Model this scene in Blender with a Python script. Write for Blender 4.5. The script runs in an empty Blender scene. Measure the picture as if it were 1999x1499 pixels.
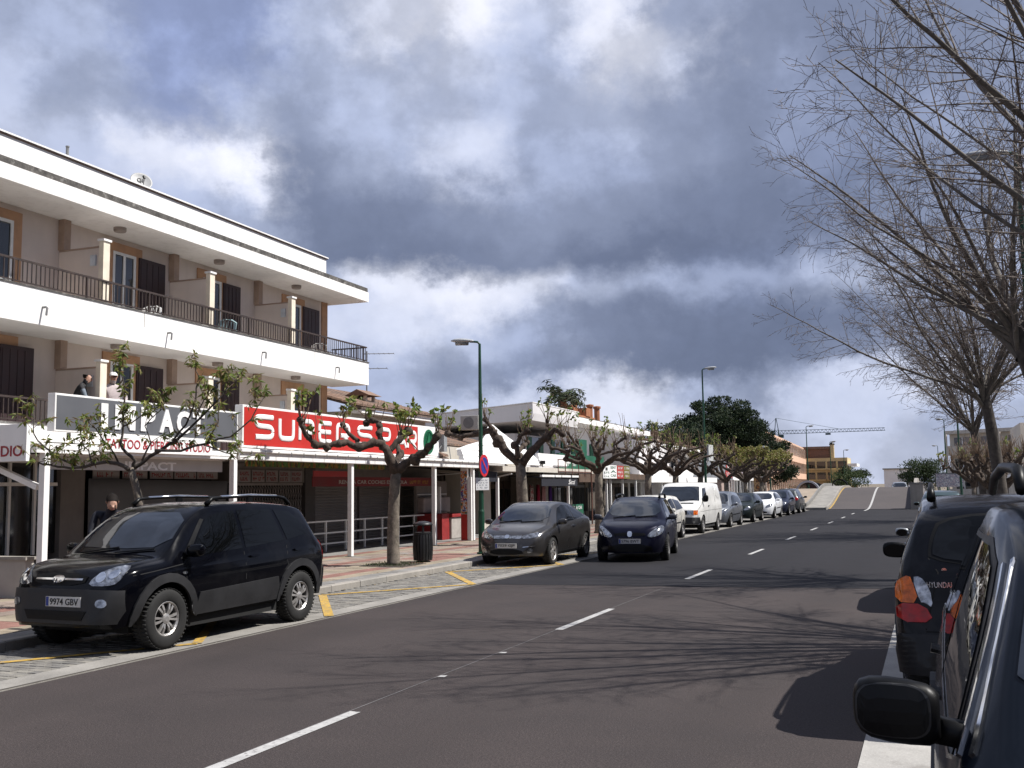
import bpy, bmesh, math, random
import numpy as np
from mathutils import Vector, Matrix
from mathutils.bvhtree import BVHTree
from mathutils.geometry import tessellate_polygon
R = math.radians
rnd = random.Random(11)
sc = bpy.context.scene
col = sc.collection

# ------------------------------------------------------------------ camera
EYE = Vector((0, 0, 1.8))
YAW, PITCH, ROLL = R(22.1), R(5.83), R(0.8)
cam = bpy.data.cameras.new('camera')
cam.sensor_width = 36.0
cam.lens = 36.02
cam.clip_start = 0.05
cam.clip_end = 6000
camo = bpy.data.objects.new('camera', cam)
col.objects.link(camo)
_f = Vector((-math.sin(YAW) * math.cos(PITCH), math.cos(YAW) * math.cos(PITCH), math.sin(PITCH)))
_r = Vector((math.cos(YAW), math.sin(YAW), 0))
_u = _r.cross(_f)
_r2 = _r * math.cos(ROLL) - _u * math.sin(ROLL)
_u2 = _u * math.cos(ROLL) + _r * math.sin(ROLL)
camo.matrix_world = Matrix(((_r2.x, _u2.x, -_f.x, EYE.x), (_r2.y, _u2.y, -_f.y, EYE.y), (_r2.z, _u2.z, -_f.z, EYE.z), (0, 0, 0, 1)))
sc.camera = camo

# ------------------------------------------------------------------ sun, sky, exposure
SUN_AZ, SUN_EL = R(18), R(54)          # azimuth measured from +X towards +Y
SUN_DIR = Vector((math.cos(SUN_AZ) * math.cos(SUN_EL), math.sin(SUN_AZ) * math.cos(SUN_EL), math.sin(SUN_EL)))
sun = bpy.data.lights.new('sun', 'SUN')
sun.energy = 5.0
sun.angle = R(0.55)
sun.color = (1.0, 0.97, 0.925)
suno = bpy.data.objects.new('sun', sun)
col.objects.link(suno)
suno.rotation_euler = SUN_DIR.to_track_quat('Z', 'Y').to_euler()
sc.view_settings.view_transform = 'Standard'
sc.view_settings.look = 'None'
sc.view_settings.exposure = 0.55
sc.view_settings.gamma = 1.0
sc.view_settings.use_curve_mapping = False
sc.render.film_transparent = False
try:
    sc.cycles.use_denoising = True
    sc.cycles.max_bounces = 6
    sc.cycles.transparent_max_bounces = 8
    sc.cycles.sample_clamp_indirect = 4.0
    sc.cycles.caustics_reflective = False
    sc.cycles.caustics_refractive = False
except Exception:
    pass


def lin(c):
    return tuple(((x / 255.0) / 12.92 if x / 255.0 <= 0.04045 else ((x / 255.0 + 0.055) / 1.055) ** 2.4) for x in c)


world = bpy.data.worlds.new('World')
sc.world = world
world.use_nodes = True
wn = world.node_tree.nodes
wl = world.node_tree.links
wn.clear()


def WN(t, **kw):
    n = wn.new(t)
    for k, v in kw.items():
        setattr(n, k, v)
    return n


def wmath(op, a, b=None, c=None, clamp=False):
    n = WN('ShaderNodeMath', operation=op, use_clamp=clamp)
    for i, s in enumerate((a, b, c)):
        if s is None:
            continue
        if isinstance(s, (int, float)):
            n.inputs[i].default_value = s
        else:
            wl.new(s, n.inputs[i])
    return n.outputs[0]


tc = WN('ShaderNodeTexCoord')
sep = WN('ShaderNodeSeparateXYZ')
wl.new(tc.outputs['Generated'], sep.inputs[0])
az = wmath('ARCTAN2', sep.outputs[0], sep.outputs[1])
el = wmath('ARCSINE', sep.outputs[2])
# billowing: the smooth cloud field is displaced by two octaves of noise
comb = WN('ShaderNodeCombineXYZ')
wl.new(az, comb.inputs[0])
wl.new(wmath('MULTIPLY', el, 1.15), comb.inputs[1])


def wnoise(scale, detail, rough, z=0.0):
    mp = WN('ShaderNodeMapping')
    mp.inputs['Location'].default_value = (z, z * 0.7, z * 1.3)
    wl.new(comb.outputs[0], mp.inputs[0])
    n = WN('ShaderNodeTexNoise')
    n.inputs['Scale'].default_value = scale
    n.inputs['Detail'].default_value = detail
    n.inputs['Roughness'].default_value = rough
    wl.new(mp.outputs[0], n.inputs['Vector'])
    return n


w1 = wnoise(8.0, 8, 0.62)
w1s = WN('ShaderNodeSeparateColor')
wl.new(w1.outputs['Color'], w1s.inputs[0])
az2 = wmath('MULTIPLY_ADD', wmath('SUBTRACT', w1s.outputs[0], 0.5), 0.24, az)
el2 = wmath('MULTIPLY_ADD', wmath('SUBTRACT', w1s.outputs[1], 0.5), 0.13, el)
SKY_AZ = [-49, -45.4, -41.6, -37.6, -33.5, -29.3, -24.9, -20.5, -16.2, -11.9, -7.7, -3.7, 0.15, 4.95]
SKY = [  # elevation (degrees), then brightness along the azimuths; a negative number is clear blue
    (0.7, [190] * 14),
    (3.5, [180, 180, 180, 180, 180, 180, 188, 198, 202, 196, 186, 190, 172, 175]),
    (5.2, [165, 165, 165, 165, 170, 166, 164, 196, 204, 172, 140, 192, 198, 175]),
    (6.7, [170, 170, 170, 170, 170, 166, 140, 126, 112, 100, 98, 122, 150, 165]),
    (9.0, [185, 185, 185, 185, 192, 198, 182, 160, 122, 106, 96, 106, 140, 160]),
    (11.2, [190, 190, 190, 190, 176, 206, 210, 202, 178, 146, 138, 178, 172, 165]),
    (13.2, [180, 170, 170, 150, 112, 108, 116, 126, 102, 98, 100, 118, 135, 150]),
    (15.5, [180, 182, 176, 170, 114, 118, 134, 142, 136, 118, 112, 104, 125, 145]),
    (18.2, [188, 182, 204, 220, 132, 168, 196, 164, 148, 146, 126, 112, 125, 140]),
    (20.9, [182, 160, -162, 178, 152, 174, 180, 170, 176, 146, 128, 120, 128, 135]),
    (23.6, [168, 168, -160, -157, 170, 176, 192, 174, 206, 196, 138, 124, 128, 132]),
    (26.1, [166, 170, -162, -157, 180, 200, 214, 188, 210, 160, 132, 128, 130, 135]),
]


def sky_rgb(v):
    if v < 0:
        v = -v
        return lin((v - 8, v + 6, v + 46))
    k = max(0.0, min(1.0, (v - 95) / 100.0))
    v = min(242, v + 27 * (1 - k) + 9 * k + max(0, v - 188) * 0.5)
    w = max(0.0, min(1.0, (v - 185) / 50.0))
    return lin((v - 9 * (1 - w) - 1, v + 1, min(255, v + 30 * (1 - w) + 13 * w)))


azt = WN('ShaderNodeMapRange')
azt.inputs['From Min'].default_value = R(-49)
azt.inputs['From Max'].default_value = R(4.95)
wl.new(az2, azt.inputs['Value'])
acc = None
prev = None
for e, row in SKY:
    rp = WN('ShaderNodeValToRGB')
    cr = rp.color_ramp
    cr.interpolation = 'EASE'
    while len(cr.elements) < len(row):
        cr.elements.new(0.5)
    for i, (a, v) in enumerate(zip(SKY_AZ, row)):
        cr.elements[i].position = (a + 49) / 53.95
    for i, (a, v) in enumerate(zip(SKY_AZ, row)):
        cr.elements[i].color = (*sky_rgb(v), 1)
    wl.new(azt.outputs[0], rp.inputs[0])
    if acc is None:
        acc = rp.outputs[0]
    else:
        mr = WN('ShaderNodeMapRange', interpolation_type='SMOOTHSTEP')
        mr.inputs['From Min'].default_value = R(prev)
        mr.inputs['From Max'].default_value = R(e)
        wl.new(el2, mr.inputs['Value'])
        mx = WN('ShaderNodeMix', data_type='RGBA')
        wl.new(mr.outputs[0], mx.inputs[0])
        wl.new(acc, mx.inputs[6])
        wl.new(rp.outputs[0], mx.inputs[7])
        acc = mx.outputs[2]
    prev = e
w2 = wnoise(6.5, 10, 0.57, 3.1)
w3 = wnoise(20.0, 7, 0.55, 7.7)
billow = wmath('ABSOLUTE', wmath('MULTIPLY_ADD', w3.outputs[0], 2.0, -1.0))
bw = WN('ShaderNodeRGBToBW')
wl.new(acc, bw.inputs[0])
tcov = wmath('MULTIPLY', wmath('SUBTRACT', bw.outputs[0], 0.14), 1.55)                        # 0 in the dark masses, 1 in the white tops
edge = wmath('MULTIPLY_ADD', wmath('SUBTRACT', w2.outputs[0], 0.5), 3.4, wmath('SUBTRACT', tcov, 0.0), False)
puff = WN('ShaderNodeMapRange', interpolation_type='SMOOTHSTEP')
puff.inputs['From Min'].default_value = 0.28
puff.inputs['From Max'].default_value = 0.78
wl.new(edge, puff.inputs['Value'])
tex = wmath('ADD', wmath('MULTIPLY', wmath('SUBTRACT', puff.outputs[0], 0.36), 0.28), wmath('MULTIPLY', wmath('SUBTRACT', billow, 0.18), 0.22))
gain = wmath('ADD', tex, 1.0)
vm = WN('ShaderNodeVectorMath', operation='SCALE')
wl.new(acc, vm.inputs[0])
wl.new(gain, vm.inputs['Scale'])
nish = WN('ShaderNodeTexSky', sky_type='NISHITA')
nish.sun_disc = False
nish.sun_elevation = SUN_EL
nish.sun_rotation = R(90) - SUN_AZ
nv = WN('ShaderNodeVectorMath', operation='SCALE')
nv.inputs['Scale'].default_value = 0.09
wl.new(nish.outputs[0], nv.inputs[0])
fm = WN('ShaderNodeMix', data_type='RGBA')
fm.inputs[0].default_value = 0.96
wl.new(nv.outputs[0], fm.inputs[6])
wl.new(vm.outputs[0], fm.inputs[7])
bg = WN('ShaderNodeBackground')
bg.inputs['Strength'].default_value = 0.683
wl.new(fm.outputs[2], bg.inputs['Color'])
wo = WN('ShaderNodeOutputWorld')
wl.new(bg.outputs[0], wo.inputs['Surface'])
world.cycles.sampling_method = 'MANUAL'
world.cycles.sample_map_resolution = 512

# ------------------------------------------------------------------ materials
MATS = {}
KEEP = ('render_', 'white', 'sign_white', 'board_white', 'cream', 'paint_white', 'paint_cream', 'paint_brightwhite', 'notice', 'lamp_', 'chrome', 'alloy', 'number_plate', 'ochre', 'brown_trim', 'grey_tarp', 'awning_grey', 'roller', 'gate_grey', 'shirt', 'jacket_blue', 'cap_', 'skin', 'chair', 'tail_', 'traffic')


def mat(name, rgb=(0.5, 0.5, 0.5), rough=0.7, metal=0.0, var=0.12, scale=6.0, bump=0.0, bscale=40.0, coat=0.0, spec=0.5,
        streak=0.0, streak_rgb=None, fine=0.0, fine_scale=120.0, trans=0.0, emit=None, alpha=None, rgb2=None, patch=None):
    """Principled material whose colour wanders with world-space noise; optional vertical streaks, fine grain and bump."""
    if name in MATS:
        return MATS[name]
    if not name.startswith(KEEP):
        kf = 0.88 if name.startswith('leaf') else 0.74
        rgb = tuple(c * kf for c in rgb)
        rgb2 = tuple(c * kf for c in rgb2) if rgb2 else None
        if patch:
            patch = (*patch[:3], tuple(c * kf for c in patch[3]))
    m = bpy.data.materials.new(name)
    m.use_nodes = True
    nt = m.node_tree
    ns, ln = nt.nodes, nt.links
    b = ns['Principled BSDF']
    b.inputs['Roughness'].default_value = rough
    b.inputs['Metallic'].default_value = metal
    b.inputs['Specular IOR Level'].default_value = spec
    if coat:
        b.inputs['Coat Weight'].default_value = coat
        b.inputs['Coat Roughness'].default_value = 0.04
    geo = ns.new('ShaderNodeNewGeometry')

    def nz(sc_, det, src=None, stretch=None):
        n = ns.new('ShaderNodeTexNoise')
        n.inputs['Scale'].default_value = sc_
        n.inputs['Detail'].default_value = det
        n.inputs['Roughness'].default_value = 0.6
        if stretch:
            mp = ns.new('ShaderNodeMapping')
            mp.inputs['Scale'].default_value = stretch
            ln.new(geo.outputs['Position'], mp.inputs[0])
            ln.new(mp.outputs[0], n.inputs['Vector'])
        else:
            ln.new(geo.outputs['Position'], n.inputs['Vector'])
        return n
    lo = rgb2 if rgb2 else tuple(max(0, c * (1 - var * 1.6)) for c in rgb)
    hi = tuple(min(1, c * (1 + var)) for c in rgb)
    n1 = nz(scale, 5)
    rp = ns.new('ShaderNodeValToRGB')
    rp.color_ramp.elements[0].position = 0.32
    rp.color_ramp.elements[1].position = 0.68
    rp.color_ramp.elements[0].color = (*lo, 1)
    rp.color_ramp.elements[1].color = (*hi, 1)
    ln.new(n1.outputs[0], rp.inputs[0])
    c = rp.outputs[0]

    def mixc(fac, a, bcol):
        mx = ns.new('ShaderNodeMix')
        mx.data_type = 'RGBA'
        if isinstance(fac, float):
            mx.inputs[0].default_value = fac
        else:
            ln.new(fac, mx.inputs[0])
        ln.new(a, mx.inputs[6])
        if isinstance(bcol, tuple):
            mx.inputs[7].default_value = (*bcol[:3], 1)
        else:
            ln.new(bcol, mx.inputs[7])
        return mx.outputs[2]

    def ramp(src, p0, p1, v0, v1):
        r = ns.new('ShaderNodeMapRange')
        r.inputs['From Min'].default_value = p0
        r.inputs['From Max'].default_value = p1
        r.inputs['To Min'].default_value = v0
        r.inputs['To Max'].default_value = v1
        ln.new(src, r.inputs['Value'])
        return r.outputs[0]
    if streak:
        s = nz(1.0, 6, stretch=(5, 5, 0.35))
        c = mixc(ramp(s.outputs[0], 0.5, 0.78, 0.0, streak), c, streak_rgb or tuple(x * 0.35 for x in rgb))
    if patch:
        s = nz(patch[0], 4)
        c = mixc(ramp(s.outputs[0], patch[1], patch[1] + 0.1, 0.0, patch[2]), c, patch[3])
    if fine:
        s = nz(fine_scale, 2)
        c = mixc(ramp(s.outputs[0], 0.35, 0.7, fine, 0.0), c, tuple(x * 0.3 for x in rgb))
        s2 = nz(fine_scale * 1.7, 1)
        c = mixc(ramp(s2.outputs[0], 0.56, 0.75, 0.0, fine), c, tuple(min(1, x * 2.3) for x in rgb))
    ln.new(c, b.inputs['Base Color'])
    if rough < 0.9 and rough > 0.1:
        ln.new(ramp(n1.outputs[0], 0.2, 0.8, max(0, rough - 0.1), min(1, rough + 0.1)), b.inputs['Roughness'])
    if bump:
        s = nz(bscale, 4)
        bp = ns.new('ShaderNodeBump')
        bp.inputs['Strength'].default_value = bump
        bp.inputs['Distance'].default_value = 0.01
        ln.new(s.outputs[0], bp.inputs['Height'])
        ln.new(bp.outputs[0], b.inputs['Normal'])
    if emit:
        b.inputs['Emission Color'].default_value = (*emit[0], 1)
        b.inputs['Emission Strength'].default_value = emit[1]
    if trans:      # leaves: part of the light comes through
        tr = ns.new('ShaderNodeBsdfTranslucent')
        ln.new(c, tr.inputs['Color'])
        mxs = ns.new('ShaderNodeMixShader')
        mxs.inputs[0].default_value = trans
        ln.new(b.outputs[0], mxs.inputs[1])
        ln.new(tr.outputs[0], mxs.inputs[2])
        ln.new(mxs.outputs[0], ns['Material Output'].inputs['Surface'])
    MATS[name] = m
    return m


# ------------------------------------------------------------------ objects
OFF = {}


def tag(o, label=None, cat=None, group=None, kind=None):
    if label:
        o['label'] = label
    if cat:
        o['category'] = cat
    if group:
        o['group'] = group
    if kind:
        o['kind'] = kind
    return o


def thing(name, label, cat, at=(0, 0, 0), rot=0.0, group=None, frame=None):
    """An Empty at the thing's base. With frame (an angle) the parts' vertices are given in the turned street frame."""
    o = bpy.data.objects.new(name, None)
    o.empty_display_size = 0.2
    col.objects.link(o)
    if frame is not None:
        p = Matrix.Rotation(frame, 3, 'Z') @ Vector(at)
        o.location = p
        o.rotation_euler = (0, 0, frame)
        OFF[o.name] = Vector(at)
    else:
        o.location = at
        o.rotation_euler = (0, 0, rot)
        OFF[o.name] = Vector((0, 0, 0))
    return tag(o, label, cat, group)


class MB:
    def __init__(s):
        s.v = []
        s.f = []

    def add(s, vs, fs):
        n = len(s.v)
        s.v.extend(tuple(p) for p in vs)
        s.f.extend(tuple(i + n for i in f) for f in fs)
        return s

    def box(s, x0, x1, y0, y1, z0, z1):
        return s.add([(x0, y0, z0), (x1, y0, z0), (x1, y1, z0), (x0, y1, z0), (x0, y0, z1), (x1, y0, z1), (x1, y1, z1), (x0, y1, z1)],
                     [(0, 3, 2, 1), (4, 5, 6, 7), (0, 1, 5, 4), (1, 2, 6, 5), (2, 3, 7, 6), (3, 0, 4, 7)])

    def obox(s, c, size, M=None):
        hx, hy, hz = size[0] / 2, size[1] / 2, size[2] / 2
        vs = [Vector((x, y, z)) for z in (-hz, hz) for x, y in ((-hx, -hy), (hx, -hy), (hx, hy), (-hx, hy))]
        if M is not None:
            vs = [M @ p for p in vs]
        return s.add([p + Vector(c) for p in vs], [(0, 3, 2, 1), (4, 5, 6, 7), (0, 1, 5, 4), (1, 2, 6, 5), (2, 3, 7, 6), (3, 0, 4, 7)])

    def bar(s, a, b, w, h=None):
        """square bar from a to b"""
        a, b = Vector(a), Vector(b)
        d = b - a
        h = h or w
        q = d.to_track_quat('Z', 'Y').to_matrix()
        return s.obox((a + b) / 2, (w, h, d.length), q)

    def tube(s, pts, rad, n=6, cap=True, squash=None):
        pts = [Vector(p) for p in pts]
        k = len(pts)
        if not isinstance(rad, (list, tuple)):
            rad = [rad] * k
        base = len(s.v)
        d0 = pts[1] - pts[0]
        up = Vector((0, 0, 1)) if abs(d0.normalized().z) < 0.9 else Vector((1, 0, 0))
        for i, p in enumerate(pts):
            d = (pts[min(i + 1, k - 1)] - pts[max(i - 1, 0)])
            if d.length < 1e-9:
                d = d0
            d.normalize()
            a = d.cross(up)
            if a.length < 1e-6:
                a = d.orthogonal()
            a.normalize()
            b = a.cross(d)
            up = -b if False else up
            for j in range(n):
                t = 2 * math.pi * j / n
                s.v.append(tuple(p + (a * math.cos(t) + b * math.sin(t)) * rad[i]))
        for i in range(k - 1):
            for j in range(n):
                j2 = (j + 1) % n
                s.f.append((base + i * n + j, base + (i + 1) * n + j, base + (i + 1) * n + j2, base + i * n + j2))
        if cap:
            s.f.append(tuple(base + j for j in range(n)))
            s.f.append(tuple(base + (k - 1) * n + j for j in reversed(range(n))))
        return s

    def lathe(s, prof, n=16, c=(0, 0, 0), axis='Z', caps=True):
        """prof: list of (r, h)"""
        base = len(s.v)
        k = len(prof)
        for r, h in prof:
            for j in range(n):
                t = 2 * math.pi * j / n
                x, y = r * math.cos(t), r * math.sin(t)
                p = {'Z': (x, y, h), 'Y': (x, h, -y), 'X': (h, x, y)}[axis]
                s.v.append((p[0] + c[0], p[1] + c[1], p[2] + c[2]))
        for i in range(k - 1):
            for j in range(n):
                j2 = (j + 1) % n
                s.f.append((base + i * n + j, base + i * n + j2, base + (i + 1) * n + j2, base + (i + 1) * n + j))
        if caps and prof[0][0] > 1e-6:
            s.f.append(tuple(base + j for j in reversed(range(n))))
        if caps and prof[-1][0] > 1e-6:
            s.f.append(tuple(base + (k - 1) * n + j for j in range(n)))
        return s

    def prism(s, poly, axis, a0, a1):
        """poly: 2-D outline in the other two axes (in xyz order), extruded along axis"""
        n = len(poly)

        def P(p, a):
            return {'X': (a, p[0], p[1]), 'Y': (p[0], a, p[1]), 'Z': (p[0], p[1], a)}[axis]
        base = len(s.v)
        s.v.extend(P(p, a0) for p in poly)
        s.v.extend(P(p, a1) for p in poly)
        for i in range(n):
            j = (i + 1) % n
            s.f.append((base + i, base + j, base + n + j, base + n + i))
        s.f.append(tuple(base + i for i in reversed(range(n))))
        s.f.append(tuple(base + n + i for i in range(n)))
        return s

    def mesh(s, name, m, smooth=False):
        me = bpy.data.meshes.new(name)
        me.from_pydata(s.v, [], s.f)
        if m:
            me.materials.append(m)
        if smooth:
            me.polygons.foreach_set('use_smooth', [True] * len(me.polygons))
        me.update()
        return me

    def obj(s, name, m, parent=None, smooth=False, bev=0.0, fix=True, kind=None):
        off = OFF.get(parent.name) if parent else None
        if off is not None and off.length > 0:
            ox, oy, oz = off
            s.v = [(x - ox, y - oy, z - oz) for x, y, z in s.v]
        me = s.mesh(name, m, smooth)
        if fix:
            bm = bmesh.new()
            bm.from_mesh(me)
            bmesh.ops.recalc_face_normals(bm, faces=bm.faces)
            bm.to_mesh(me)
            bm.free()
        o = link(name, me, parent)
        if bev:
            md = o.modifiers.new('edge', 'BEVEL')
            md.width = bev
            md.segments = 2
            md.limit_method = 'ANGLE'
        if kind:
            o['kind'] = kind
        return o


def link(name, me, parent=None, loc=None):
    o = bpy.data.objects.new(name, me)
    col.objects.link(o)
    if parent:
        o.parent = parent
        if parent.name in OFF:
            OFF[o.name] = OFF[parent.name]
    if loc is not None:
        o.location = loc
    return o


def struct(name, mb, m, smooth=False, label=None):
    o = mb.obj(name, m, None, smooth)
    o['kind'] = 'structure'
    return o


def copy_tree(o, parent=None):
    c = o.copy()
    col.objects.link(c)
    c.parent = parent
    for ch in o.children:
        copy_tree(ch, c)
    return c


def chaikin(p, n=2, closed=True):
    p = [Vector(q) for q in p]
    for _ in range(n):
        o = []
        k = len(p)
        rng = range(k) if closed else range(k - 1)
        if not closed:
            o.append(p[0])
        for i in rng:
            a, b = p[i], p[(i + 1) % k]
            o += [a * 0.75 + b * 0.25, a * 0.25 + b * 0.75]
        if not closed:
            o.append(p[-1])
        p = o
    return p


def text_mb(s, height=1.0, width=None, bold=0.0, depth=0.012, shear=0.0):
    """Flat lettering (cap height = height) in local x/y, extruded; returned as verts, faces."""
    cu = bpy.data.curves.new('t', 'FONT')
    cu.body = s
    cu.size = 1.0
    cu.offset = bold
    cu.extrude = 0.01
    cu.resolution_u = 3
    cu.shear = shear
    o = bpy.data.objects.new('t', cu)
    col.objects.link(o)
    dg = bpy.context.evaluated_depsgraph_get()
    me = bpy.data.meshes.new_from_object(o.evaluated_get(dg))
    vs = [v.co.copy() for v in me.vertices]
    fs = [tuple(p.vertices) for p in me.polygons]
    bpy.data.objects.remove(o)
    bpy.data.curves.remove(cu)
    bpy.data.meshes.remove(me)
    x0 = min(v.x for v in vs)
    x1 = max(v.x for v in vs)
    y0 = min(v.y for v in vs)
    y1 = max(v.y for v in vs)
    k = height / (y1 - y0)
    kx = k if width is None else width / (x1 - x0)
    return [((v.x - x0) * kx, (v.y - y0) * k, (v.z / 0.02 + 0.5) * depth) for v in vs], fs


def text(name, s, m, parent, o, U, V, height, width=None, bold=0.0, depth=0.012, shear=0.0, kind=None):
    """lettering with its lower-left corner at o, running along U, upright along V"""
    vs, fs = text_mb(s, height, width, bold, depth, shear)
    o, U, V = Vector(o), Vector(U).normalized(), Vector(V).normalized()
    N = U.cross(V)
    mb = MB()
    mb.add([o + U * a + V * b + N * c for a, b, c in vs], fs)
    return mb.obj(name, m, parent, fix=False, kind=kind)


def scribble(name, m, parent, o, U, V, height, width, depth=0.005):
    """a line of print too small to read: letter-sized marks"""
    o, U, V = Vector(o), Vector(U).normalized(), Vector(V).normalized()
    N = U.cross(V)
    mb = MB()
    x = 0.0
    while x < width - height * .3:
        w = height * rnd.uniform(.35, .7)
        if rnd.random() < .82:
            y0 = 0 if rnd.random() < .8 else height * .3
            for a, b, c, d in ((x, x + w * .32, y0, height), (x + w * .32, x + w, height * rnd.choice((.0, .42, .72)), 0)):
                if d == 0:
                    d = c + height * .26
                p = [o + U * a + V * c, o + U * b + V * c, o + U * b + V * d, o + U * a + V * d]
                mb.add(p + [q + N * depth for q in p], [(4, 5, 6, 7), (0, 1, 5, 4), (1, 2, 6, 5), (2, 3, 7, 6), (3, 0, 4, 7)])
        x += w + height * .16
    return mb.obj(name, m, parent, fix=False)


def pchip(xs, ys, x):
    """monotone cubic interpolation"""
    xs = np.asarray(xs, float)
    ys = np.asarray(ys, float)
    x = np.clip(np.asarray(x, float), xs[0], xs[-1])
    h = np.diff(xs)
    d = np.diff(ys) / h
    m = np.zeros_like(ys)
    m[0], m[-1] = d[0], d[-1]
    for i in range(1, len(xs) - 1):
        if d[i - 1] * d[i] > 0:
            w1, w2 = 2 * h[i] + h[i - 1], h[i] + 2 * h[i - 1]
            m[i] = (w1 + w2) / (w1 / d[i - 1] + w2 / d[i])
    i = np.clip(np.searchsorted(xs, x) - 1, 0, len(h) - 1)
    t = (x - xs[i]) / h[i]
    return ((1 + 2 * t) * (1 - t) ** 2 * ys[i] + t * (1 - t) ** 2 * h[i] * m[i] + t * t * (3 - 2 * t) * ys[i + 1] + t * t * (t - 1) * h[i] * m[i + 1])
# ------------------------------------------------------------------ the setting: ground, road, bays, pavements
ASPH = mat('asphalt_worn', (0.067, 0.053, 0.0505), 0.86, var=0.16, scale=0.6, fine=0.55, fine_scale=48, bump=0.6, bscale=80, spec=0.3)
ASPH_DARK = mat('asphalt_fresh', (0.019, 0.0175, 0.021), 0.84, var=0.16, scale=0.6, fine=0.3, fine_scale=60, bump=0.3, bscale=90, spec=0.25)
ASPH_BRIDGE = mat('asphalt_bridge', (0.098, 0.084, 0.082), 0.85, var=0.10, scale=0.5, fine=0.25, fine_scale=30, spec=0.3)
CONC = mat('concrete_gutter', (0.33, 0.31, 0.28), 0.85, var=0.16, scale=1.6, fine=0.25, fine_scale=45, bump=0.25, bscale=30)
CONC_PALE = mat('concrete_pale', (0.38, 0.35, 0.31), 0.85, var=0.14, scale=1.2, fine=0.15, fine_scale=40, streak=0.35)
CONC_GREY = mat('concrete_grey', (0.27, 0.26, 0.245), 0.85, var=0.18, scale=2.2, fine=0.2, bump=0.25)
WHITE_PAINT = mat('road_paint_white', (0.50, 0.49, 0.475), 0.75, var=0.12, scale=9, patch=(22, 0.56, 0.75, (0.14, 0.13, 0.13)))
YELLOW_PAINT = mat('road_paint_yellow', (0.58, 0.36, 0.06), 0.75, var=0.18, scale=8, patch=(14, 0.5, 0.8, (0.24, 0.21, 0.16)))
EARTH = mat('dry_earth', (0.22, 0.18, 0.13), 0.95, var=0.25, scale=0.8, fine=0.2, fine_scale=20)
JOINT = mat('joint_dirt', (0.07, 0.06, 0.05), 0.95, var=0.3, scale=4)
ALPHA = math.atan(0.026)


def wear(m, dark, crack=0.75, tracks=0.35):
    """wheel tracks polished along the road, hairline cracks and oil spots, mixed over an asphalt colour"""
    nt = m.node_tree
    ns, ln = nt.nodes, nt.links
    b = ns['Principled BSDF']
    src = b.inputs['Base Color'].links[0].from_socket
    geo = ns.new('ShaderNodeNewGeometry')
    sp = ns.new('ShaderNodeSeparateXYZ')
    ln.new(geo.outputs['Position'], sp.inputs[0])

    def mth(op, a, c=None, d=None):
        n = ns.new('ShaderNodeMath')
        n.operation = op
        for i, q in enumerate((a, c, d)):
            if q is None:
                continue
            if isinstance(q, (int, float)):
                n.inputs[i].default_value = q
            else:
                ln.new(q, n.inputs[i])
        return n.outputs[0]

    def mixc(f, a, c):
        mx = ns.new('ShaderNodeMix')
        mx.data_type = 'RGBA'
        ln.new(f, mx.inputs[0])
        ln.new(a, mx.inputs[6])
        mx.inputs[7].default_value = (*c, 1)
        return mx.outputs[2]
    nz = ns.new('ShaderNodeTexNoise')
    mp = ns.new('ShaderNodeMapping')
    mp.inputs['Scale'].default_value = (1.6, .12, 1)
    ln.new(geo.outputs['Position'], mp.inputs[0])
    ln.new(mp.outputs[0], nz.inputs['Vector'])
    nz.inputs['Scale'].default_value = 1.0
    nz.inputs['Detail'].default_value = 5
    w = mth('SINE', mth('MULTIPLY_ADD', sp.outputs[0], 3.45, mth('MULTIPLY', nz.outputs[0], 2.0)))
    f = mth('MULTIPLY', mth('MAXIMUM', w, 0.0), tracks)
    c = mixc(f, src, tuple(x * 0.62 for x in dark))
    v = ns.new('ShaderNodeTexVoronoi')
    v.feature = 'DISTANCE_TO_EDGE'
    v.inputs['Scale'].default_value = .42
    n2 = ns.new('ShaderNodeTexNoise')
    n2.inputs['Scale'].default_value = 2.2
    n2.inputs['Detail'].default_value = 8
    ad = ns.new('ShaderNodeVectorMath')
    ad.operation = 'MULTIPLY_ADD'
    ad.inputs[1].default_value = (.9, .9, .9)
    ln.new(n2.outputs['Color'], ad.inputs[0])
    ln.new(geo.outputs['Position'], ad.inputs[2])
    ln.new(ad.outputs[0], v.inputs['Vector'])
    ck = mth('MULTIPLY', mth('LESS_THAN', v.outputs['Distance'], .006), crack)
    n3 = ns.new('ShaderNodeTexNoise')
    n3.inputs['Scale'].default_value = .35
    ck = mth('MULTIPLY', ck, mth('GREATER_THAN', n3.outputs[0], .5))
    c = mixc(ck, c, tuple(x * .3 for x in dark))
    n4 = ns.new('ShaderNodeTexNoise')
    n4.inputs['Scale'].default_value = 1.7
    n4.inputs['Detail'].default_value = 3
    mr = ns.new('ShaderNodeMapRange')
    mr.inputs['From Min'].default_value = .66
    mr.inputs['From Max'].default_value = .76
    mr.inputs['To Max'].default_value = .6
    ln.new(n4.outputs[0], mr.inputs['Value'])
    c = mixc(mr.outputs[0], c, tuple(x * .4 for x in dark))
    ln.new(c, b.inputs['Base Color'])


wear(ASPH, (0.050, 0.040, 0.038))
wear(ASPH_DARK, (0.014, 0.013, 0.0155), .3, .3)


def sheet(x0, x1, y0, y1, z):
    return MB().add([(x0, y0, z), (x1, y0, z), (x1, y1, z), (x0, y1, z)], [(0, 1, 2, 3)])


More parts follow.
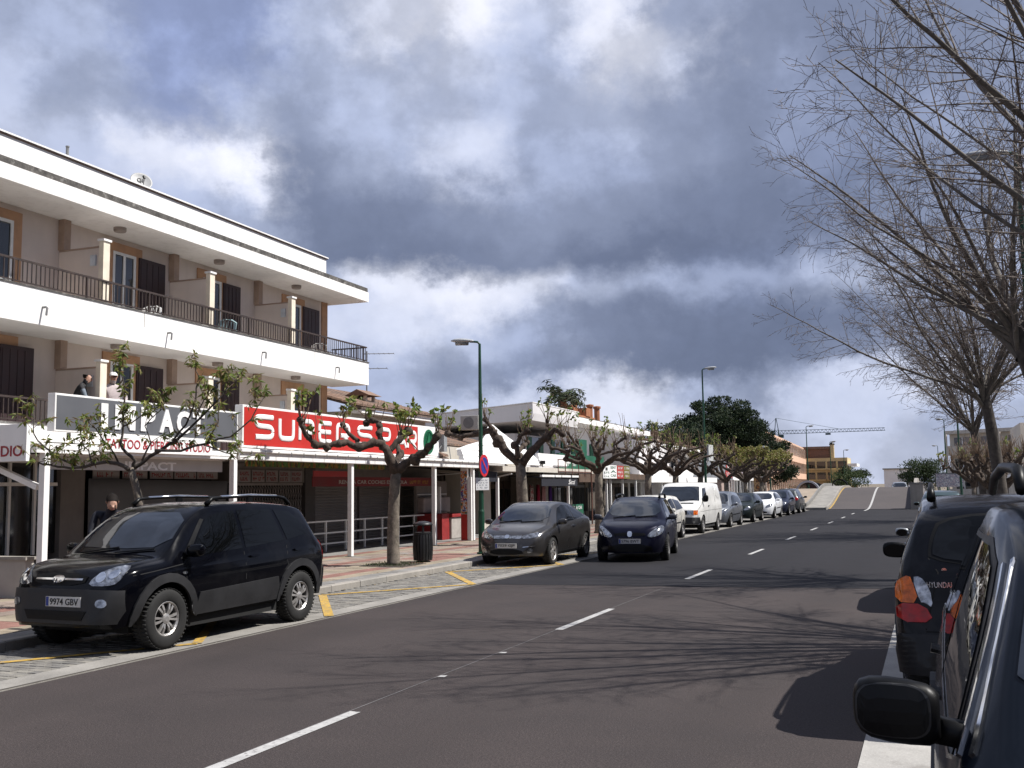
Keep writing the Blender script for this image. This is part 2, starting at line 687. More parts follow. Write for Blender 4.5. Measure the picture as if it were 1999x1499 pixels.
struct('ground', sheet(-2500, 2500, -300, 5000, -0.05), EARTH)
road = struct('road', MB().add([(-8.05, -14, 0), (-0.53, -14, 0), (-0.53, 18.95, 0), (-8.05, 18.05, 0)], [(0, 1, 2, 3)]), ASPH)
road2 = struct('resurfaced_road', MB().add([(-8.05, 18.052, 0.003), (-0.53, 18.952, 0.003), (-0.53, 78, 0.003), (-8.05, 78, 0.003)], [(0, 1, 2, 3)]), ASPH_DARK)


def marking(parent, pts, z=0.006, m=None, name='marking'):
    mb = MB().add([(x, y, z) for x, y in pts], [tuple(range(len(pts)))])
    return mb.obj(name, m or WHITE_PAINT, parent, fix=False)


for i in range(-1, 8):
    y0 = 12.55 + 7.42 * i
    xx = -4.50 if y0 > 10 else -4.46
    marking(road if y0 < 18 else road2, [(xx - 0.055, y0), (xx + 0.055, y0), (xx + 0.05, y0 + 2.35), (xx - 0.05, y0 + 2.35)], 0.004 if y0 < 18 else 0.008)
for sx, sy in ((-4.48, 9.1), (-4.47, 10.6)):
    marking(road, [(sx - 0.04, sy), (sx + 0.04, sy), (sx + 0.03, sy + 0.09), (sx - 0.03, sy + 0.07)], 0.004)
# faint older centre line joint between the two lanes
marking(road, [(-4.515, -5), (-4.50, -5), (-4.52, 18.3), (-4.535, 18.3)], 0.003, mat('lane_seam', (0.15, 0.14, 0.14), 0.9, var=0.2, scale=3), 'lane_seam')

# gutters
gl = struct('gutter_left', MB().box(-8.46, -8.055, -14, 75, -0.04, 0.012), CONC)
MB().box(-8.085, -8.056, -14, 75, -0.03, 0.016).obj('joint', JOINT, gl)
gr = struct('gutter_right', MB().box(-0.528, -0.03, -14, 75.5, -0.04, 0.010), mat('gutter_right_concrete', (0.47, 0.45, 0.42), 0.85, var=0.12, scale=2, fine=0.2, fine_scale=50, patch=(2.2, 0.58, 0.5, (0.2, 0.18, 0.16))))
for k in range(-2, 24):
    MB().box(-0.527, -0.031, k * 3.1 - 0.008, k * 3.1 + 0.008, 0.0, 0.0125).obj('joint', JOINT, gr)
struct('parking_bay_right', MB().box(-0.03, 1.92, -14, 75.5, -0.04, 0.006), CONC_GREY)

# left parking bay of grey block pavers
PAVER = [mat('block_paver_%s' % n, c, 0.85, var=0.22, scale=3.5, fine=0.25, fine_scale=60, bump=0.3) for n, c in
         (('a', (0.25, 0.235, 0.21)), ('b', (0.21, 0.20, 0.185)), ('c', (0.29, 0.27, 0.235)))]
bay = struct('parking_bay_left', MB().box(-10.03, -8.46, -14, 75, -0.04, 0.0), JOINT)
pav = [MB(), MB(), MB()]
nrow = 0
y = 3.2
while y < 33:
    x = -10.03 + (0.11 if nrow % 2 else 0.0)
    while x < -8.47:
        x1 = min(x + 0.214, -8.466)
        if x1 - x > 0.05:
            h = 0.012 + rnd.uniform(-0.003, 0.003)
            t1, t2 = rnd.uniform(-0.002, 0.002), rnd.uniform(-0.002, 0.002)
            b = pav[rnd.choice((0, 0, 1, 2))]
            xa, xb, ya, yb = x + 0.004, x1 - 0.004, y + 0.004, y + 0.103
            b.add([(xa, ya, h), (xb, ya, h + t1), (xb, yb, h + t1 + t2), (xa, yb, h + t2), (xa - .003, ya - .003, -0.002), (xb + .003, ya - .003, -0.002), (xb + .003, yb + .003, -0.002), (xa - .003, yb + .003, -0.002)],
                  [(0, 1, 2, 3), (4, 5, 1, 0), (5, 6, 2, 1), (6, 7, 3, 2), (7, 4, 0, 3)])
        x += 0.222
    y += 0.111
    nrow += 1
for b, m in zip(pav, PAVER):
    b.obj('paver_blocks', m, bay, fix=False, kind='stuff')
MB().box(-10.03, -8.462, 33, 75, -0.02, 0.012).obj('far_paving', PAVER[0], bay)
zz = [(-8.15, 5.4), (-9.86, 7.9), (-8.12, 10.4), (-9.86, 12.95), (-9.86, 15.4), (-8.12, 12.9)]
zigz = [(-8.1, 12.85), (-9.84, 15.4), (-8.1, 17.85), (-9.86, 20.4), (-8.1, 22.9), (-9.86, 25.4), (-8.1, 27.9)]
for a, b in zip(zigz, zigz[1:]):
    d = Vector((b[0] - a[0], b[1] - a[1], 0)).normalized()
    n = Vector((-d.y, d.x, 0)) * 0.07
    marking(bay, [(a[0] + n.x, a[1] + n.y), (a[0] - n.x, a[1] - n.y), (b[0] - n.x, b[1] - n.y), (b[0] + n.x, b[1] + n.y)], 0.0205, YELLOW_PAINT)
for a, b in (((-8.2, 5.2), (-9.84, 7.6)), ((-9.84, 7.6), (-8.2, 10.1)), ((-8.2, 10.1), (-9.7, 12.4))):
    d = Vector((b[0] - a[0], b[1] - a[1], 0)).normalized()
    n = Vector((-d.y, d.x, 0)) * 0.06
    marking(bay, [(a[0] + n.x, a[1] + n.y), (a[0] - n.x, a[1] - n.y), (b[0] - n.x, b[1] - n.y), (b[0] + n.x, b[1] + n.y)], 0.0205, YELLOW_PAINT)

# left pavement: slab, kerb stones, coloured tiles
pvl = struct('pavement_left', MB().box(-19, -10.18, -10, 100, -0.05, 0.098), CONC_GREY)
kme = []
for i in range(3):
    kb = MB()
    for dx, z in ((0, 0),):
        kb.prism([(-0.075, -0.06), (0.075, -0.06), (0.075, 0.105 + i * .002), (0.06, 0.122 + i * .002), (-0.075, 0.122 + i * .002)], 'Y', -0.494, 0.494)
    kme.append(kb.mesh('kerb_stone', CONC_PALE if i != 1 else CONC))
for i in range(70):
    o = link('kerb_stone', kme[rnd.randrange(3)], pvl, (-10.105 + rnd.uniform(-.004, .004), 2.5 + i, rnd.uniform(-.004, .003)))
    o.rotation_euler = (0, 0, rnd.uniform(-.006, .006))
TILE = {k: mat('pavement_tile_' + k, c, 0.8, var=0.2, scale=2.4, fine=0.2, fine_scale=50, patch=(1.7, 0.6, 0.5, (0.16, 0.14, 0.12))) for k, c in
        dict(grey=(0.27, 0.26, 0.245), tan=(0.36, 0.30, 0.22), red=(0.29, 0.145, 0.115), pink=(0.34, 0.265, 0.22)).items()}
tme = {k: MB().prism([(-0.196, -0.03), (0.196, -0.03), (0.196, 0.018), (0.192, 0.021), (-0.192, 0.021), (-0.196, 0.018)], 'Y', -0.196, 0.196).mesh('paving_tile', m) for k, m in TILE.items()}
order = ['grey', 'tan', 'red', 'tan', 'tan', 'pink', 'red', 'pink', 'pink', 'tan', 'red']
rest = {k: MB() for k in TILE}
for j in range(-6, 100):
    for i in range(11):
        k = order[i]
        if k != 'grey' and rnd.random() < 0.10:
            k = rnd.choice(('tan', 'pink', 'grey'))
        if i in (3, 4) and (j // 6) % 3 == 0:
            k = 'red'
        cx, cy, cz = -10.39 - 0.4 * i, 8.2 + 0.4 * j, 0.098 + rnd.uniform(-.002, .003)
        if 12 <= j < 46 and i < 9:
            link('paving_tile', tme[k], pvl, (cx, cy, cz))
        else:
            rest[k].box(cx - .196, cx + .196, cy - .196, cy + .196, 0.09, cz + .021)
for k, b in rest.items():
    b.obj('outlying_tiles', TILE[k], pvl, fix=False, kind='stuff')
# right pavement with its kerb
pvr = struct('pavement_right', MB().box(2.07, 7.0, -10, 100, -0.05, 0.12), CONC_GREY)
for i in range(40):
    link('kerb_stone', kme[rnd.randrange(3)], pvr, (1.995, 2.5 + i, 0))


# hump-backed bridge at the end of the straight
def hump(y):
    def ss(a, b, t):
        t = max(0, min(1, (t - a) / (b - a)))
        return t * t * (3 - 2 * t)
    return 1.47 * ss(75.5, 93, y) - 1.47 * ss(97, 116, y)


def ribbon(x0, x1, ya, yb, dz, n=44, thick=0.0, zf=hump):
    mb = MB()
    for i in range(n + 1):
        y = ya + (yb - ya) * i / n
        z = zf(y) + dz
        mb.v += [(x0, y, z), (x1, y, z), (x0, y, z - thick), (x1, y, z - thick)]
        if i:
            a = 4 * (i - 1)
            b = 4 * i
            mb.f.append((a, a + 1, b + 1, b))
            if thick:
                mb.f += [(a + 2, a, b, b + 2), (a + 1, a + 3, b + 3, b + 1), (a + 3, a + 2, b + 2, b + 3)]
    if thick:
        e = 4 * n
        mb.f += [(0, 2, 3, 1), (e, e + 1, e + 3, e + 2)]
    return mb


deck = struct('bridge_deck', ribbon(-6.95, -1.32, 76.5, 122, 0.012, thick=0.5), ASPH_BRIDGE)
ribbon(-4.28, -4.14, 72.0, 112, 0.022).obj('centre_line', WHITE_PAINT, deck)
ribbon(-6.93, -6.83, 77, 112, 0.022).obj('edge_line', YELLOW_PAINT, deck)
wk = struct('bridge_walkway', ribbon(-8.55, -6.955, 75.5, 118, 0.17, thick=0.9), CONC)
ribbon(-8.57, -8.45, 77, 112, 0.42, thick=0.5).obj('edge_wall', CONC_GREY, wk)
ribbon(-7.06, -6.95, 76, 112, 0.21, thick=0.3).obj('kerb', CONC_PALE, wk)
MB().box(-10.2, -8.6, 75.2, 75.6, 0.0, 0.22).obj('step', CONC_PALE, wk)
struct('ramp', ribbon(-12.6, -8.575, 76, 118, 0.10, thick=0.8, zf=lambda y: hump(y) * 0.9), mat('ramp_paving', (0.36, 0.29, 0.22), 0.85, var=0.15, scale=0.8))
struct('canal_bank', MB().box(-60, -12.6, 104, 112, -0.04, 0.25), EARTH)
# parapets: right-hand wall with its end pier
for nm, lb, x0, x1, ya, yb, h in (('bridge_parapet', 'long pale concrete parapet wall on the far edge of the hump bridge', -1.30, -1.05, 77, 116, 0.75),):
    t = thing(nm, lb, 'parapet', (0, 0, 0))
    ribbon(x0, x1, ya, yb, h, thick=h + 0.6).obj('wall', CONC_PALE, t)
    MB().box(-1.40, -0.55, 76.2, 77.3, 0, 1.75).obj('pier', CONC_PALE, t, bev=0.03)
    MB().box(-1.45, -0.5, 76.15, 77.35, 1.752, 1.84).obj('cap', CONC_GREY, t)
    ribbon(-1.318, -1.302, 77.4, 110, 0.15, thick=0.14).obj('kerb', YELLOW_PAINT, t)
# ------------------------------------------------------------------ three-storey hotel (street frame: x' across, y' along)
WHITE = mat('render_white', (0.78, 0.76, 0.74), 0.85, var=0.05, scale=0.8, streak=0.28, streak_rgb=(0.36, 0.33, 0.29), bump=0.15, bscale=25)
WHITE2 = mat('render_white_clean', (0.80, 0.78, 0.76), 0.85, var=0.05, scale=0.6, streak=0.12, streak_rgb=(0.45, 0.42, 0.38))
WEATHER = mat('weathered_edge', (0.13, 0.12, 0.11), 0.9, var=0.4, scale=5, fine=0.4, fine_scale=25, patch=(6, 0.55, 0.7, (0.45, 0.43, 0.4)))
ORANGE = mat('ochre_trim', (0.47, 0.27, 0.155), 0.85, var=0.12, scale=3, fine=0.1)
TRIM_BROWN = mat('brown_trim', (0.36, 0.26, 0.20), 0.85, var=0.12, scale=3)
SHUTTER = mat('dark_shutter', (0.045, 0.022, 0.024), 0.6, var=0.15, scale=4)
RAILM = mat('rail_brown', (0.055, 0.036, 0.03), 0.55, var=0.2, scale=6)
GLASSD = mat('dark_glass', (0.018, 0.02, 0.023), 0.06, var=0.3, scale=0.8, spec=0.8)
ALU = mat('white_aluminium', (0.72, 0.72, 0.70), 0.45, var=0.06, scale=3, streak=0.15)
WMETAL = mat('white_painted_metal', (0.80, 0.79, 0.77), 0.45, var=0.05, scale=2.5, streak=0.18, streak_rgb=(0.42, 0.36, 0.30))
GREYP = mat('grey_pipe', (0.24, 0.24, 0.24), 0.6)
CREAM = mat('cream_post', (0.70, 0.62, 0.50), 0.8, var=0.08, scale=4)
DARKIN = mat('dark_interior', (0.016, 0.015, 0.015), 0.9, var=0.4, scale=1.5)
LAMPC = mat('lamp_cover', (0.30, 0.25, 0.22), 0.5)
COPING = mat('coping', (0.20, 0.13, 0.10), 0.85, var=0.25, scale=6)

WALLIN = mat('render_pinkish_shaded', (0.63, 0.545, 0.485), 0.85, var=0.06, scale=0.9, streak=0.15, streak_rgb=(0.36, 0.31, 0.28))  # pinkish render for recess walls and dividers, balcony shade put into the colour
hotel = thing('hotel_building', 'white three-storey hotel with long railed balconies and overhanging flat eave', 'building', (-17.9, 17, 0), frame=ALPHA)
Y1 = 30.24
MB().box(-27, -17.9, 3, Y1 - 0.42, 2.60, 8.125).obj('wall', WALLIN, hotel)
MB().box(-27.2, -16.5, 3, Y1, 8.127, 8.45).obj('eave_slab', WHITE, hotel)
MB().box(-27.2, -16.53, 3, Y1 - 0.01, 8.452, 8.60).obj('roof_edge', WEATHER, hotel)
pp = MB().box(-27, -17.9, 3, Y1 - 0.42, 8.602, 9.63).obj('parapet', WHITE2, hotel)
MB().box(-27, -17.86, 3, Y1 - 0.38, 9.632, 9.66).obj('coping', COPING, pp)
MB().box(-26.9, -17.84, 3, Y1 - 0.36, 9.662, 9.70).obj('capping', WHITE, pp)
bal = MB().prism([(-17.898, 5.31), (-16.5, 5.31), (-16.5, 6.05), (-16.65, 6.05), (-16.65, 5.5), (-17.898, 5.5)], 'Y', 3, Y1).obj('balcony', WHITE2, hotel)
MB().box(-16.67, -16.48, 3, Y1 + 0.02, 6.052, 6.085).obj('coping', WEATHER, bal)
MB().box(-17.89, -16.652, Y1 - 0.16, Y1 - 0.01, 5.502, 6.05).obj('end_wall', WHITE2, bal)
for yy in (19.3, 26.85):
    MB().box(-16.502, -16.496, yy - 0.006, yy + 0.006, 5.7, 6.05).obj('drip_stain', mat('drip_stain', (0.2, 0.16, 0.13), 0.9), bal)
MB().box(-16.65, -16.5, 6, 19.5, 2.73, 3.24).obj('lower_parapet', WHITE2, hotel)
MB().box(-16.67, -16.48, 6, 19.5, 3.242, 3.27).obj('lower_coping', WEATHER, hotel)
# corner pilaster in ochre, on the sunny end
MB().box(-18.25, -17.86, Y1 - 0.72, Y1 - 0.38, 2.62, 8.12).obj('corner_pilaster', ORANGE, hotel)


def at(parent, me, name, p):
    o = link(name, me, parent, Vector(p) - OFF[parent.name])
    return o


bmesh_b = MB().box(-0.009, 0.009, -0.009, 0.009, 0, 0.42).mesh('baluster', RAILM)
bmesh_p = MB().box(-0.02, 0.02, -0.02, 0.02, -0.05, 0.50).mesh('rail_post', RAILM)


def railing(parent, name, x, ya, yb, z, ret=None):
    rl = MB().box(x - 0.022, x + 0.022, ya, yb, z + 0.46, z + 0.50).box(x - 0.014, x + 0.014, ya, yb, z + 0.025, z + 0.05)
    if ret:
        rl.box(ret, x - 0.023, yb - 0.04, yb, z + 0.46, z + 0.50).box(ret, x - 0.023, yb - 0.035, yb - 0.005, z + 0.025, z + 0.05)
    r = rl.obj(name, RAILM, parent)
    n = int((yb - ya) / 0.118)
    for i in range(n + 1):
        yy = ya + 0.02 + i * 0.118
        if yy > yb:
            break
        if i % 17 == 16:
            at(r, bmesh_p, 'rail_post', (x, yy, z))
        else:
            at(r, bmesh_b, 'baluster', (x, yy, z + 0.045))
    if ret:
        for i in range(1, 12):
            at(r, bmesh_b, 'baluster', (x - 0.118 * i, yb - 0.02, z + 0.045))
    return r


railing(hotel, 'railing', -16.56, 13.6, Y1 - 0.03, 6.10, ret=-17.88)
railing(hotel, 'railing', -16.56, 13.0, 18.6, 3.29)


def shutter(parent, y0, y1, z0, z1, x):
    s = MB().box(x, x + 0.035, y0, y1, z0, z1).obj('shutter', SHUTTER, parent)
    n = 4
    for i in range(n):
        a = y0 + 0.05 + (y1 - y0 - 0.1) * i / n
        b = y0 + 0.05 + (y1 - y0 - 0.1) * (i + 1) / n - 0.025
        MB().box(x + 0.036, x + 0.046, a, b, z0 + 0.08, z1 - 0.08).obj('board', SHUTTER, s)


def door(parent, y0, y1, z0, z1, leaf=True):
    x = -17.9
    d = MB().box(x - 0.1, x + 0.012, y0, y1, z0, z1).obj('door', DARKIN, parent)
    MB().box(x + 0.013, x + 0.03, y0 + 0.05, y1 - 0.05, z0 + 0.03, z1 - 0.05).obj('glass', GLASSD, d)
    fr = MB().box(x + 0.031, x + 0.06, y0, y0 + 0.07, z0, z1).box(x + 0.031, x + 0.06, y1 - 0.07, y1, z0, z1).box(x + 0.031, x + 0.06, y0 + 0.07, y1 - 0.07, z1 - 0.07, z1)
    if leaf:
        ym = (y0 + y1) / 2
        fr.box(x + 0.031, x + 0.055, ym - 0.04, ym + 0.04, z0, z1 - 0.071)
    fr.obj('frame', ALU, d)


def surround(parent, y0, y1, z0, z1):
    x = -17.9
    MB().box(x, x + 0.045, y0, y0 + 0.24, z0, z1).box(x, x + 0.045, y1 - 0.24, y1, z0, z1).box(x, x + 0.045, y0 + 0.24, y1 - 0.24, z1 - 0.26, z1).obj('door_surround', ORANGE, parent)


for fl, zf in ((1, 2.75), (2, 5.5)):
    for bi, b in enumerate((6.58, 10.42, 14.26, 18.10, 21.93, 25.77)):
        zt = zf + 2.27
        if bi > 0:
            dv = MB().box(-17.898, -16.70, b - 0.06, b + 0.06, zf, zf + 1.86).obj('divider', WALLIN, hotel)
            MB().box(-17.88, -16.70, b - 0.075, b + 0.075, zf + 1.862, zf + 1.90).obj('divider_cap', TRIM_BROWN, dv)
            pst = MB().box(-16.70, -16.57, b - 0.10, b + 0.10, zf, zf + 2.0).obj('end_post', CREAM, dv)
            MB().box(-16.73, -16.54, b - 0.125, b + 0.125, zf + 2.002, zf + 2.05).obj('cap', WHITE, dv)
            MB().box(-17.9, -17.72, b - 0.10, b + 0.10, zf + 1.905, zf + 2.62).obj('wall_stub', TRIM_BROWN, hotel)
            if bi in (3, 5):
                MB().box(-16.95, -16.80, b - 0.10, b - 0.062, zf + 1.45, zf + 1.70).obj('wall_lamp', mat('wall_lamp_white', (0.7, 0.74, 0.78), 0.4), dv)
        if bi == 4:
            s0, s1, d0, d1 = 2.17, 2.97, 1.3, 2.1
        elif bi == 2:
            s0, s1, d0, d1 = 2.62, 2.63, 1.5, 2.42
        else:
            s0, s1, d0, d1 = 2.52, 3.5, 1.62, 2.42
        surround(hotel, b + d0 - 0.24, b + d1 + 0.24, zf, zt + 0.22)
        door(hotel, b + d0, b + d1, zf, zt)
        if bi == 2:
            shutter(hotel, b + d0 - 0.95, b + d0 - 0.05, zf + 0.02, zt, -17.85)
            if fl == 1:
                shutter(hotel, b + 2.1, b + 3.0, zf + 0.02, zt, -17.78)
        else:
            shutter(hotel, b + s0, b + s1, zf + 0.02, zt, -17.85)
        zc = 8.125 if fl == 2 else 5.308
        cl = MB().lathe([(0.13, -0.10), (0.15, -0.07), (0.15, 0.0)], 14, (-17.15, b + 1.05, zc)).obj('ceiling_lamp', LAMPC, hotel, smooth=False)
for yy in (12.3, 16.23, 20.13, 24.1, 28.1):
    MB().tube([(-16.52, yy, 5.68), (-16.40, yy, 5.68), (-16.37, yy, 5.66), (-16.36, yy - 0.03, 5.50)], 0.024, 8).obj('drain_spout', GREYP, hotel)

# ground floor: shop units under the canopy
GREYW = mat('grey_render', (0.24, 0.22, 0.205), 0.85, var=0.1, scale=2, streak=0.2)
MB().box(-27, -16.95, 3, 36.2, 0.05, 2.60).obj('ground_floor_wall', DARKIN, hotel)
zg = MB().box(-16.94, -16.25, 8, 13.3, 0.05, 0.62).obj('stall_riser', GREYW, hotel)
for i, yy in enumerate(np.arange(9.0, 16.5, 0.63)):
    g = MB().box(-16.30, -16.28, yy + 0.03, yy + 0.60, 0.63, 1.98).obj('glazing', GLASSD, hotel)
    MB().box(-16.27, -16.22, yy - 0.03, yy + 0.028, 0.62, 2.44).obj('mullion', ALU, g)
    MB().box(-16.30, -16.28, yy + 0.03, yy + 0.60, 2.06, 2.44).obj('transom_light', GLASSD, g)
MB().box(-16.275, -16.215, 8.4, 16.5, 1.985, 2.055).obj('transom', ALU, hotel)
MB().box(-16.275, -16.215, 8.4, 16.5, 2.442, 2.59).obj('head_rail', ALU, hotel)
MB().box(-16.9, -16.18, 16.55, 17.22, 0.05, 2.59).obj('pier', GREYW, hotel)
# scissor gate, roller shutters
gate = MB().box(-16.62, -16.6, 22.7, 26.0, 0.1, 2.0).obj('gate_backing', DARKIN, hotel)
GATEM = mat('gate_grey', (0.24, 0.22, 0.21), 0.6, var=0.1)
lat = MB()
for i in range(26):
    yy = 22.74 + i * 0.128
    lat.box(-16.40, -16.38, yy - 0.012, yy + 0.012, 0.12, 1.98)
    if i < 25:
        for k in range(5):
            z0 = 0.2 + k * 0.36
            lat.bar((-16.37, yy, z0), (-16.37, yy + 0.128, z0 + 0.3), 0.012)
            lat.bar((-16.355, yy, z0 + 0.3), (-16.355, yy + 0.128, z0), 0.012)
lat.box(-16.42, -16.36, 22.7, 26.0, 1.981, 2.05)
lat.obj('lattice_gate', GATEM, hotel)
MB().box(-16.9, -16.3, 26.05, 26.6, 0.05, 2.58).obj('pier', mat('dark_pier', (0.10, 0.09, 0.085), 0.8), hotel)
ROLL = mat('roller_shutter_grey', (0.16, 0.15, 0.145), 0.6, var=0.08, scale=1.0)
for ya, yb in ((26.62, 29.2), (29.35, 32.0), (32.1, 34.8)):
    mb = MB()
    n = 22
    for k in range(n):
        z0 = 0.1 + k * 0.085
        mb.prism([(-16.5, z0), (-16.36, z0), (-16.345, z0 + 0.04), (-16.36, z0 + 0.083), (-16.5, z0 + 0.083)], 'Y', ya, yb)
    mb.obj('roller_shutter', ROLL, hotel)
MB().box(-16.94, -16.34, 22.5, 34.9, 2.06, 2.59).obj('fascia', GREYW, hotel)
# notices over the shopfronts
RED = mat('sign_red', (0.55, 0.025, 0.02), 0.5, var=0.06, scale=2)
NOTICE = mat('notice_white', (0.26, 0.24, 0.235), 0.7, var=0.08)
REDDK = mat('notice_red', (0.22, 0.02, 0.024), 0.7)
for i, yy in enumerate((17.45, 18.35, 19.25, 20.1, 20.95, 22.75, 23.4, 24.05, 24.7, 25.3)):
    zt = 2.14 if i < 5 else 2.07
    pl = MB().box(-16.20 if i < 5 else -16.32, -16.185 if i < 5 else -16.305, yy, yy + (0.8 if i < 5 else 0.58), zt, zt + 0.33).obj('notice', NOTICE, hotel)
    xx = -16.184 if i < 5 else -16.304
    for q in range(2):
        scribble('print', REDDK, pl, (xx, yy + 0.05, zt + 0.18 - q * 0.14), (0, 1, 0), (0, 0, 1), 0.10, 0.70 if i < 5 else 0.48, 0.004)
# grey tarpaulin board over the closed shopfront
tp = thing('shopfront_tarpaulin', 'plain grey sheet covering the closed shopfront under the tattoo sign', 'tarpaulin', (-16.1, 19, 0.1), frame=ALPHA)
mb = MB()
NU, NV = 26, 8
for j in range(NV + 1):
    for i in range(NU + 1):
        u, v = i / NU, j / NV
        sag = 0.025 * math.sin(u * 23 + v * 3) * (1 - v) + (0.13 * max(0, u - 0.93) / 0.07 * (0.4 + 0.6 * math.sin(v * 5 + 1)))
        mb.v.append((-16.12 + sag, 17.25 + u * 4.75 + (0.06 * math.sin(v * 9) if u > 0.95 else 0), 0.14 + v * (2.0 - 0.05 * u)))
for j in range(NV):
    for i in range(NU):
        a = j * (NU + 1) + i
        mb.f.append((a, a + 1, a + NU + 2, a + NU + 1))
o = mb.obj('sheet', mat('grey_tarp', (0.115, 0.12, 0.128), 0.7, var=0.1, scale=1.0), tp, smooth=True)
md = o.modifiers.new('thickness', 'SOLIDIFY')
md.thickness = 0.012

# low end wall of the terrace, facing the camera
wl_ = thing('terrace_wall', 'low grey rendered wall closing the terrace at the edge of the street', 'wall', (-15, 13.2, 0.1), frame=ALPHA)
MB().box(-18.5, -13.52, 13.12, 13.30, 0.05, 0.74).obj('wall', mat('terrace_render', (0.50, 0.47, 0.43), 0.85, var=0.08, scale=2, streak=0.2), wl_)
MB().box(-18.5, -13.48, 13.08, 13.34, 0.742, 0.79).obj('coping', CONC_PALE, wl_)

# ------------------------------------------------------------------ canopy on white posts
can = thing('shop_canopy', 'long white metal canopy on slim square posts in front of the hotel shops', 'canopy', (-13.3, 22, 0.12), frame=ALPHA)
for yy in (13.24, 18.41, 23.42, 28.50, 31.5):
    p = MB().box(-13.36, -13.24, yy - 0.06, yy + 0.06, 0.12, 2.5).obj('post', WMETAL, can, bev=0.006)
    MB().box(-13.40, -13.20, yy - 0.10, yy + 0.10, 0.118, 0.135).obj('base_plate', GREYP, p)
MB().box(-13.40, -13.18, 18.47, 32.0, 2.50, 2.66).obj('beam', WMETAL, can, bev=0.01)
MB().box(-13.44, -13.12, 18.47, 32.1, 2.662, 2.74).obj('gutter', WMETAL, can, bev=0.015)
MB().box(-13.36, -13.24, 13.0, 18.465, 2.50, 2.55).obj('beam', WMETAL, can)
MB().box(-13.52, -13.25, 13.1, 18.46, 2.56, 2.66).obj('gutter', WMETAL, can, bev=0.01)
MB().prism([(-17.88, 2.605), (-13.45, 2.63), (-13.45, 2.70), (-17.88, 2.74)], 'Y', 13.0, 34.9).obj('roof_sheet', mat('canopy_roof', (0.62, 0.60, 0.57), 0.7, var=0.1, streak=0.2), can)
for k in range(26):
    MB().box(-13.117, -13.11, 18.8 + k * 0.52, 18.82 + k * 0.52, 2.60, 2.70).obj('gutter_clip', GREYP, can)
MB().bar((-13.42, 13.24, 1.93), (-14.75, 13.24, 2.42), 0.10, 0.09).obj('brace', WMETAL, can)

# ------------------------------------------------------------------ signs on the canopy
SIGNGREY = mat('sign_grey', (0.135, 0.14, 0.155), 0.55, var=0.05, scale=1.5)
SIGNWHITE = mat('sign_white', (0.80, 0.79, 0.78), 0.5, var=0.04, scale=2, streak=0.06)
SIGNRED = mat('sign_red_bright', (0.62, 0.032, 0.022), 0.45, var=0.04, scale=1.5)
SIGNGREEN = mat('sign_green', (0.01, 0.16, 0.07), 0.5, var=0.05)
Yv, Zv = (0, 1, 0), (0, 0, 1)


def signbox(t, x, y0, y1, z0, z1, face, th=0.16, border=0.035, bm=None):
    MB().box(x - th, x, y0, y1, z0, z1).obj('case', bm or WMETAL, t, bev=0.006)
    return MB().box(x + 0.001, x + 0.006, y0 + border, y1 - border, z0 + border, z1 - border).obj('panel', face, t)


s1 = thing('tattoo_shop_sign', 'long grey sign reading IMPACT in white above the tattoo shop canopy', 'sign', (-13.3, 16, 2.87), frame=ALPHA)
signbox(s1, -13.28, 13.40, 18.52, 2.872, 3.52, SIGNGREY)
for ch, a, b in (('I', 14.45, 14.62), ('M', 14.80, 15.33), ('P', 15.48, 15.88), ('A', 16.0, 16.42), ('C', 16.5, 16.9), ('T', 16.98, 17.36)):
    text('letter', ch, SIGNWHITE, s1, (-13.273, a, 2.97), Yv, Zv, 0.45, b - a, 0.045, 0.02)
for yy in (13.9, 16.0, 18.1):
    MB().bar((-13.45, yy, 2.74), (-13.45, yy, 2.87), 0.05).obj('bracket', GREYP, s1)
s2 = thing('tattoo_banner_sign', 'white sign with red lettering reading TATTOO & PIERCING STUDIO below the grey sign', 'sign', (-13.3, 16, 2.55), frame=ALPHA)
signbox(s2, -13.20, 14.42, 17.55, 2.553, 2.868, SIGNWHITE, 0.05, 0.008)
REDTX = mat('lettering_red', (0.42, 0.02, 0.035), 0.6)
text('lettering', 'TATTOO & PIERCING STUDIO', REDTX, s2, (-13.193, 14.5, 2.62), Yv, Zv, 0.17, 2.97, 0.012, 0.006)
s3 = thing('tattoo_side_sign', 'pale sign with red lettering on the shaded end face of the canopy', 'sign', (-15, 13.0, 2.36), frame=ALPHA)
MB().box(-18.6, -13.36, 12.90, 12.98, 2.36, 2.97).obj('panel', SIGNWHITE, s3)
text('lettering', 'TATTOO &', REDTX, s3, (-15.03, 12.898, 2.70), (1, 0, 0), Zv, 0.17, 1.10, 0.012, 0.006)
text('lettering', 'PIERCING STUDIO', REDTX, s3, (-15.60, 12.898, 2.44), (1, 0, 0), Zv, 0.18, 2.16, 0.012, 0.006)
s4 = thing('shop_awning', 'pale grey retractable awning with IMPACT on its valance, under the tattoo sign', 'awning', (-13.5, 16, 2.3), frame=ALPHA)
AWN = mat('awning_grey', (0.47, 0.45, 0.43), 0.85, var=0.06, scale=2)
MB().prism([(-16.1, 2.56), (-13.52, 2.47), (-13.50, 2.49), (-16.1, 2.585)], 'Y', 13.55, 18.3).obj('canvas', AWN, s4)
MB().box(-13.515, -13.50, 13.55, 18.3, 2.235, 2.468).obj('valance', AWN, s4)
MB().box(-13.54, -13.47, 13.5, 18.36, 2.47, 2.505).obj('front_bar', WMETAL, s4)
text('lettering', 'IMPACT', SIGNWHITE, s4, (-13.498, 15.35, 2.25), Yv, Zv, 0.16, 1.45, 0.03, 0.006)

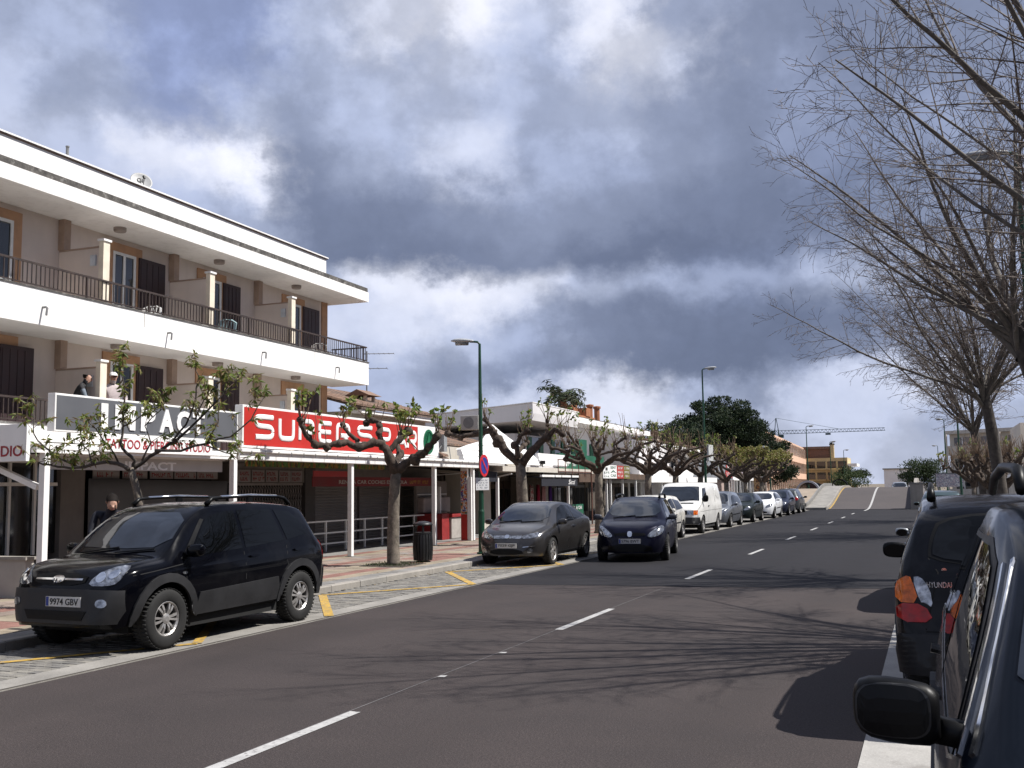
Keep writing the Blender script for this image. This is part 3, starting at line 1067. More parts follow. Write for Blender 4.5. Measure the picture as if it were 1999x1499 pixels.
# red supermarket sign with rounded stroke lettering
s5 = thing('supermarket_sign', 'long red sign with rounded white supermarket lettering and a green fir emblem', 'sign', (-13.3, 23, 2.77), frame=ALPHA)
signbox(s5, -13.26, 18.66, 28.80, 2.772, 3.70, SIGNRED, 0.2, 0.05)
MB().box(-13.252, -13.247, 27.28, 28.75, 2.83, 3.645).obj('white_panel', SIGNWHITE, s5)
GL = {'S': [[(1, 1), (.2, 1), (.04, .93), (0, .78), (.04, .62), (.2, .53), (.8, .53), (.96, .44), (1, .27), (.96, .08), (.8, 0), (0, 0)]],
      'U': [[(0, 1), (0, .2), (.06, .05), (.2, 0), (.8, 0), (.94, .05), (1, .2), (1, 1)]],
      'P': [[(0, 0), (0, .8), (.06, .95), (.2, 1), (.8, 1), (.94, .95), (1, .8), (1, .6), (.94, .45), (.8, .4), (.3, .4)]],
      'E': [[(1, 1), (.2, 1), (.06, .95), (0, .8), (0, .2), (.06, .05), (.2, 0), (1, 0)], [(0, .52), (.95, .52)]],
      'R': [[(0, 0), (0, .8), (.06, .95), (.2, 1), (.8, 1), (.94, .95), (1, .8), (1, .6), (.94, .45), (.8, .4), (.3, .4)], [(.55, .4), (1, 0)]],
      'A': [[(0, 0), (.42, .93), (.5, 1), (.58, .93), (1, 0)], [(.25, .3), (.75, .3)]]}
for ch, a, b in (('S', 19.13, 19.80), ('U', 20.08, 20.64), ('P', 20.92, 21.5), ('E', 21.8, 22.34), ('R', 22.64, 23.24), ('S', 23.72, 24.46), ('P', 24.86, 25.5), ('A', 25.82, 26.5), ('R', 26.62, 27.14)):
    mb = MB()
    for pl in GL[ch]:
        mb.tube([(0, a + q[0] * (b - a), 3.02 + q[1] * 0.45) for q in chaikin(pl, 2, False)], 0.058, 8)
    mb.v = [(-13.253 + x * 0.35 + 0.004, y, z) for x, y, z in mb.v]
    mb.obj('letter', SIGNWHITE, s5)
em = MB().lathe([(0.37, 0), (0.37, 0.012), (0.30, 0.012), (0.30, 0)], 28, (-13.246, 28.02, 3.24), 'X').obj('emblem_ring', SIGNGREEN, s5)
MB().prism([(28.02, 3.52), (28.20, 3.06), (27.84, 3.06)], 'X', -13.244, -13.232).obj('fir', SIGNGREEN, em)
MB().prism([(28.05, 3.055), (27.99, 3.055), (27.99, 2.95), (28.05, 2.95)], 'X', -13.244, -13.232).obj('trunk', SIGNWHITE, em)
for yy in (19.4, 22.5, 25.5, 28.3):
    MB().box(-13.42, -13.36, yy, yy + 0.05, 2.74, 2.772).obj('bracket', GREYP, s5)

# strings of stuff under the canopy
fb = thing('fruit_banner', 'narrow printed banner with green and orange fruit hanging under the canopy edge', 'banner', (-14.4, 24, 2.42), frame=ALPHA)


def print_mat(name, cols, scale, seed=0.0, stretch=(1, 1, 1)):
    m = bpy.data.materials.new(name)
    m.use_nodes = True
    ns, ln = m.node_tree.nodes, m.node_tree.links
    b = ns['Principled BSDF']
    b.inputs['Roughness'].default_value = 0.7
    geo = ns.new('ShaderNodeNewGeometry')
    mp = ns.new('ShaderNodeMapping')
    mp.inputs['Location'].default_value = (seed, seed, seed)
    mp.inputs['Scale'].default_value = stretch
    ln.new(geo.outputs['Position'], mp.inputs[0])
    n = ns.new('ShaderNodeTexNoise')
    n.inputs['Scale'].default_value = scale
    n.inputs['Detail'].default_value = 3
    ln.new(mp.outputs[0], n.inputs['Vector'])
    rp = ns.new('ShaderNodeValToRGB')
    rp.color_ramp.interpolation = 'CONSTANT'
    while len(rp.color_ramp.elements) < len(cols):
        rp.color_ramp.elements.new(0.5)
    for i, c in enumerate(cols):
        rp.color_ramp.elements[i].position = 0.28 + 0.44 * i / len(cols)
        rp.color_ramp.elements[i].color = (*c, 1)
    ln.new(n.outputs[0], rp.inputs[0])
    ln.new(rp.outputs[0], b.inputs['Base Color'])
    return m


MB().box(-14.42, -14.40, 20.4, 27.4, 2.41, 2.60).obj('banner', print_mat('fruit_print', [(.02, .05, .012), (.06, .16, .03), (.10, .2, .03), (.05, .03, .015), (.3, .2, .03), (.28, .09, .02), (.09, .18, .04)], 5.5, 0, (1, 1.6, .5)), fb)
MB().box(-14.43, -14.39, 20.38, 27.42, 2.601, 2.62).obj('hem', GREYP, fb)
rb = thing('car_hire_banner', 'dark red banner with pale car hire lettering above the grey roller shutters', 'banner', (-14.9, 27, 1.95), frame=ALPHA)
MB().box(-14.94, -14.92, 24.2, 32.0, 1.93, 2.20).obj('cloth', mat('banner_red', (0.20, 0.01, 0.012), 0.7, var=0.1, scale=2), rb)
text('lettering', 'RENT A CAR COCHES ESPAÑOLA', mat('banner_pale', (0.55, 0.5, 0.45), 0.7), rb, (-14.917, 25.6, 2.0), Yv, Zv, 0.14, 4.3, 0.012, 0.004)
scribble('print', mat('banner_gold', (0.5, 0.28, 0.05), 0.7), rb, (-14.917, 30.1, 2.0), Yv, Zv, 0.11, 1.5, 0.004)
MB().box(-14.941, -14.921, 24.25, 26.3, 2.203, 2.36).obj('upper_strip', RED, rb)
# terrace railing
tr_ = thing('terrace_railing', 'white three-rail metal fence along the shaded terrace of the car hire shop', 'railing', (-15.3, 27, 0.1), frame=ALPHA)
for z in (0.32, 0.62, 0.95):
    MB().box(-15.32, -15.28, 24.3, 32.4, z - 0.02, z + 0.02).obj('rail', ALU, tr_)
for k in range(8):
    yy = 24.4 + k * 1.13
    MB().box(-15.325, -15.275, yy - 0.025, yy + 0.025, 0.1, 0.93).obj('post', ALU, tr_)
# kiosk counter with red front
kc = thing('kiosk_counter', 'red and white kiosk counter with a chest freezer at the end of the canopy', 'counter', (-14.6, 33, 0.1), frame=ALPHA)
MB().box(-15.6, -14.62, 31.95, 32.55, 0.1, 0.98).obj('red_panel', mat('counter_red', (0.32, 0.02, 0.02), 0.6), kc)
MB().box(-15.5, -14.55, 32.6, 33.9, 0.1, 0.84).obj('freezer', mat('freezer_white', (0.50, 0.46, 0.42), 0.5, var=0.1, streak=0.2), kc, bev=0.03)
MB().box(-15.55, -14.5, 32.55, 33.95, 0.842, 0.96).obj('freezer_lid', mat('counter_red', (0.32, 0.02, 0.02)), kc, bev=0.02)
MB().box(-15.6, -15.3, 32.0, 34.2, 1.0, 1.55).obj('display', mat('display_pink', (0.40, 0.33, 0.31), 0.5), kc, bev=0.06)
MB().box(-15.0, -14.9, 32.4, 32.5, 0.985, 1.9).obj('upright', ALU, kc)
MB().box(-15.65, -15.55, 31.9, 34.4, 0.1, 2.1).obj('back_board', mat('kiosk_board', (0.26, 0.23, 0.21), 0.7, var=0.1), kc)
MB().box(-15.54, -15.50, 31.95, 34.3, 1.62, 1.66).obj('shelf', ALU, kc)
na = thing('navy_awning', 'dark navy awning hanging low over the red kiosk counter', 'awning', (-14.2, 33, 2.1), frame=ALPHA)
NAVY = mat('awning_navy', (0.008, 0.010, 0.02), 0.8)
MB().prism([(-15.6, 2.58), (-13.75, 2.42), (-13.75, 2.06), (-13.77, 2.06), (-13.77, 2.40), (-15.6, 2.56)], 'Y', 31.65, 34.9).obj('canvas', NAVY, na)
MB().bar((-15.6, 33.2, 2.3), (-13.8, 33.2, 2.40), 0.04).obj('arm', ALU, na)
# poster pillar
po = thing('poster_pillar', 'narrow pillar papered with a bright dancer and flower poster beside the green lamp post', 'poster', (-13.4, 31.2, 0.12), frame=ALPHA)
MB().box(-13.64, -13.40, 31.30, 31.42, 0.12, 2.5).obj('board', SIGNWHITE, po)
MB().box(-13.63, -13.41, 31.285, 31.298, 1.0, 2.4).obj('poster', print_mat('poster_print', [(.03, .09, .06), (.04, .12, .08), (.5, .12, .03), (.55, .2, .05), (.6, .58, .55), (.02, .05, .2), (.45, .03, .06), (.6, .58, .55)], 7, 2.0), po)
MB().box(-13.63, -13.41, 31.285, 31.298, 0.14, 0.98).obj('red_panel', RED, po)
MB().box(-13.39, -13.27, 31.31, 31.40, 0.12, 2.2).obj('white_edge', WMETAL, po)
# ------------------------------------------------------------------ vehicles (car frame: x forward, y left, z up)
def paint(name, rgb, metal=0.3, rough=0.32, dirt=0.2):
    dk = max(rgb) < 0.05
    return mat('paint_' + name, rgb, rough, metal=metal, var=0.08, scale=2.0, coat=0.22 if dk else 0.6, spec=0.10 if dk else 0.45, patch=(3.0, 0.52, dirt, tuple(min(1, 0.5 * c + 0.09) for c in rgb)))


TYRE = mat('tyre', (0.014, 0.0135, 0.013), 0.85, var=0.3, scale=8)
RIM = mat('alloy', (0.50, 0.48, 0.46), 0.35, metal=0.7, var=0.15, scale=9)
RIMDK = mat('brake_dark', (0.03, 0.028, 0.026), 0.8)
PLAST = mat('black_plastic', (0.0045, 0.0045, 0.005), 0.42, var=0.2, scale=5, spec=0.18)
CLAD = mat('grey_cladding', (0.020, 0.020, 0.022), 0.6, var=0.18, scale=3)
CARGLASS = mat('car_glass', (0.003, 0.0035, 0.004), 0.02, var=0.3, scale=1.0, spec=0.3)
SCREEN = mat('car_windscreen', (0.010, 0.014, 0.021), 0.02, var=0.5, scale=1.6, spec=0.85)
LENS = mat('lamp_lens', (0.33, 0.34, 0.36), 0.10, metal=0.75, var=0.5, scale=16, coat=1.0)
CHROME = mat('chrome', (0.7, 0.7, 0.7), 0.12, metal=1.0, var=0.05)
TAILRED = mat('tail_red', (0.34, 0.006, 0.006), 0.2, var=0.25, scale=16, coat=0.3, spec=0.3)
AMBER = mat('lamp_amber', (0.66, 0.13, 0.008), 0.2, var=0.3, scale=20, coat=0.3, spec=0.3)
PLATE = mat('number_plate', (0.55, 0.54, 0.52), 0.5, var=0.05)
PLTX = mat('plate_black', (0.015, 0.015, 0.015), 0.6)
PLBLUE = mat('plate_blue', (0.02, 0.05, 0.30), 0.5)
SEAM = mat('panel_gap', (0.008, 0.008, 0.008), 0.9)
UNDER = mat('underbody', (0.010, 0.010, 0.010), 0.95)


def body_mesh(S):
    """loft of cross-sections along the car; returns verts, faces"""
    xr, xf = S['top'][0][0], S['top'][-1][0]
    tire, wx = S['R'], S['wheels']
    xs = set(np.linspace(xr, xf, 56))
    for w in wx:
        xs |= set(w + (tire + 0.06) * np.sin(np.linspace(-1, 1, 17) * math.pi / 2) * 1.0)
    for x, _ in S['top']:
        xs.add(x)
    xs |= set(xr + np.linspace(0, 0.22, 7) ** 1) | set(xf - np.linspace(0, 0.3, 8))
    xs = sorted(x for x in xs if xr <= x <= xf)
    out = [xs[0]]
    for x in xs[1:]:
        if x - out[-1] > 0.008:
            out.append(x)
    xs = np.array(out)

    def P(k):
        a = np.array(S[k], float)
        return pchip(a[:, 0], a[:, 1], xs)
    top = P('top')
    belt = np.minimum(P('belt'), top - 0.03)
    plan = P('plan')
    rw = np.minimum(P('roofw'), plan - 0.012)
    low = P('low') if 'low' in S else np.full_like(xs, S.get('sill', 0.3))
    ar = tire + S.get('gap', 0.06)
    for w in wx:
        d = np.abs(xs - w)
        m = d < ar
        low[m] = np.maximum(low[m], tire + np.sqrt(np.maximum(0, ar * ar - d[m] ** 2)) - 0.0)
    belt = np.maximum(belt, low + 0.04)
    top = np.maximum(top, belt + 0.02)
    tuck = S.get('tuck', 0.07)
    crown = S.get('crown', 0.06)
    N1, N2, N3 = 9, 6, 7
    rows = []
    for i, x in enumerate(xs):
        pts = []
        hgt = top[i] - belt[i]
        cr = min(crown, hgt * 0.45)
        for j in range(N1):
            t = j / (N1 - 1)
            z = low[i] + (belt[i] - low[i]) * t
            zz = (z - 0.25) / max(0.2, belt[i] - 0.25)
            yv = plan[i] - tuck * max(0, 1 - zz * 1.5) ** 2 - 0.035 * max(0, (zz - 0.75) / 0.25) ** 2
            pts.append((yv, z))
        y0 = pts[-1][0]
        ze = top[i] - cr
        for j in range(1, N2 + 1):
            t = j / N2
            bul = 0.018 * math.sin(math.pi * t)
            pts.append((y0 + (rw[i] - y0) * t + bul, belt[i] + (ze - belt[i]) * t))
        for j in range(1, N3 + 1):
            a = j / N3 * math.pi / 2
            pts.append((rw[i] * math.cos(a) ** 0.8, ze + cr * math.sin(a) ** 0.9))
        rows.append([(x, a, b) for a, b in pts])
    K = len(rows[0])
    v, f = [], []
    for r in rows:
        v += r
        v += [(x, -y, z) for x, y, z in r[:-1]][::-1]
    L = 2 * K - 1
    for i in range(len(rows) - 1):
        for j in range(L - 1):
            a = i * L + j
            f.append((a, a + 1, a + L + 1, a + L))
    e = (len(rows) - 1) * L
    f.append(tuple(range(L)))
    f.append(tuple(e + j for j in reversed(range(L))))
    return v, f


def decal(bvh, view, poly, off, maxlen=0.09, side=1):
    """polygon drawn in one view of the car and laid on its surface with a raised rim"""
    ax = {'F': (1, 2), 'R': (1, 2), 'S': (0, 2), 'T': (0, 1)}[view]
    bm = bmesh.new()
    vs = []
    for a, b in poly:
        c = [0, 0, 0]
        c[ax[0]], c[ax[1]] = a, b
        vs.append(bm.verts.new(c))
    bm.faces.new(vs)
    bmesh.ops.triangulate(bm, faces=bm.faces[:])
    for _ in range(7):
        ed = [e for e in bm.edges if e.calc_length() > maxlen]
        if not ed:
            break
        bmesh.ops.subdivide_edges(bm, edges=ed, cuts=1)
        bmesh.ops.triangulate(bm, faces=bm.faces[:])
    bm.verts.ensure_lookup_table()
    bm.verts.index_update()
    dirs = {'F': (Vector((8, 0, 0)), Vector((-1, 0, 0))), 'R': (Vector((-8, 0, 0)), Vector((1, 0, 0))),
            'S': (Vector((0, 4 * side, 0)), Vector((0, -side, 0))), 'T': (Vector((0, 0, 4)), Vector((0, 0, -1)))}[view]
    outer, inner = [], []
    for w in bm.verts:
        p, n, _, _ = bvh.ray_cast(w.co + dirs[0], dirs[1])
        if p is None:
            q = w.co.copy()
            if view in 'FR':
                q.x = 1.6 if view == 'F' else -1.6
            if view == 'S':
                q.y = 0.8 * side
            p, n, _, _ = bvh.find_nearest(q)
        if n.dot(dirs[1]) > 0:
            n = -n
        outer.append(p + n * off)
        inner.append(p - n * 0.012)
    faces = [tuple(w.index for w in f.verts) for f in bm.faces]
    nv = len(outer)
    rim = []
    for e in bm.edges:
        if len(e.link_faces) == 1:
            a, b = e.verts[0].index, e.verts[1].index
            rim.append((a, b))
    bm.free()
    mb = MB()
    mb.add(outer, faces)
    for a, b in rim:
        mb.add([outer[a], outer[b], inner[b], inner[a]], [(0, 1, 2, 3)])
    mb.nf = len(faces)
    return mb


def strip(pts, w):
    """thin closed outline along an open 2-D polyline"""
    pts = [Vector(p) for p in pts]
    L, Rr = [], []
    for i, p in enumerate(pts):
        d = (pts[min(i + 1, len(pts) - 1)] - pts[max(i - 1, 0)])
        d = d.normalized() if d.length > 0 else Vector((1, 0))
        n = Vector((-d.y, d.x)) * w / 2
        L.append(p + n)
        Rr.append(p - n)
    return L + Rr[::-1]


def ring_arc(cx, cz, r0, r1, a0, a1, n=14):
    return [(cx + r1 * math.cos(R(a0 + (a1 - a0) * i / n)), cz + r1 * math.sin(R(a0 + (a1 - a0) * i / n))) for i in range(n + 1)] + \
           [(cx + r0 * math.cos(R(a1 + (a0 - a1) * i / n)), cz + r0 * math.sin(R(a1 + (a0 - a1) * i / n))) for i in range(n + 1)]


WHEELS = {}


def wheel_meshes(Rt, w, rim_r, spokes, style):
    key = (Rt, w, rim_r, spokes, style)
    if key in WHEELS:
        return WHEELS[key]
    h = w / 2
    ty = MB().lathe([(rim_r, -h * 0.9), (rim_r + 0.02, -h), (Rt - 0.05, -h), (Rt - 0.012, -h * 0.85), (Rt, -h * 0.6), (Rt, h * 0.6), (Rt - 0.012, h * 0.85), (Rt - 0.05, h), (rim_r + 0.02, h), (rim_r, h * 0.9)], 36, axis='Y', caps=False)
    for k in range(44):      # tread blocks
        a = 2 * math.pi * k / 44
        for sy in (-1, 1):
            c = Vector((math.cos(a) * (Rt + 0.001), sy * h * 0.55, math.sin(a) * (Rt + 0.001)))
            ty.obox(c, (0.007, h * 0.7, 0.026), Matrix.Rotation(-a, 3, 'Y'))
    tm = ty.mesh('tyre', TYRE, True)
    rm = MB()
    o = h * 0.82
    rm.lathe([(rim_r + 0.003, o), (rim_r - 0.012, o + 0.006), (rim_r - 0.03, o - 0.012), (rim_r - 0.034, -h * 0.5)], 30, axis='Y', caps=False)
    for k in range(spokes):
        offs = ((-0.09, 0.09) if style == 'twin' else (0.0,))
        for q in offs:
            a = 2 * math.pi * k / spokes + q * 2.0 + 0.3
            ca, sa = math.cos(a), math.sin(a)
            wd = 0.024 if style == 'twin' else 0.05
            if style == 'cap':
                wd = 0.07
            for sgn in (1,):
                rr = [(0.05, o - 0.01, wd * 0.8), (rim_r * 0.55, o + 0.004, wd), (rim_r - 0.012, o - 0.008, wd * 1.25)]
                vs = []
                for r_, yy, w_ in rr:
                    for t, dy in ((-w_ / 2, 0), (w_ / 2, 0), (w_ / 2, -0.03), (-w_ / 2, -0.03)):
                        vs.append((ca * r_ - sa * t, yy + dy, sa * r_ + ca * t))
                fs = []
                for i in range(2):
                    for j in range(4):
                        fs.append((i * 4 + j, i * 4 + (j + 1) % 4, i * 4 + 4 + (j + 1) % 4, i * 4 + 4 + j))
                rm.add(vs, fs + [(3, 2, 1, 0), (8, 9, 10, 11)])
    rm.lathe([(0.0, o + 0.004), (0.03, o + 0.004), (0.06, o - 0.006), (0.066, o - 0.03)], 14, axis='Y', caps=False)
    me = rm.mesh('rim', RIM, False)
    bm = bmesh.new()
    bm.from_mesh(me)
    bmesh.ops.recalc_face_normals(bm, faces=bm.faces)
    bm.to_mesh(me)
    bm.free()
    dk = MB().lathe([(0.0, o - 0.06), (rim_r - 0.03, o - 0.06), (rim_r - 0.03, -h * 0.6), (0, -h * 0.6)], 24, axis='Y').mesh('brake_disc', RIMDK)
    WHEELS[key] = (tm, me, dk)
    return WHEELS[key]


def make_car(name, label, cat, loc, heading, S, pm, group=None):
    """heading: direction the nose points, radians from +X"""
    t = thing(name, label, cat, loc, heading, group)
    v, f = body_mesh(S)
    bvh = BVHTree.FromPolygons([Vector(p) for p in v], f)
    mb = MB()
    mb.add(v, f)
    body = mb.obj('body', pm, t, smooth=True)
    wx, tire = S['wheels'], S['R']
    hw = max(p[1] for p in S['plan'])
    xr, xf = S['top'][0][0], S['top'][-1][0]
    # floor pan and wheel housings
    MB().box(xr + 0.30, xf - 0.45, -hw + 0.27, hw - 0.27, 0.21, 0.62).obj('underbody', UNDER, t)
    a, b = wx[1] + tire + 0.09, wx[0] - tire - 0.09
    for s in (-1, 1):
        MB().box(a, b, min(s * (hw - 0.28), s * (hw - 0.10)), max(s * (hw - 0.28), s * (hw - 0.10)), 0.2, 0.55).obj('inner_sill', UNDER, t)
    tm, rm, dk = wheel_meshes(tire, S.get('tw', 0.21), S.get('rim', 0.22), S.get('spokes', 5), S.get('style', 'single'))
    for w in wx:
        for s in (1, -1):
            wy = (hw - S.get('tw', 0.21) / 2 - S.get('inset', 0.02)) * s
            wo = bpy.data.objects.new('wheel', None)
            wo.empty_display_size = 0.1
            col.objects.link(wo)
            wo.parent = t
            wo.location = (w, wy, tire)
            wo.rotation_euler = (0, rnd.uniform(0, 6), 0 if s > 0 else math.pi)
            if w == wx[0] and S.get('steer'):
                wo.rotation_euler[2] += S['steer']
            link('tyre', tm, wo)
            link('rim', rm, wo)
            link('brake_disc', dk, wo)

    def D(nm, view, poly, m, off=0.006, side=1, rounded=0, parent=None, ml=0.055):
        if rounded:
            poly = [tuple(p) for p in chaikin(poly, rounded)]
        dm = decal(bvh, view, poly, off, ml, side)
        o = dm.obj(nm, m, parent or t, smooth=False, fix=True)
        o.data.polygons.foreach_set('use_smooth', [i < dm.nf for i in range(len(o.data.polygons))])
        return o
    for nm, view, poly, m, off, rounded, both in S['decals']:
        if view == 'S':
            for s in (1, -1):
                D(nm, 'S', poly, m if m != 'paint' else pm, off, s, rounded)
        elif both:
            D(nm, view, poly, m, off, 1, rounded)
            D(nm, view, [(-a, b) for a, b in poly][::-1], m, off, 1, rounded)
        else:
            D(nm, view, poly, m, off, 1, rounded)
    for pts in S.get('seams', []):
        for s in (1, -1):
            D('panel_gap', 'S', strip(pts, 0.010), SEAM, 0.0015, s, ml=0.2)
    for view, pts in S.get('seams2', []):
        D('panel_gap', view, strip(pts, 0.010), SEAM, 0.0015, 1, ml=0.2)
    for x, z in S.get('handles', []):
        for s in (1, -1):
            D('door_handle', 'S', [(x - 0.09, z - 0.016), (x + 0.09, z - 0.016), (x + 0.09, z + 0.016), (x - 0.09, z + 0.016)], S.get('handle_m') or pm, 0.03, s, 1)
    # mirrors
    mx, mz = S['mirror']
    mw, mh = S.get('mirror_size', (0.20, 0.14))
    for s in (1, -1):
        yb = hw * 0.90
        mo = MB()
        nseg = 8
        prof = [(0.0, 0.55), (0.25, 0.9), (0.6, 1.0), (0.9, 0.92), (1.0, 0.5)]
        base = []
        NJ = 20
        for u, k in [(0, .62), (.05, .80), (.14, .93), (.35, 1.0), (.6, 1.02), (.8, .97), (.92, .84), (.98, .62), (1, .40)]:
            ring = []
            for j in range(NJ):
                a = 2 * math.pi * j / NJ
                cx, cz = math.cos(a), math.sin(a)
                sx = math.copysign(abs(cx) ** 0.75, cx)
                sz = math.copysign(abs(cz) ** 0.75, cz)
                xx = sx * 0.058 * k if sx > 0 else sx * 0.035
                ring.append((mx + xx + 0.03 * (1 - u), s * (yb + 0.06 + u * mw), mz + sz * mh / 2 * k + (.06 * mh * u if sz > 0 else .10 * mh * u)))
            base.append(ring)
        n0 = len(mo.v)
        for r_ in base:
            mo.v += r_
        for i in range(len(base) - 1):
            for j in range(NJ):
                a = n0 + i * NJ + j
                b = n0 + i * NJ + (j + 1) % NJ
                mo.f.append((a, b, b + NJ, a + NJ))
        mo.f.append(tuple(range(n0, n0 + NJ)))
        mo.f.append(tuple(n0 + (len(base) - 1) * NJ + j for j in range(NJ)))
        mbv = BVHTree.FromPolygons([Vector(p) for p in mo.v], mo.f)
        mo.bar((mx + 0.02, s * (yb - 0.06), mz - mh * 0.32), (mx + 0.01, s * (yb + 0.10), mz - mh * 0.2), 0.05, 0.07)
        m_ = mo.obj('mirror', S.get('mirror_m') or pm, t, smooth=True)
        MB().add([(mx - 0.040, s * (yb + 0.06 + mw * (0.08 + 0.86 * (0.5 + 0.5 * math.cos(a)))), mz + mh * 0.42 * math.sin(a)) for a in np.linspace(0, 2 * math.pi, 16, endpoint=False)],
                 [tuple(range(16))]).obj('mirror_glass', CARGLASS, m_, fix=False)
        if S.get('mirror_panel'):
            yc, zc = yb + 0.06 + mw * .53, mz + mh * .07
            for q0, nm_, mm_, of_ in ((1.0, 'mirror_rim', CLAD, .003), (.93, 'mirror_panel', PLAST, .0055)):
                pl_ = [(s * (yc + mw * .43 * q0 * math.copysign(abs(math.cos(a)) ** .6, math.cos(a))), zc + mh * .40 * q0 * math.copysign(abs(math.sin(a)) ** .6, math.sin(a))) for a in np.linspace(0, 2 * math.pi, 28, endpoint=False)]
                decal(mbv, 'F', pl_ if s > 0 else pl_[::-1], of_, .05).obj(nm_, mm_, m_)
    # number plates
    for view, txt, z in S.get('plates', []):
        d = 1 if view == 'F' else -1
        p = bvh.ray_cast(Vector((8 * d, 0, z)), Vector((-d, 0, 0)))[0]
        off = S.get('plate_y', 0.0)
        x = p.x + 0.022 * d
        pl = MB().box(x - 0.008, x + 0.008, off - 0.26, off + 0.26, z - 0.055, z + 0.055).obj('number_plate', PLATE, t)
        U = (0, d, 0)
        MB().box(x + 0.0085 * d - 0.0008, x + 0.0085 * d + 0.0008, min(off - 0.255 * d, off - 0.215 * d), max(off - 0.255 * d, off - 0.215 * d), z - 0.05, z + 0.05).obj('country_band', PLBLUE, pl)
        if txt:
            text('characters', txt, PLTX, pl, (x + 0.0085 * d, off - 0.195 * d, z - 0.036), U, (0, 0, 1), 0.072, 0.42, 0.008, 0.004)
    # roof rails
    if S.get('rails'):
        x0, x1, ry, rz, silver = S['rails']
        for s in (1, -1):
            g_ = S.get('rail_rise', .10)
            pts = [(x0, s * ry, rz - 0.10), (x0 + g_, s * ry, rz - 0.025), (x0 + g_ * 2.5, s * ry, rz), ((x0 + x1) / 2, s * ry, rz + 0.015), (x1 - 0.25, s * ry, rz), (x1 - 0.10, s * ry, rz - 0.01), (x1, s * ry, rz - 0.08)]
            rl = MB().tube(pts, S.get('rail_r') or [0.035, 0.026, 0.02, 0.02, 0.02, 0.026, 0.035], 8).obj('roof_rail', PLAST, t, smooth=True)
            if silver:
                MB().tube([(x0 + 0.28, s * ry, rz + 0.008), ((x0 + x1) / 2, s * ry, rz + 0.024), (x1 - 0.28, s * ry, rz + 0.008)], 0.02, 8).obj('rail_bar', CHROME, rl, smooth=True)
                MB().box((x0 + x1) / 2 - 0.05, (x0 + x1) / 2 + 0.05, s * ry - 0.02, s * ry + 0.02, rz - 0.07, rz).obj('rail_foot', PLAST, rl)
    # wipers
    if S.get('wipers'):
        x0, z0 = S['wipers']
        for y0, y1 in ((-0.5, 0.05), (0.05, 0.6)):
            a = bvh.ray_cast(Vector((x0 + 0.03, y0, 4)), Vector((0, 0, -1)))[0]
            b = bvh.ray_cast(Vector((x0 - 0.04, y1, 4)), Vector((0, 0, -1)))[0]
            MB().tube([a + Vector((0, 0, .015)), b + Vector((0, 0, .022))], 0.009, 5).obj('wiper', PLAST, t)
    return t, bvh


def tz(S, x):
    a = np.array(S['top'], float)
    return float(pchip(a[:, 0], a[:, 1], [x])[0])


def screen_poly(y0, y1, x0, x1, inset=0.0):
    """windscreen outline in top view (x along the car)"""
    return [(x0, -y0), (x0 + (0.06 if x0 > 0 else -0.04), 0), (x0, y0), (x1, y1), (x1 + (0.03 if x0 > 0 else -0.02), 0), (x1, -y1)]


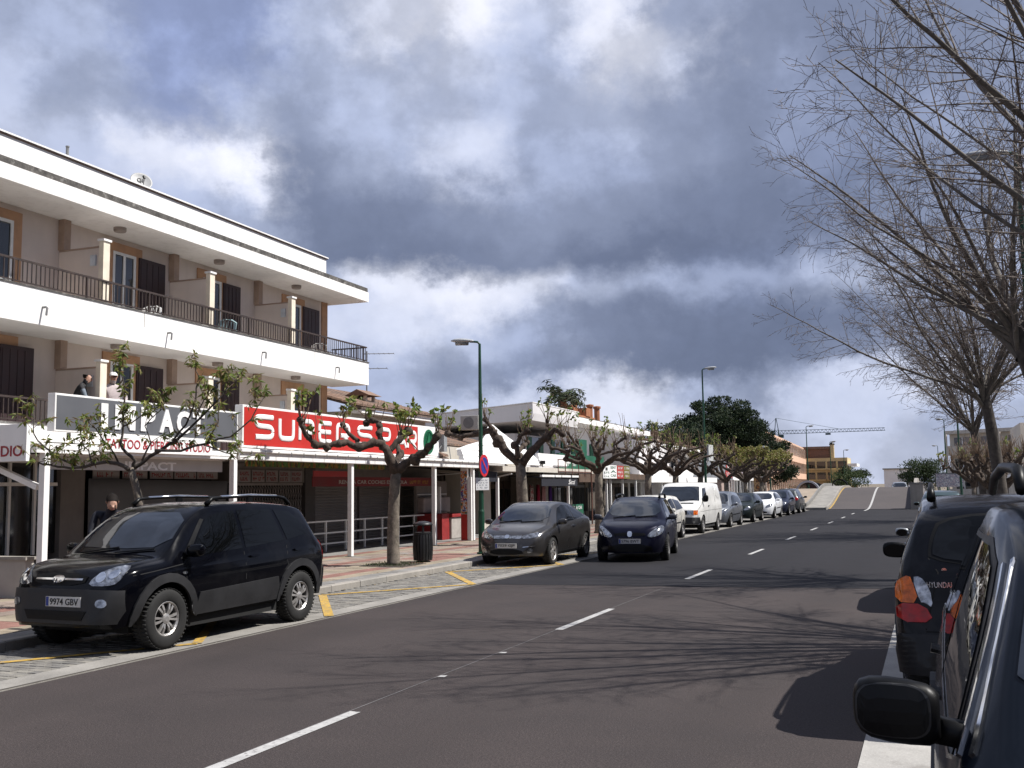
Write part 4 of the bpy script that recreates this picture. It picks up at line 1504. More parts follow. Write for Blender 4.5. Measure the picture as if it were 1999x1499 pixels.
# --- compact off-roader by the kerb
S_SUV = dict(
    top=[(-2.13, .50), (-2.12, .80), (-2.09, 1.00), (-2.02, 1.10), (-1.80, 1.46), (-1.66, 1.575), (-1.3, 1.635), (-.6, 1.672), (0, 1.675), (.40, 1.645), (.62, 1.58), (1.28, 1.13), (1.36, 1.075), (1.75, 1.035), (2.02, .955), (2.12, .86), (2.17, .72), (2.19, .45)],
    belt=[(-2.13, .6), (-2.05, 1.0), (-1.7, 1.085), (-1.0, 1.05), (0, 1.01), (1.3, .965), (1.9, .87), (2.1, .72), (2.19, .40)],
    plan=[(-2.13, .66), (-2.08, .78), (-1.9, .865), (-1.4, .89), (0, .898), (1.4, .89), (1.8, .86), (2.0, .79), (2.12, .68), (2.19, .52)],
    roofw=[(-2.13, .56), (-1.9, .66), (-1.6, .655), (0, .675), (.62, .655), (1.3, .76), (1.8, .74), (2.05, .62), (2.19, .42)],
    low=[(-2.13, .40), (-1.9, .34), (1.9, .32), (2.05, .30), (2.19, .32)], wheels=(1.315, -1.315), R=.345, gap=.075, rim=.205, spokes=6, style='twin', tw=.235, inset=.0, crown=.055,
    mirror=(.93, 1.10), mirror_size=(.21, .155), plates=[('F', '9974 GBV', .60), ('R', '9974 GBV', .75)], plate_y=.12,
    rails=(-1.40, .33, .60, 1.725, True), wipers=(1.27, 0), handles=[(-.28, .96), (-1.25, .99)],
    seams=[[(.98, .55), (1.02, .95)], [(-.12, .40), (-.10, 1.03)], [(-1.05, .75), (-1.0, .85), (-1.02, 1.06)], [(1.02, .955), (1.9, .86)]],
    seams2=[],
    decals=[
        ('windscreen', 'T', [(.66, -.60), (.70, 0), (.66, .60), (1.22, .72), (1.29, 0), (1.22, -.72)], SCREEN, .006, 1, False),
        ('rear_window', 'R', [(-.56, 1.14), (.56, 1.14), (.54, 1.42), (.46, 1.50), (-.46, 1.50), (-.54, 1.42)], CARGLASS, .006, 1, False),
        ('window', 'S', [(.95, 1.03), (-.08, 1.075), (-.06, 1.555), (.28, 1.535), (.50, 1.46)], CARGLASS, .005, 0, True),
        ('window', 'S', [(-.15, 1.08), (-1.02, 1.13), (-.88, 1.55), (-.13, 1.56)], CARGLASS, .005, 0, True),
        ('window', 'S', [(-1.10, 1.135), (-1.62, 1.20), (-1.50, 1.40), (-1.32, 1.515), (-.96, 1.545)], CARGLASS, .005, 0, True),
        ('quarter_trim', 'S', [(1.10, 1.01), (.98, 1.02), (.53, 1.46), (.58, 1.47)], PLAST, .006, 0, True),
        ('side_cladding', 'S', [(.88, .335), (.80, .60), (-.82, .66), (-.90, .36)], CLAD, .016, 0, True),
        ('wheel_arch', 'S', ring_arc(1.315, .345, .42, .52, -6, 186), CLAD, .028, 0, True),
        ('wheel_arch', 'S', ring_arc(-1.315, .345, .42, .52, -6, 186), CLAD, .028, 0, True),
        ('side_indicator', 'S', [(1.12, .835), (1.04, .835), (1.04, .865), (1.12, .865)], LENS, .012, 1, True),
        ('bumper', 'F', [(-.74, .36), (.74, .36), (.80, .50), (.80, .72), (.45, .735), (-.45, .735), (-.80, .72), (-.80, .50)], CLAD, .022, 0, False),
        ('headlight', 'F', [(.43, .775), (.47, .86), (.60, .955), (.72, .985), (.765, .93), (.745, .80), (.66, .77)], LENS, .014, 1, True),
        ('headlamp_bulb', 'F', ring_arc(.56, .86, 0.0, .052, 0, 359, 16)[:17], CHROME, .022, 0, True),
        ('headlamp_bulb', 'F', ring_arc(.675, .89, 0.0, .045, 0, 359, 16)[:17], CHROME, .022, 0, True),
        ('grille', 'F', [(-.36, .775), (.36, .775), (.40, .90), (-.40, .90)], PLAST, .012, 1, False),
        ('grille_bar', 'F', [(-.35, .825), (.35, .825), (.35, .845), (-.35, .845)], CHROME, .028, 0, False),
        ('fog_lamp', 'F', [(.56, .54), (.68, .54), (.68, .63), (.56, .63)], LENS, .03, 2, True),
        ('air_intake', 'F', [(-.40, .40), (.40, .40), (.46, .50), (-.46, .50)], PLAST, .030, 0, False),
        ('tail_light', 'R', [(.66, .80), (.83, .80), (.80, 1.08), (.70, 1.10)], TAILRED, .012, 1, True),
        ('bumper', 'R', [(-.80, .42), (.80, .42), (.80, .70), (-.80, .70)], CLAD, .02, 0, False),
        ('badge', 'F', chaikin([(-.085, .80), (.085, .80), (.085, .87), (-.085, .87)], 3), CHROME, .034, 0, False),
    ])
for _k in ('top', 'belt', 'plan', 'roofw', 'low'):
    S_SUV[_k] = [(x * 0.962, z) for x, z in S_SUV[_k]]
S_SUV['decals'] = [(n, v, [(p[0] * 0.962, p[1]) if v in 'ST' and n != 'wheel_arch' else tuple(p) for p in q], m, o, r_, bo) for n, v, q, m, o, r_, bo in S_SUV['decals']]
suv, sb = make_car('parked_suv', 'dirty dark navy off-roader with grey cladding and plate 9974 GBV at the kerb', 'car', (-9.13, 11.0, 0.012), R(-90 - 1.2), S_SUV, paint('navy', (0.0016, 0.0018, 0.0036), metal=0.0, rough=0.16, dirt=0.03))
text('badge_letter', 'H', PLAST, suv, (2.125, -.04, .812), (0, 1, 0), (0, 0, 1), .045, .07, .02, .006, .4)

# --- grey wedge-shaped hatchback with star wheels
S_CIVIC = dict(
    top=[(-1.98, .50), (-1.97, .85), (-1.90, 1.02), (-1.70, 1.12), (-1.3, 1.30), (-.7, 1.43), (-.1, 1.46), (.25, 1.44), (.55, 1.37), (1.35, 1.0), (1.45, .95), (1.8, .86), (2.05, .76), (2.18, .66), (2.24, .50), (2.25, .35)],
    belt=[(-1.98, .6), (-1.9, .95), (-1.4, 1.02), (0, .93), (1.3, .86), (1.9, .72), (2.15, .56), (2.25, .33)],
    plan=[(-1.98, .62), (-1.88, .78), (-1.5, .87), (0, .885), (1.3, .87), (1.75, .82), (2.05, .70), (2.2, .5), (2.25, .38)],
    roofw=[(-1.98, .5), (-1.7, .60), (-1.0, .58), (0, .62), (.55, .60), (1.4, .74), (1.9, .64), (2.25, .3)],
    low=[(-1.98, .32), (-1.6, .24), (1.7, .22), (2.25, .24)], wheels=(1.36, -1.275), R=.315, gap=.05, rim=.225, spokes=7, style='single', crown=.06,
    mirror=(.92, .98), plates=[('F', '7029 GJP', .475)], plate_y=.0, wipers=(1.36, 0), handles=[(-.15, .86)], handle_m=CHROME,
    seams=[[(1.02, .3), (1.08, .86)], [(-.05, .28), (-.25, .92)], [(1.1, .86), (1.9, .74)]],
    decals=[
        ('windscreen', 'T', [(.52, -.56), (.56, 0), (.52, .56), (1.26, .70), (1.38, 0), (1.26, -.70)], SCREEN, .006, 1, False),
        ('window', 'S', [(1.02, .92), (-.30, .99), (-.28, 1.36), (.12, 1.37), (.42, 1.30)], CARGLASS, .005, 0, True),
        ('window', 'S', [(-.36, 1.0), (-1.25, 1.07), (-.95, 1.24), (-.34, 1.355)], CARGLASS, .005, 0, True),
        ('headlight', 'F', [(.34, .63), (.36, .70), (.62, .765), (.74, .76), (.76, .70), (.62, .64)], LENS, .008, 1, True),
        ('grille', 'F', [(-.33, .635), (.33, .635), (.35, .70), (-.35, .70)], LENS, .006, 0, False),
        ('badge', 'F', [(-.05, .63), (.05, .63), (.06, .71), (-.06, .71)], CHROME, .02, 1, False),
        ('air_intake', 'F', [(-.44, .27), (.44, .27), (.36, .40), (-.36, .40)], PLAST, .006, 1, False),
        ('fog_lamp', 'F', [(.50, .30), (.62, .34), (.60, .42), (.50, .40)], LENS, .012, 1, True),
        ('bumper_trim', 'F', [(.40, .435), (.66, .46), (.66, .475), (.40, .45)], CHROME, .012, 0, True),
        ('side_skirt', 'S', [(.95, .225), (.95, .275), (-.9, .285), (-.9, .235)], PLAST, .010, 0, True),
        ('tail_light', 'R', [(.4, .9), (.8, .9), (.78, 1.0), (.4, 1.0)], TAILRED, .01, 1, True),
    ])
make_car('parked_hatchback', 'grey wedge-shaped hatchback with star alloy wheels in front of the poster pillar', 'car', (-9.22, 24.35, 0.012), R(-90 + 1), S_CIVIC, paint('grey', (0.055, 0.051, 0.05), metal=0.5, dirt=0.1))

# --- dark blue estate stopped in the lane
S_307 = dict(
    top=[(-2.15, .5), (-2.14, .9), (-2.08, 1.05), (-1.95, 1.25), (-1.75, 1.46), (-1.3, 1.52), (-.4, 1.54), (.15, 1.51), (.42, 1.45), (1.22, 1.06), (1.34, 1.0), (1.7, .93), (1.98, .83), (2.10, .72), (2.15, .55), (2.16, .35)],
    belt=[(-2.15, .6), (-2.05, 1.0), (-1.4, 1.0), (0, .95), (1.25, .91), (1.85, .78), (2.08, .6), (2.16, .33)],
    plan=[(-2.15, .66), (-2.05, .80), (-1.6, .86), (0, .875), (1.3, .86), (1.7, .82), (1.95, .72), (2.1, .55), (2.16, .4)],
    roofw=[(-2.15, .5), (-1.8, .60), (-1.0, .60), (0, .62), (.42, .60), (1.25, .74), (1.8, .66), (2.16, .3)],
    low=[(-2.15, .32), (-1.8, .25), (1.7, .22), (2.16, .22)], wheels=(1.34, -1.37), R=.315, gap=.05, rim=.20, spokes=5, style='single', crown=.06, inset=.0,
    mirror=(.84, 1.04), mirror_m=mat('mirror_grey', (.07, .07, .085), .4), plates=[('F', '5796 BWT', .50)], wipers=(1.24, 0), handles=[(-.2, .88), (-1.15, .9)],
    rails=(-1.6, .15, .56, 1.595, False),
    seams=[[(.95, .3), (1.0, .92)], [(-.1, .3), (-.12, .94)], [(1.0, .91), (1.85, .77)]],
    decals=[
        ('windscreen', 'T', [(.40, -.55), (.45, 0), (.40, .55), (1.12, .70), (1.24, 0), (1.12, -.70)], SCREEN, .006, 1, False),
        ('window', 'S', [(.92, .97), (-.08, 1.01), (-.06, 1.43), (.12, 1.42), (.30, 1.37)], CARGLASS, .005, 0, True),
        ('window', 'S', [(-.14, 1.01), (-1.0, 1.03), (-.98, 1.44), (-.13, 1.44)], CARGLASS, .005, 0, True),
        ('window', 'S', [(-1.07, 1.035), (-1.85, 1.09), (-1.65, 1.37), (-1.05, 1.44)], CARGLASS, .005, 0, True),
        ('headlight', 'F', [(.42, .60), (.44, .67), (.66, .83), (.76, .86), (.80, .78), (.74, .66), (.56, .585)], LENS, .012, 1, True),
        ('grille', 'F', [(-.40, .62), (.40, .62), (.34, .70), (-.34, .70)], PLAST, .008, 1, False),
        ('badge', 'F', [(-.05, .60), (.05, .60), (.06, .71), (0, .73), (-.06, .71)], CHROME, .024, 1, False),
        ('air_intake', 'F', [(-.55, .25), (.55, .25), (.5, .42), (-.5, .42)], PLAST, .008, 1, False),
        ('tail_light', 'R', [(.66, .9), (.8, .9), (.76, 1.2), (.68, 1.2)], TAILRED, .01, 1, True),
    ])
make_car('estate_car', 'dark blue estate car with roof rails standing in the lane beside the parked row', 'car', (-7.12, 26.2, 0.004), R(-90 + 9), S_307, paint('blue', (0.006, 0.0065, 0.02), metal=0.35, dirt=0.08))


def small_hatch(h=1.47, L=1.0, plates=None):
    k = h / 1.47
    S = dict(
        top=[(-1.85, .5), (-1.84, .85), (-1.78, 1.0), (-1.55, 1.32), (-1.35, 1.42), (-.8, 1.46), (-.2, 1.47), (.2, 1.44), (.42, 1.38), (1.12, 1.0), (1.22, .95), (1.6, .87), (1.82, .78), (1.92, .66), (1.96, .5), (1.97, .35)],
        belt=[(-1.85, .6), (-1.75, .95), (-1.2, .98), (0, .92), (1.1, .86), (1.7, .74), (1.9, .57), (1.97, .33)],
        plan=[(-1.85, .62), (-1.75, .76), (-1.4, .825), (0, .84), (1.1, .825), (1.5, .78), (1.75, .69), (1.9, .54), (1.97, .4)],
        roofw=[(-1.85, .5), (-1.55, .58), (-1.0, .57), (0, .59), (.42, .57), (1.15, .70), (1.6, .63), (1.97, .3)],
        low=[(-1.85, .32), (-1.6, .25), (1.6, .22), (1.97, .24)], wheels=(1.22, -1.22), R=.295, gap=.05, rim=.19, spokes=6, style='single', crown=.06,
        mirror=(.78, .98), plates=plates or [('F', None, .47)], wipers=(1.14, 0), handles=[(-.2, .85)],
        seams=[[(.88, .3), (.92, .87)], [(-.3, .3), (-.32, .92)]],
        decals=[
            ('windscreen', 'T', [(.40, -.52), (.44, 0), (.40, .52), (1.03, .66), (1.14, 0), (1.03, -.66)], SCREEN, .006, 1, False),
            ('rear_window', 'R', [(-.5, 1.03), (.5, 1.03), (.46, 1.32), (-.46, 1.32)], CARGLASS, .006, 1, False),
            ('window', 'S', [(.82, .92), (-.30, .97), (-.28, 1.37), (.08, 1.365), (.28, 1.31)], CARGLASS, .005, 0, True),
            ('window', 'S', [(-.36, .975), (-1.35, 1.02), (-1.18, 1.29), (-.34, 1.365)], CARGLASS, .005, 0, True),
            ('headlight', 'F', [(.40, .58), (.42, .66), (.60, .78), (.72, .79), (.72, .70), (.60, .60)], LENS, .010, 1, True),
            ('grille', 'F', [(-.32, .58), (.32, .58), (.30, .66), (-.30, .66)], PLAST, .008, 1, False),
            ('air_intake', 'F', [(-.5, .27), (.5, .27), (.45, .40), (-.45, .40)], PLAST, .008, 1, False),
            ('side_strip', 'S', [(.80, .52), (.80, .555), (-.8, .575), (-.8, .54)], PLAST, .012, 0, True),
            ('tail_light', 'R', [(.55, .80), (.76, .80), (.74, 1.0), (.6, 1.02)], TAILRED, .01, 1, True),
        ])
    for key in ('top', 'belt'):
        S[key] = [(x * L, z * (k if z > 1.0 else 1)) for x, z in S[key]]
    if L != 1.0:
        for key in ('plan', 'roofw', 'low'):
            S[key] = [(x * L, z) for x, z in S[key]]
        S['wheels'] = tuple(w * L for w in S['wheels'])
        S['mirror'] = (S['mirror'][0] * L, S['mirror'][1])
        S['decals'] = [(n, v, [(a * L, b) if v in 'ST' else (a, b) for a, b in p], m, o, r_, bo) for n, v, p, m, o, r_, bo in S['decals']]
        S['seams'] = [[(a * L, b) for a, b in p] for p in S['seams']]
    return S


def nose_to(x, y, S, z=0.012):
    return (x, y, z)


PWHITE = paint('white', (0.70, 0.69, 0.66), metal=0.0, rough=0.4, dirt=0.1)
make_car('small_white_car', 'small cream white three-door hatchback between the blue estate and the van', 'car', (-8.95, 34.6, 0.012), R(-90), small_hatch(1.50), paint('cream', (0.66, 0.63, 0.56), metal=0, rough=0.4, dirt=0.1))
# --- panel van
S_VAN = dict(
    top=[(-2.35, .5), (-2.34, 1.5), (-2.28, 1.82), (-2.1, 1.90), (-1, 1.94), (0, 1.94), (.7, 1.92), (.95, 1.86), (1.10, 1.76), (1.72, 1.22), (1.82, 1.14), (2.15, .98), (2.28, .86), (2.33, .6), (2.35, .35)],
    belt=[(-2.35, .6), (-2.3, 1.2), (0, 1.2), (1.2, 1.18), (1.8, 1.04), (2.15, .86), (2.35, .34)],
    plan=[(-2.35, .84), (-2.25, .90), (0, .92), (1.5, .91), (2.0, .87), (2.2, .80), (2.35, .70)],
    roofw=[(-2.35, .70), (-2.1, .76), (0, .78), (.9, .76), (1.75, .84), (2.1, .80), (2.35, .6)],
    low=[(-2.35, .42), (-2, .36), (2, .34), (2.35, .36)], wheels=(1.45, -1.47), R=.33, gap=.06, rim=.20, spokes=8, style='cap', crown=.07,
    mirror=(1.38, 1.30), mirror_size=(.2, .26), mirror_m=PLAST, plates=[('F', None, .52)], wipers=(1.70, 0), handles=[(.55, 1.02)], handle_m=PLAST,
    seams=[[(.5, .4), (.5, 1.2), (.52, 1.78)], [(1.42, .8), (1.45, 1.2)], [(-2.2, .85), (.5, .85), (1.9, .82)], [(-.9, .5), (-.9, 1.8)]],
    decals=[
        ('windscreen', 'T', [(1.06, -.68), (1.09, 0), (1.06, .68), (1.66, .80), (1.71, 0), (1.66, -.80)], SCREEN, .006, 0, False),
        ('window', 'S', [(1.50, 1.22), (.60, 1.22), (.62, 1.72), (1.02, 1.70)], CARGLASS, .006, 0, True),
        ('blank_panel', 'S', [(-2.0, 1.3), (-1.2, 1.3), (-1.2, 1.72), (-2.0, 1.72)], 'paint', .010, 1, True),
        ('grille', 'F', [(-.45, .72), (.45, .72), (.45, .88), (-.45, .88)], PLAST, .008, 0, False),
        ('headlight', 'F', [(.46, .72), (.68, .72), (.68, .88), (.46, .88)], LENS, .012, 0, True),
        ('indicator', 'F', [(.69, .72), (.82, .72), (.82, .88), (.69, .88)], AMBER, .010, 0, True),
        ('bumper', 'F', [(-.86, .37), (.86, .37), (.86, .62), (-.86, .62)], CLAD, .03, 0, False),
        ('cowl_grille', 'T', [(1.78, -.6), (1.80, 0), (1.78, .6), (1.84, .6), (1.86, 0), (1.84, -.6)], PLAST, .005, 0, False),
        ('tail_light', 'R', [(.75, .8), (.86, .8), (.86, 1.2), (.75, 1.2)], TAILRED, .01, 0, True),
    ])
make_car('white_panel_van', 'tall white panel van with blank sides parked in the row', 'van', (-9.0, 40.6, 0.012), R(-90), S_VAN, PWHITE)
cg = 'cars parked along the left kerb'
make_car('silver_hatchback', 'silver hatchback parked just behind the white van', 'car', (-8.9, 46.2, 0.012), R(-90), small_hatch(1.55, 1.05), paint('silver', (0.30, 0.32, 0.35), metal=0.7, dirt=0.05), cg)
make_car('dark_green_car', 'dark grey-green low hatchback parked behind the silver one', 'car', (-8.85, 52.2, 0.012), R(-90), small_hatch(1.43, 1.05), paint('greygreen', (0.035, 0.045, 0.043), metal=0.5), cg)
make_car('far_white_car', 'white hatchback in the far part of the parked row', 'car', (-8.75, 58.6, 0.012), R(-90), small_hatch(1.43, 1.08), paint('brightwhite', (0.74, 0.75, 0.76), metal=0.0, rough=0.35, dirt=0.03), cg)
make_car('far_blue_car', 'dark blue car parked behind the far white hatchback', 'car', (-8.65, 63.9, 0.012), R(-90), small_hatch(1.5, 1.05), paint('blue2', (0.014, 0.02, 0.05), metal=0.5), cg)
make_car('last_grey_car', 'grey car at the far end of the row, tail towards us', 'car', (-8.6, 68.8, 0.012), R(90), small_hatch(1.55, 1.05, [('R', None, .6)]), paint('grey3', (0.10, 0.11, 0.115), metal=0.5), cg)
make_car('crest_car', 'pale car just coming over the crest of the bridge', 'car', (-2.9, 107.5, 0.42), R(-90), small_hatch(1.5, 1.0), paint('palegrey', (0.45, 0.47, 0.5), metal=0.4))
# --- right-hand row: rounded off-roader seen from behind
S_SF = dict(
    top=[(-2.25, .45), (-2.24, .70), (-2.19, .86), (-2.16, 1.10), (-2.06, 1.30), (-1.90, 1.53), (-1.74, 1.615), (-1.4, 1.655), (-.6, 1.685), (0, 1.685), (.35, 1.655), (.58, 1.59), (1.25, 1.14), (1.34, 1.09), (1.8, 1.02), (2.05, .93), (2.17, .80), (2.22, .6), (2.24, .4)],
    belt=[(-2.25, .5), (-2.18, .95), (-2.0, 1.12), (-1.3, 1.08), (0, 1.02), (1.3, .96), (1.9, .86), (2.15, .66), (2.24, .38)],
    plan=[(-2.25, .74), (-2.18, .86), (-2.0, .905), (-1.5, .91), (-.6, .895), (.4, .895), (1.4, .91), (1.85, .87), (2.05, .78), (2.24, .5)],
    roofw=[(-2.25, .60), (-2.1, .78), (-1.9, .74), (-1.6, .69), (0, .70), (.58, .67), (1.3, .78), (1.8, .74), (2.24, .42)],
    low=[(-2.25, .44), (-2.0, .36), (1.9, .32), (2.24, .34)], wheels=(1.31, -1.31), R=.35, gap=.07, rim=.205, spokes=5, style='single', tw=.23, crown=.055,
    mirror=(.90, 1.12), mirror_size=(.22, .155), mirror_m=PLAST, plates=[('R', None, .80)], rails=(-1.50, .35, .62, 1.765, False), wipers=(1.24, 0), handles=[(-.2, .95), (-1.2, .98)],
    seams=[[(.95, .5), (1.0, .96)], [(-.1, .4), (-.1, 1.03)], [(-1.0, .8), (-1.0, 1.07)]],
    seams2=[('R', [(-.70, .75), (-.60, 1.15), (-.66, 1.25)]), ('R', [(.70, .75), (.60, 1.15), (.66, 1.25)]), ('R', [(-.7, .74), (.7, .74)])],
    decals=[
        ('windscreen', 'T', [(.62, -.60), (.66, 0), (.62, .60), (1.18, .72), (1.25, 0), (1.18, -.72)], SCREEN, .006, 1, False),
        ('window_seal', 'R', [(-.66, 1.195), (.66, 1.195), (.66, 1.36), (.56, 1.57), (-.56, 1.57), (-.66, 1.36)], PLAST, .004, 2, False),
        ('rear_window', 'R', [(-.63, 1.215), (.63, 1.215), (.63, 1.36), (.54, 1.55), (-.54, 1.55), (-.63, 1.36)], CARGLASS, .008, 2, False),
        ('window', 'S', [(.92, 1.05), (-.08, 1.085), (-.06, 1.565), (.25, 1.545), (.46, 1.47)], CARGLASS, .005, 0, True),
        ('window', 'S', [(-.15, 1.09), (-.95, 1.12), (-.90, 1.56), (-.13, 1.57)], CARGLASS, .005, 0, True),
        ('window', 'S', [(-1.03, 1.125), (-1.85, 1.19), (-1.72, 1.42), (-1.5, 1.52), (-.98, 1.555)], CARGLASS, .005, 0, True),
        ('tail_light', 'R', [(.64, .80), (.875, .80), (.885, .93), (.70, .93)], TAILRED, .018, 1, True),
        ('indicator', 'R', [(.735, .935), (.885, .935), (.885, 1.06), (.82, 1.12), (.78, 1.11)], AMBER, .016, 1, True),
        ('reverse_light', 'R', [(.645, .90), (.70, .94), (.73, .94), (.775, 1.11), (.72, 1.12), (.66, 1.04)], LENS, .014, 1, True),
        ('bumper', 'R', [(-.86, .44), (.86, .44), (.88, .60), (.86, .72), (-.86, .72), (-.88, .60)], mat('paint_bumper', (.008, .009, .012), .35, coat=.2, spec=.2), .035, 0, False),
        ('bumper_step', 'R', [(-.62, .66), (.62, .66), (.62, .705), (-.62, .705)], PLAST, .05, 0, False),
        ('side_cladding', 'S', [(.88, .34), (.85, .56), (-.86, .58), (-.90, .36)], CLAD, .016, 0, True),
        ('wheel_arch', 'S', ring_arc(1.31, .35, .42, .48, 0, 180), CLAD, .02, 0, True),
        ('wheel_arch', 'S', ring_arc(-1.31, .35, .42, .48, 0, 180), CLAD, .02, 0, True),
        ('headlight', 'F', [(.45, .72), (.5, .82), (.72, .88), (.82, .84), (.8, .72)], LENS, .012, 1, True),
        ('sticker', 'R', [(-.34, 1.23), (-.06, 1.23), (-.06, 1.42), (-.34, 1.42)], mat('window_sticker', (.055, .08, .085), .3, coat=.5), .010, 1, False),
    ])
PSF = paint('midnight', (0.003, 0.0035, 0.006), metal=0.0, rough=0.18, dirt=0.03)
sf, sfb = make_car('rear_view_suv', 'black rounded off-roader seen from behind with orange and red tail lights', 'car', (0.61, 10.2, 0.008), R(90), S_SF, PSF)
p = sfb.ray_cast(Vector((-8, 0.3, 1.06)), Vector((1, 0, 0)))[0]
text('lettering', 'HYUNDAI', CHROME, sf, (p.x - 0.004, 0.68, 1.045), (0, -1, 0), (0.05, 0, 1), .040, .165, .0, .008)
a = sfb.ray_cast(Vector((-8, 0.02, 1.56)), Vector((1, 0, 0)))[0]
b = sfb.ray_cast(Vector((-8, -0.1, 1.36)), Vector((1, 0, 0)))[0]
wp = MB().tube([a + Vector((-.03, 0, .03)), a + Vector((-.05, 0, -.02)), b + Vector((-.03, 0, 0))], [.03, .028, .012], 8).obj('rear_wiper', PLAST, sf, smooth=True)
a = sfb.ray_cast(Vector((-8, 0.56, 1.165)), Vector((1, 0, 0)))[0]
MB().lathe([(0.0, .02), (.016, .018), (.018, 0)], 10, tuple(a), 'X').obj('lock_badge', CHROME, sf)

# --- the nearest car, nose towards us, running along the picture edge
S_NEAR = dict(S_SUV)
S_NEAR['top'] = [(x, z if z < 1.1 else 1.1 + (z - 1.1) * 1.09) for x, z in S_SUV['top']]
S_NEAR['plan'] = [(x, y * 1.03) for x, y in S_SUV['plan']]
S_NEAR['rails'] = (-1.70, .30, .60, 1.84, False)
S_NEAR['rail_rise'] = .32
S_NEAR['rail_r'] = [.02, .022, .022, .02, .02, .022, .02]
S_NEAR['plates'] = [('F', None, .60)]
S_NEAR['plate_y'] = 0.0
S_NEAR['mirror'] = (.98, 1.135)
S_NEAR['mirror_size'] = (.235, .185)
S_NEAR['mirror_m'] = PLAST
S_NEAR['mirror_panel'] = True
S_NEAR['handle_m'] = PLAST
S_NEAR['decals'] = [d for d in S_SUV['decals'] if d[0] not in ('window', 'quarter_trim', 'badge', 'tail_light')] + [
    ('tail_light', 'S', [(-1.98, .86), (-1.86, .88), (-1.92, 1.10), (-2.02, 1.12)], TAILRED, .014, 1, True),
    ('indicator', 'S', [(-1.985, .98), (-1.885, .98), (-1.93, 1.16), (-2.005, 1.16)], AMBER, .018, 1, True),
    ('window_seal', 'S', [(1.02, 1.025), (-1.66, 1.165), (-1.50, 1.47), (-1.34, 1.57), (.24, 1.60), (.48, 1.53)], PLAST, .003, 0, True),
    ('window', 'S', [(.97, 1.05), (-.08, 1.10), (-.06, 1.575), (.24, 1.57), (.44, 1.51)], CARGLASS, .008, 0, True),
    ('window', 'S', [(-.15, 1.10), (-1.02, 1.145), (-.92, 1.56), (-.13, 1.575)], CARGLASS, .008, 0, True),
    ('window', 'S', [(-1.10, 1.15), (-1.58, 1.19), (-1.44, 1.46), (-1.30, 1.545), (-1.0, 1.56)], CARGLASS, .008, 0, True),
    ('window_strip', 'S', [(1.02, 1.02), (-1.62, 1.155), (-1.62, 1.168), (1.02, 1.033)], CHROME, .014, 0, True),
    ('tail_light', 'R', [(.66, .82), (.83, .82), (.80, 1.12), (.72, 1.14)], TAILRED, .012, 1, True),
    ('pillar_strip', 'S', strip([(1.10, 1.05), (.80, 1.32), (.56, 1.53)], .012), CHROME, .008, 0, True),
    ('pillar_strip', 'S', strip([(1.17, 1.07), (.87, 1.34), (.63, 1.55)], .012), CHROME, .008, 0, True),
    ('side_strip', 'S', [(.80, .66), (.80, .72), (-.80, .76), (-.80, .70)], CLAD, .018, 0, True),
]
near, nb = make_car('near_suv', 'dark blue off-roader cut by the picture edge, its black door mirror towards us', 'car', (0.885, 4.22, 0.008), R(-90 - 0.2), S_NEAR, paint('deepblue', (0.006, 0.009, 0.015), metal=0.2, rough=0.2, dirt=0.08))
pg = 'cars parked along the right gutter'
make_car('low_silver_car', 'pale silver car whose roof and side show just past the black off-roader', 'car', (0.42, 17.5, 0.008), R(90), small_hatch(1.45, 1.05, [('R', None, .6)]), paint('silver2', (0.34, 0.36, 0.38), metal=0.6, dirt=0.05), pg)
make_car('distant_teal_car', 'small teal and silver car with a red tail light near the foot of the bridge', 'car', (0.33, 42.5, 0.008), R(90), small_hatch(1.5, 1.0, [('R', None, .6)]), paint('teal', (0.10, 0.15, 0.16), metal=0.5), pg)
# ------------------------------------------------------------------ trees
BARK = mat('plane_bark', (0.20, 0.165, 0.13), 0.9, var=0.35, scale=7, fine=0.3, fine_scale=30, bump=0.9, bscale=22, patch=(9, 0.55, 0.6, (0.33, 0.29, 0.22)))
BARKDK = mat('knuckle_bark', (0.085, 0.06, 0.045), 0.95, var=0.4, scale=12, bump=1.0, bscale=30)
BARKPOP = mat('poplar_bark', (0.085, 0.07, 0.058), 0.9, var=0.35, scale=6, bump=0.8, bscale=18)
BRANCHM = mat('poplar_branch', (0.15, 0.13, 0.11), 0.85, var=0.3, scale=6)
TWIGM = mat('poplar_twig', (0.19, 0.15, 0.125), 0.8, var=0.3, scale=5)
SHOOT = mat('young_shoot', (0.20, 0.13, 0.08), 0.8, var=0.2, scale=6)
LEAFG = mat('leaf_spring_green', (0.17, 0.24, 0.045), 0.55, var=0.35, scale=9, trans=0.45)
LEAFY = mat('leaf_yellow_green', (0.27, 0.27, 0.07), 0.6, var=0.3, scale=9, trans=0.4)
LEAFB = mat('leaf_bronze', (0.24, 0.17, 0.075), 0.6, var=0.3, scale=9, trans=0.35)
IR = Vector((math.cos(YAW), math.sin(YAW), 0))     # across the view
ID = Vector((-math.sin(YAW), math.cos(YAW), 0))    # away from the viewer


def V3(a, h, d):
    return IR * a + ID * d + Vector((0, 0, h))


def leaf(mb, p, d, n, L, W):
    """a small folded leaf at p along d"""
    d = d.normalized()
    s = d.cross(n)
    if s.length < 1e-4:
        s = d.orthogonal()
    s.normalize()
    n = s.cross(d)
    b = len(mb.v)
    mb.v += [tuple(p), tuple(p + d * L * .45 + s * W / 2 + n * W * .12), tuple(p + d * L - n * L * .1), tuple(p + d * L * .45 - s * W / 2 + n * W * .12)]
    mb.f += [(b, b + 1, b + 2), (b, b + 2, b + 3)]


def rv(k=1.0):
    while True:
        v = Vector((rnd.uniform(-1, 1), rnd.uniform(-1, 1), rnd.uniform(-1, 1)))
        if 0.01 < v.length < 1:
            return v.normalized() * k


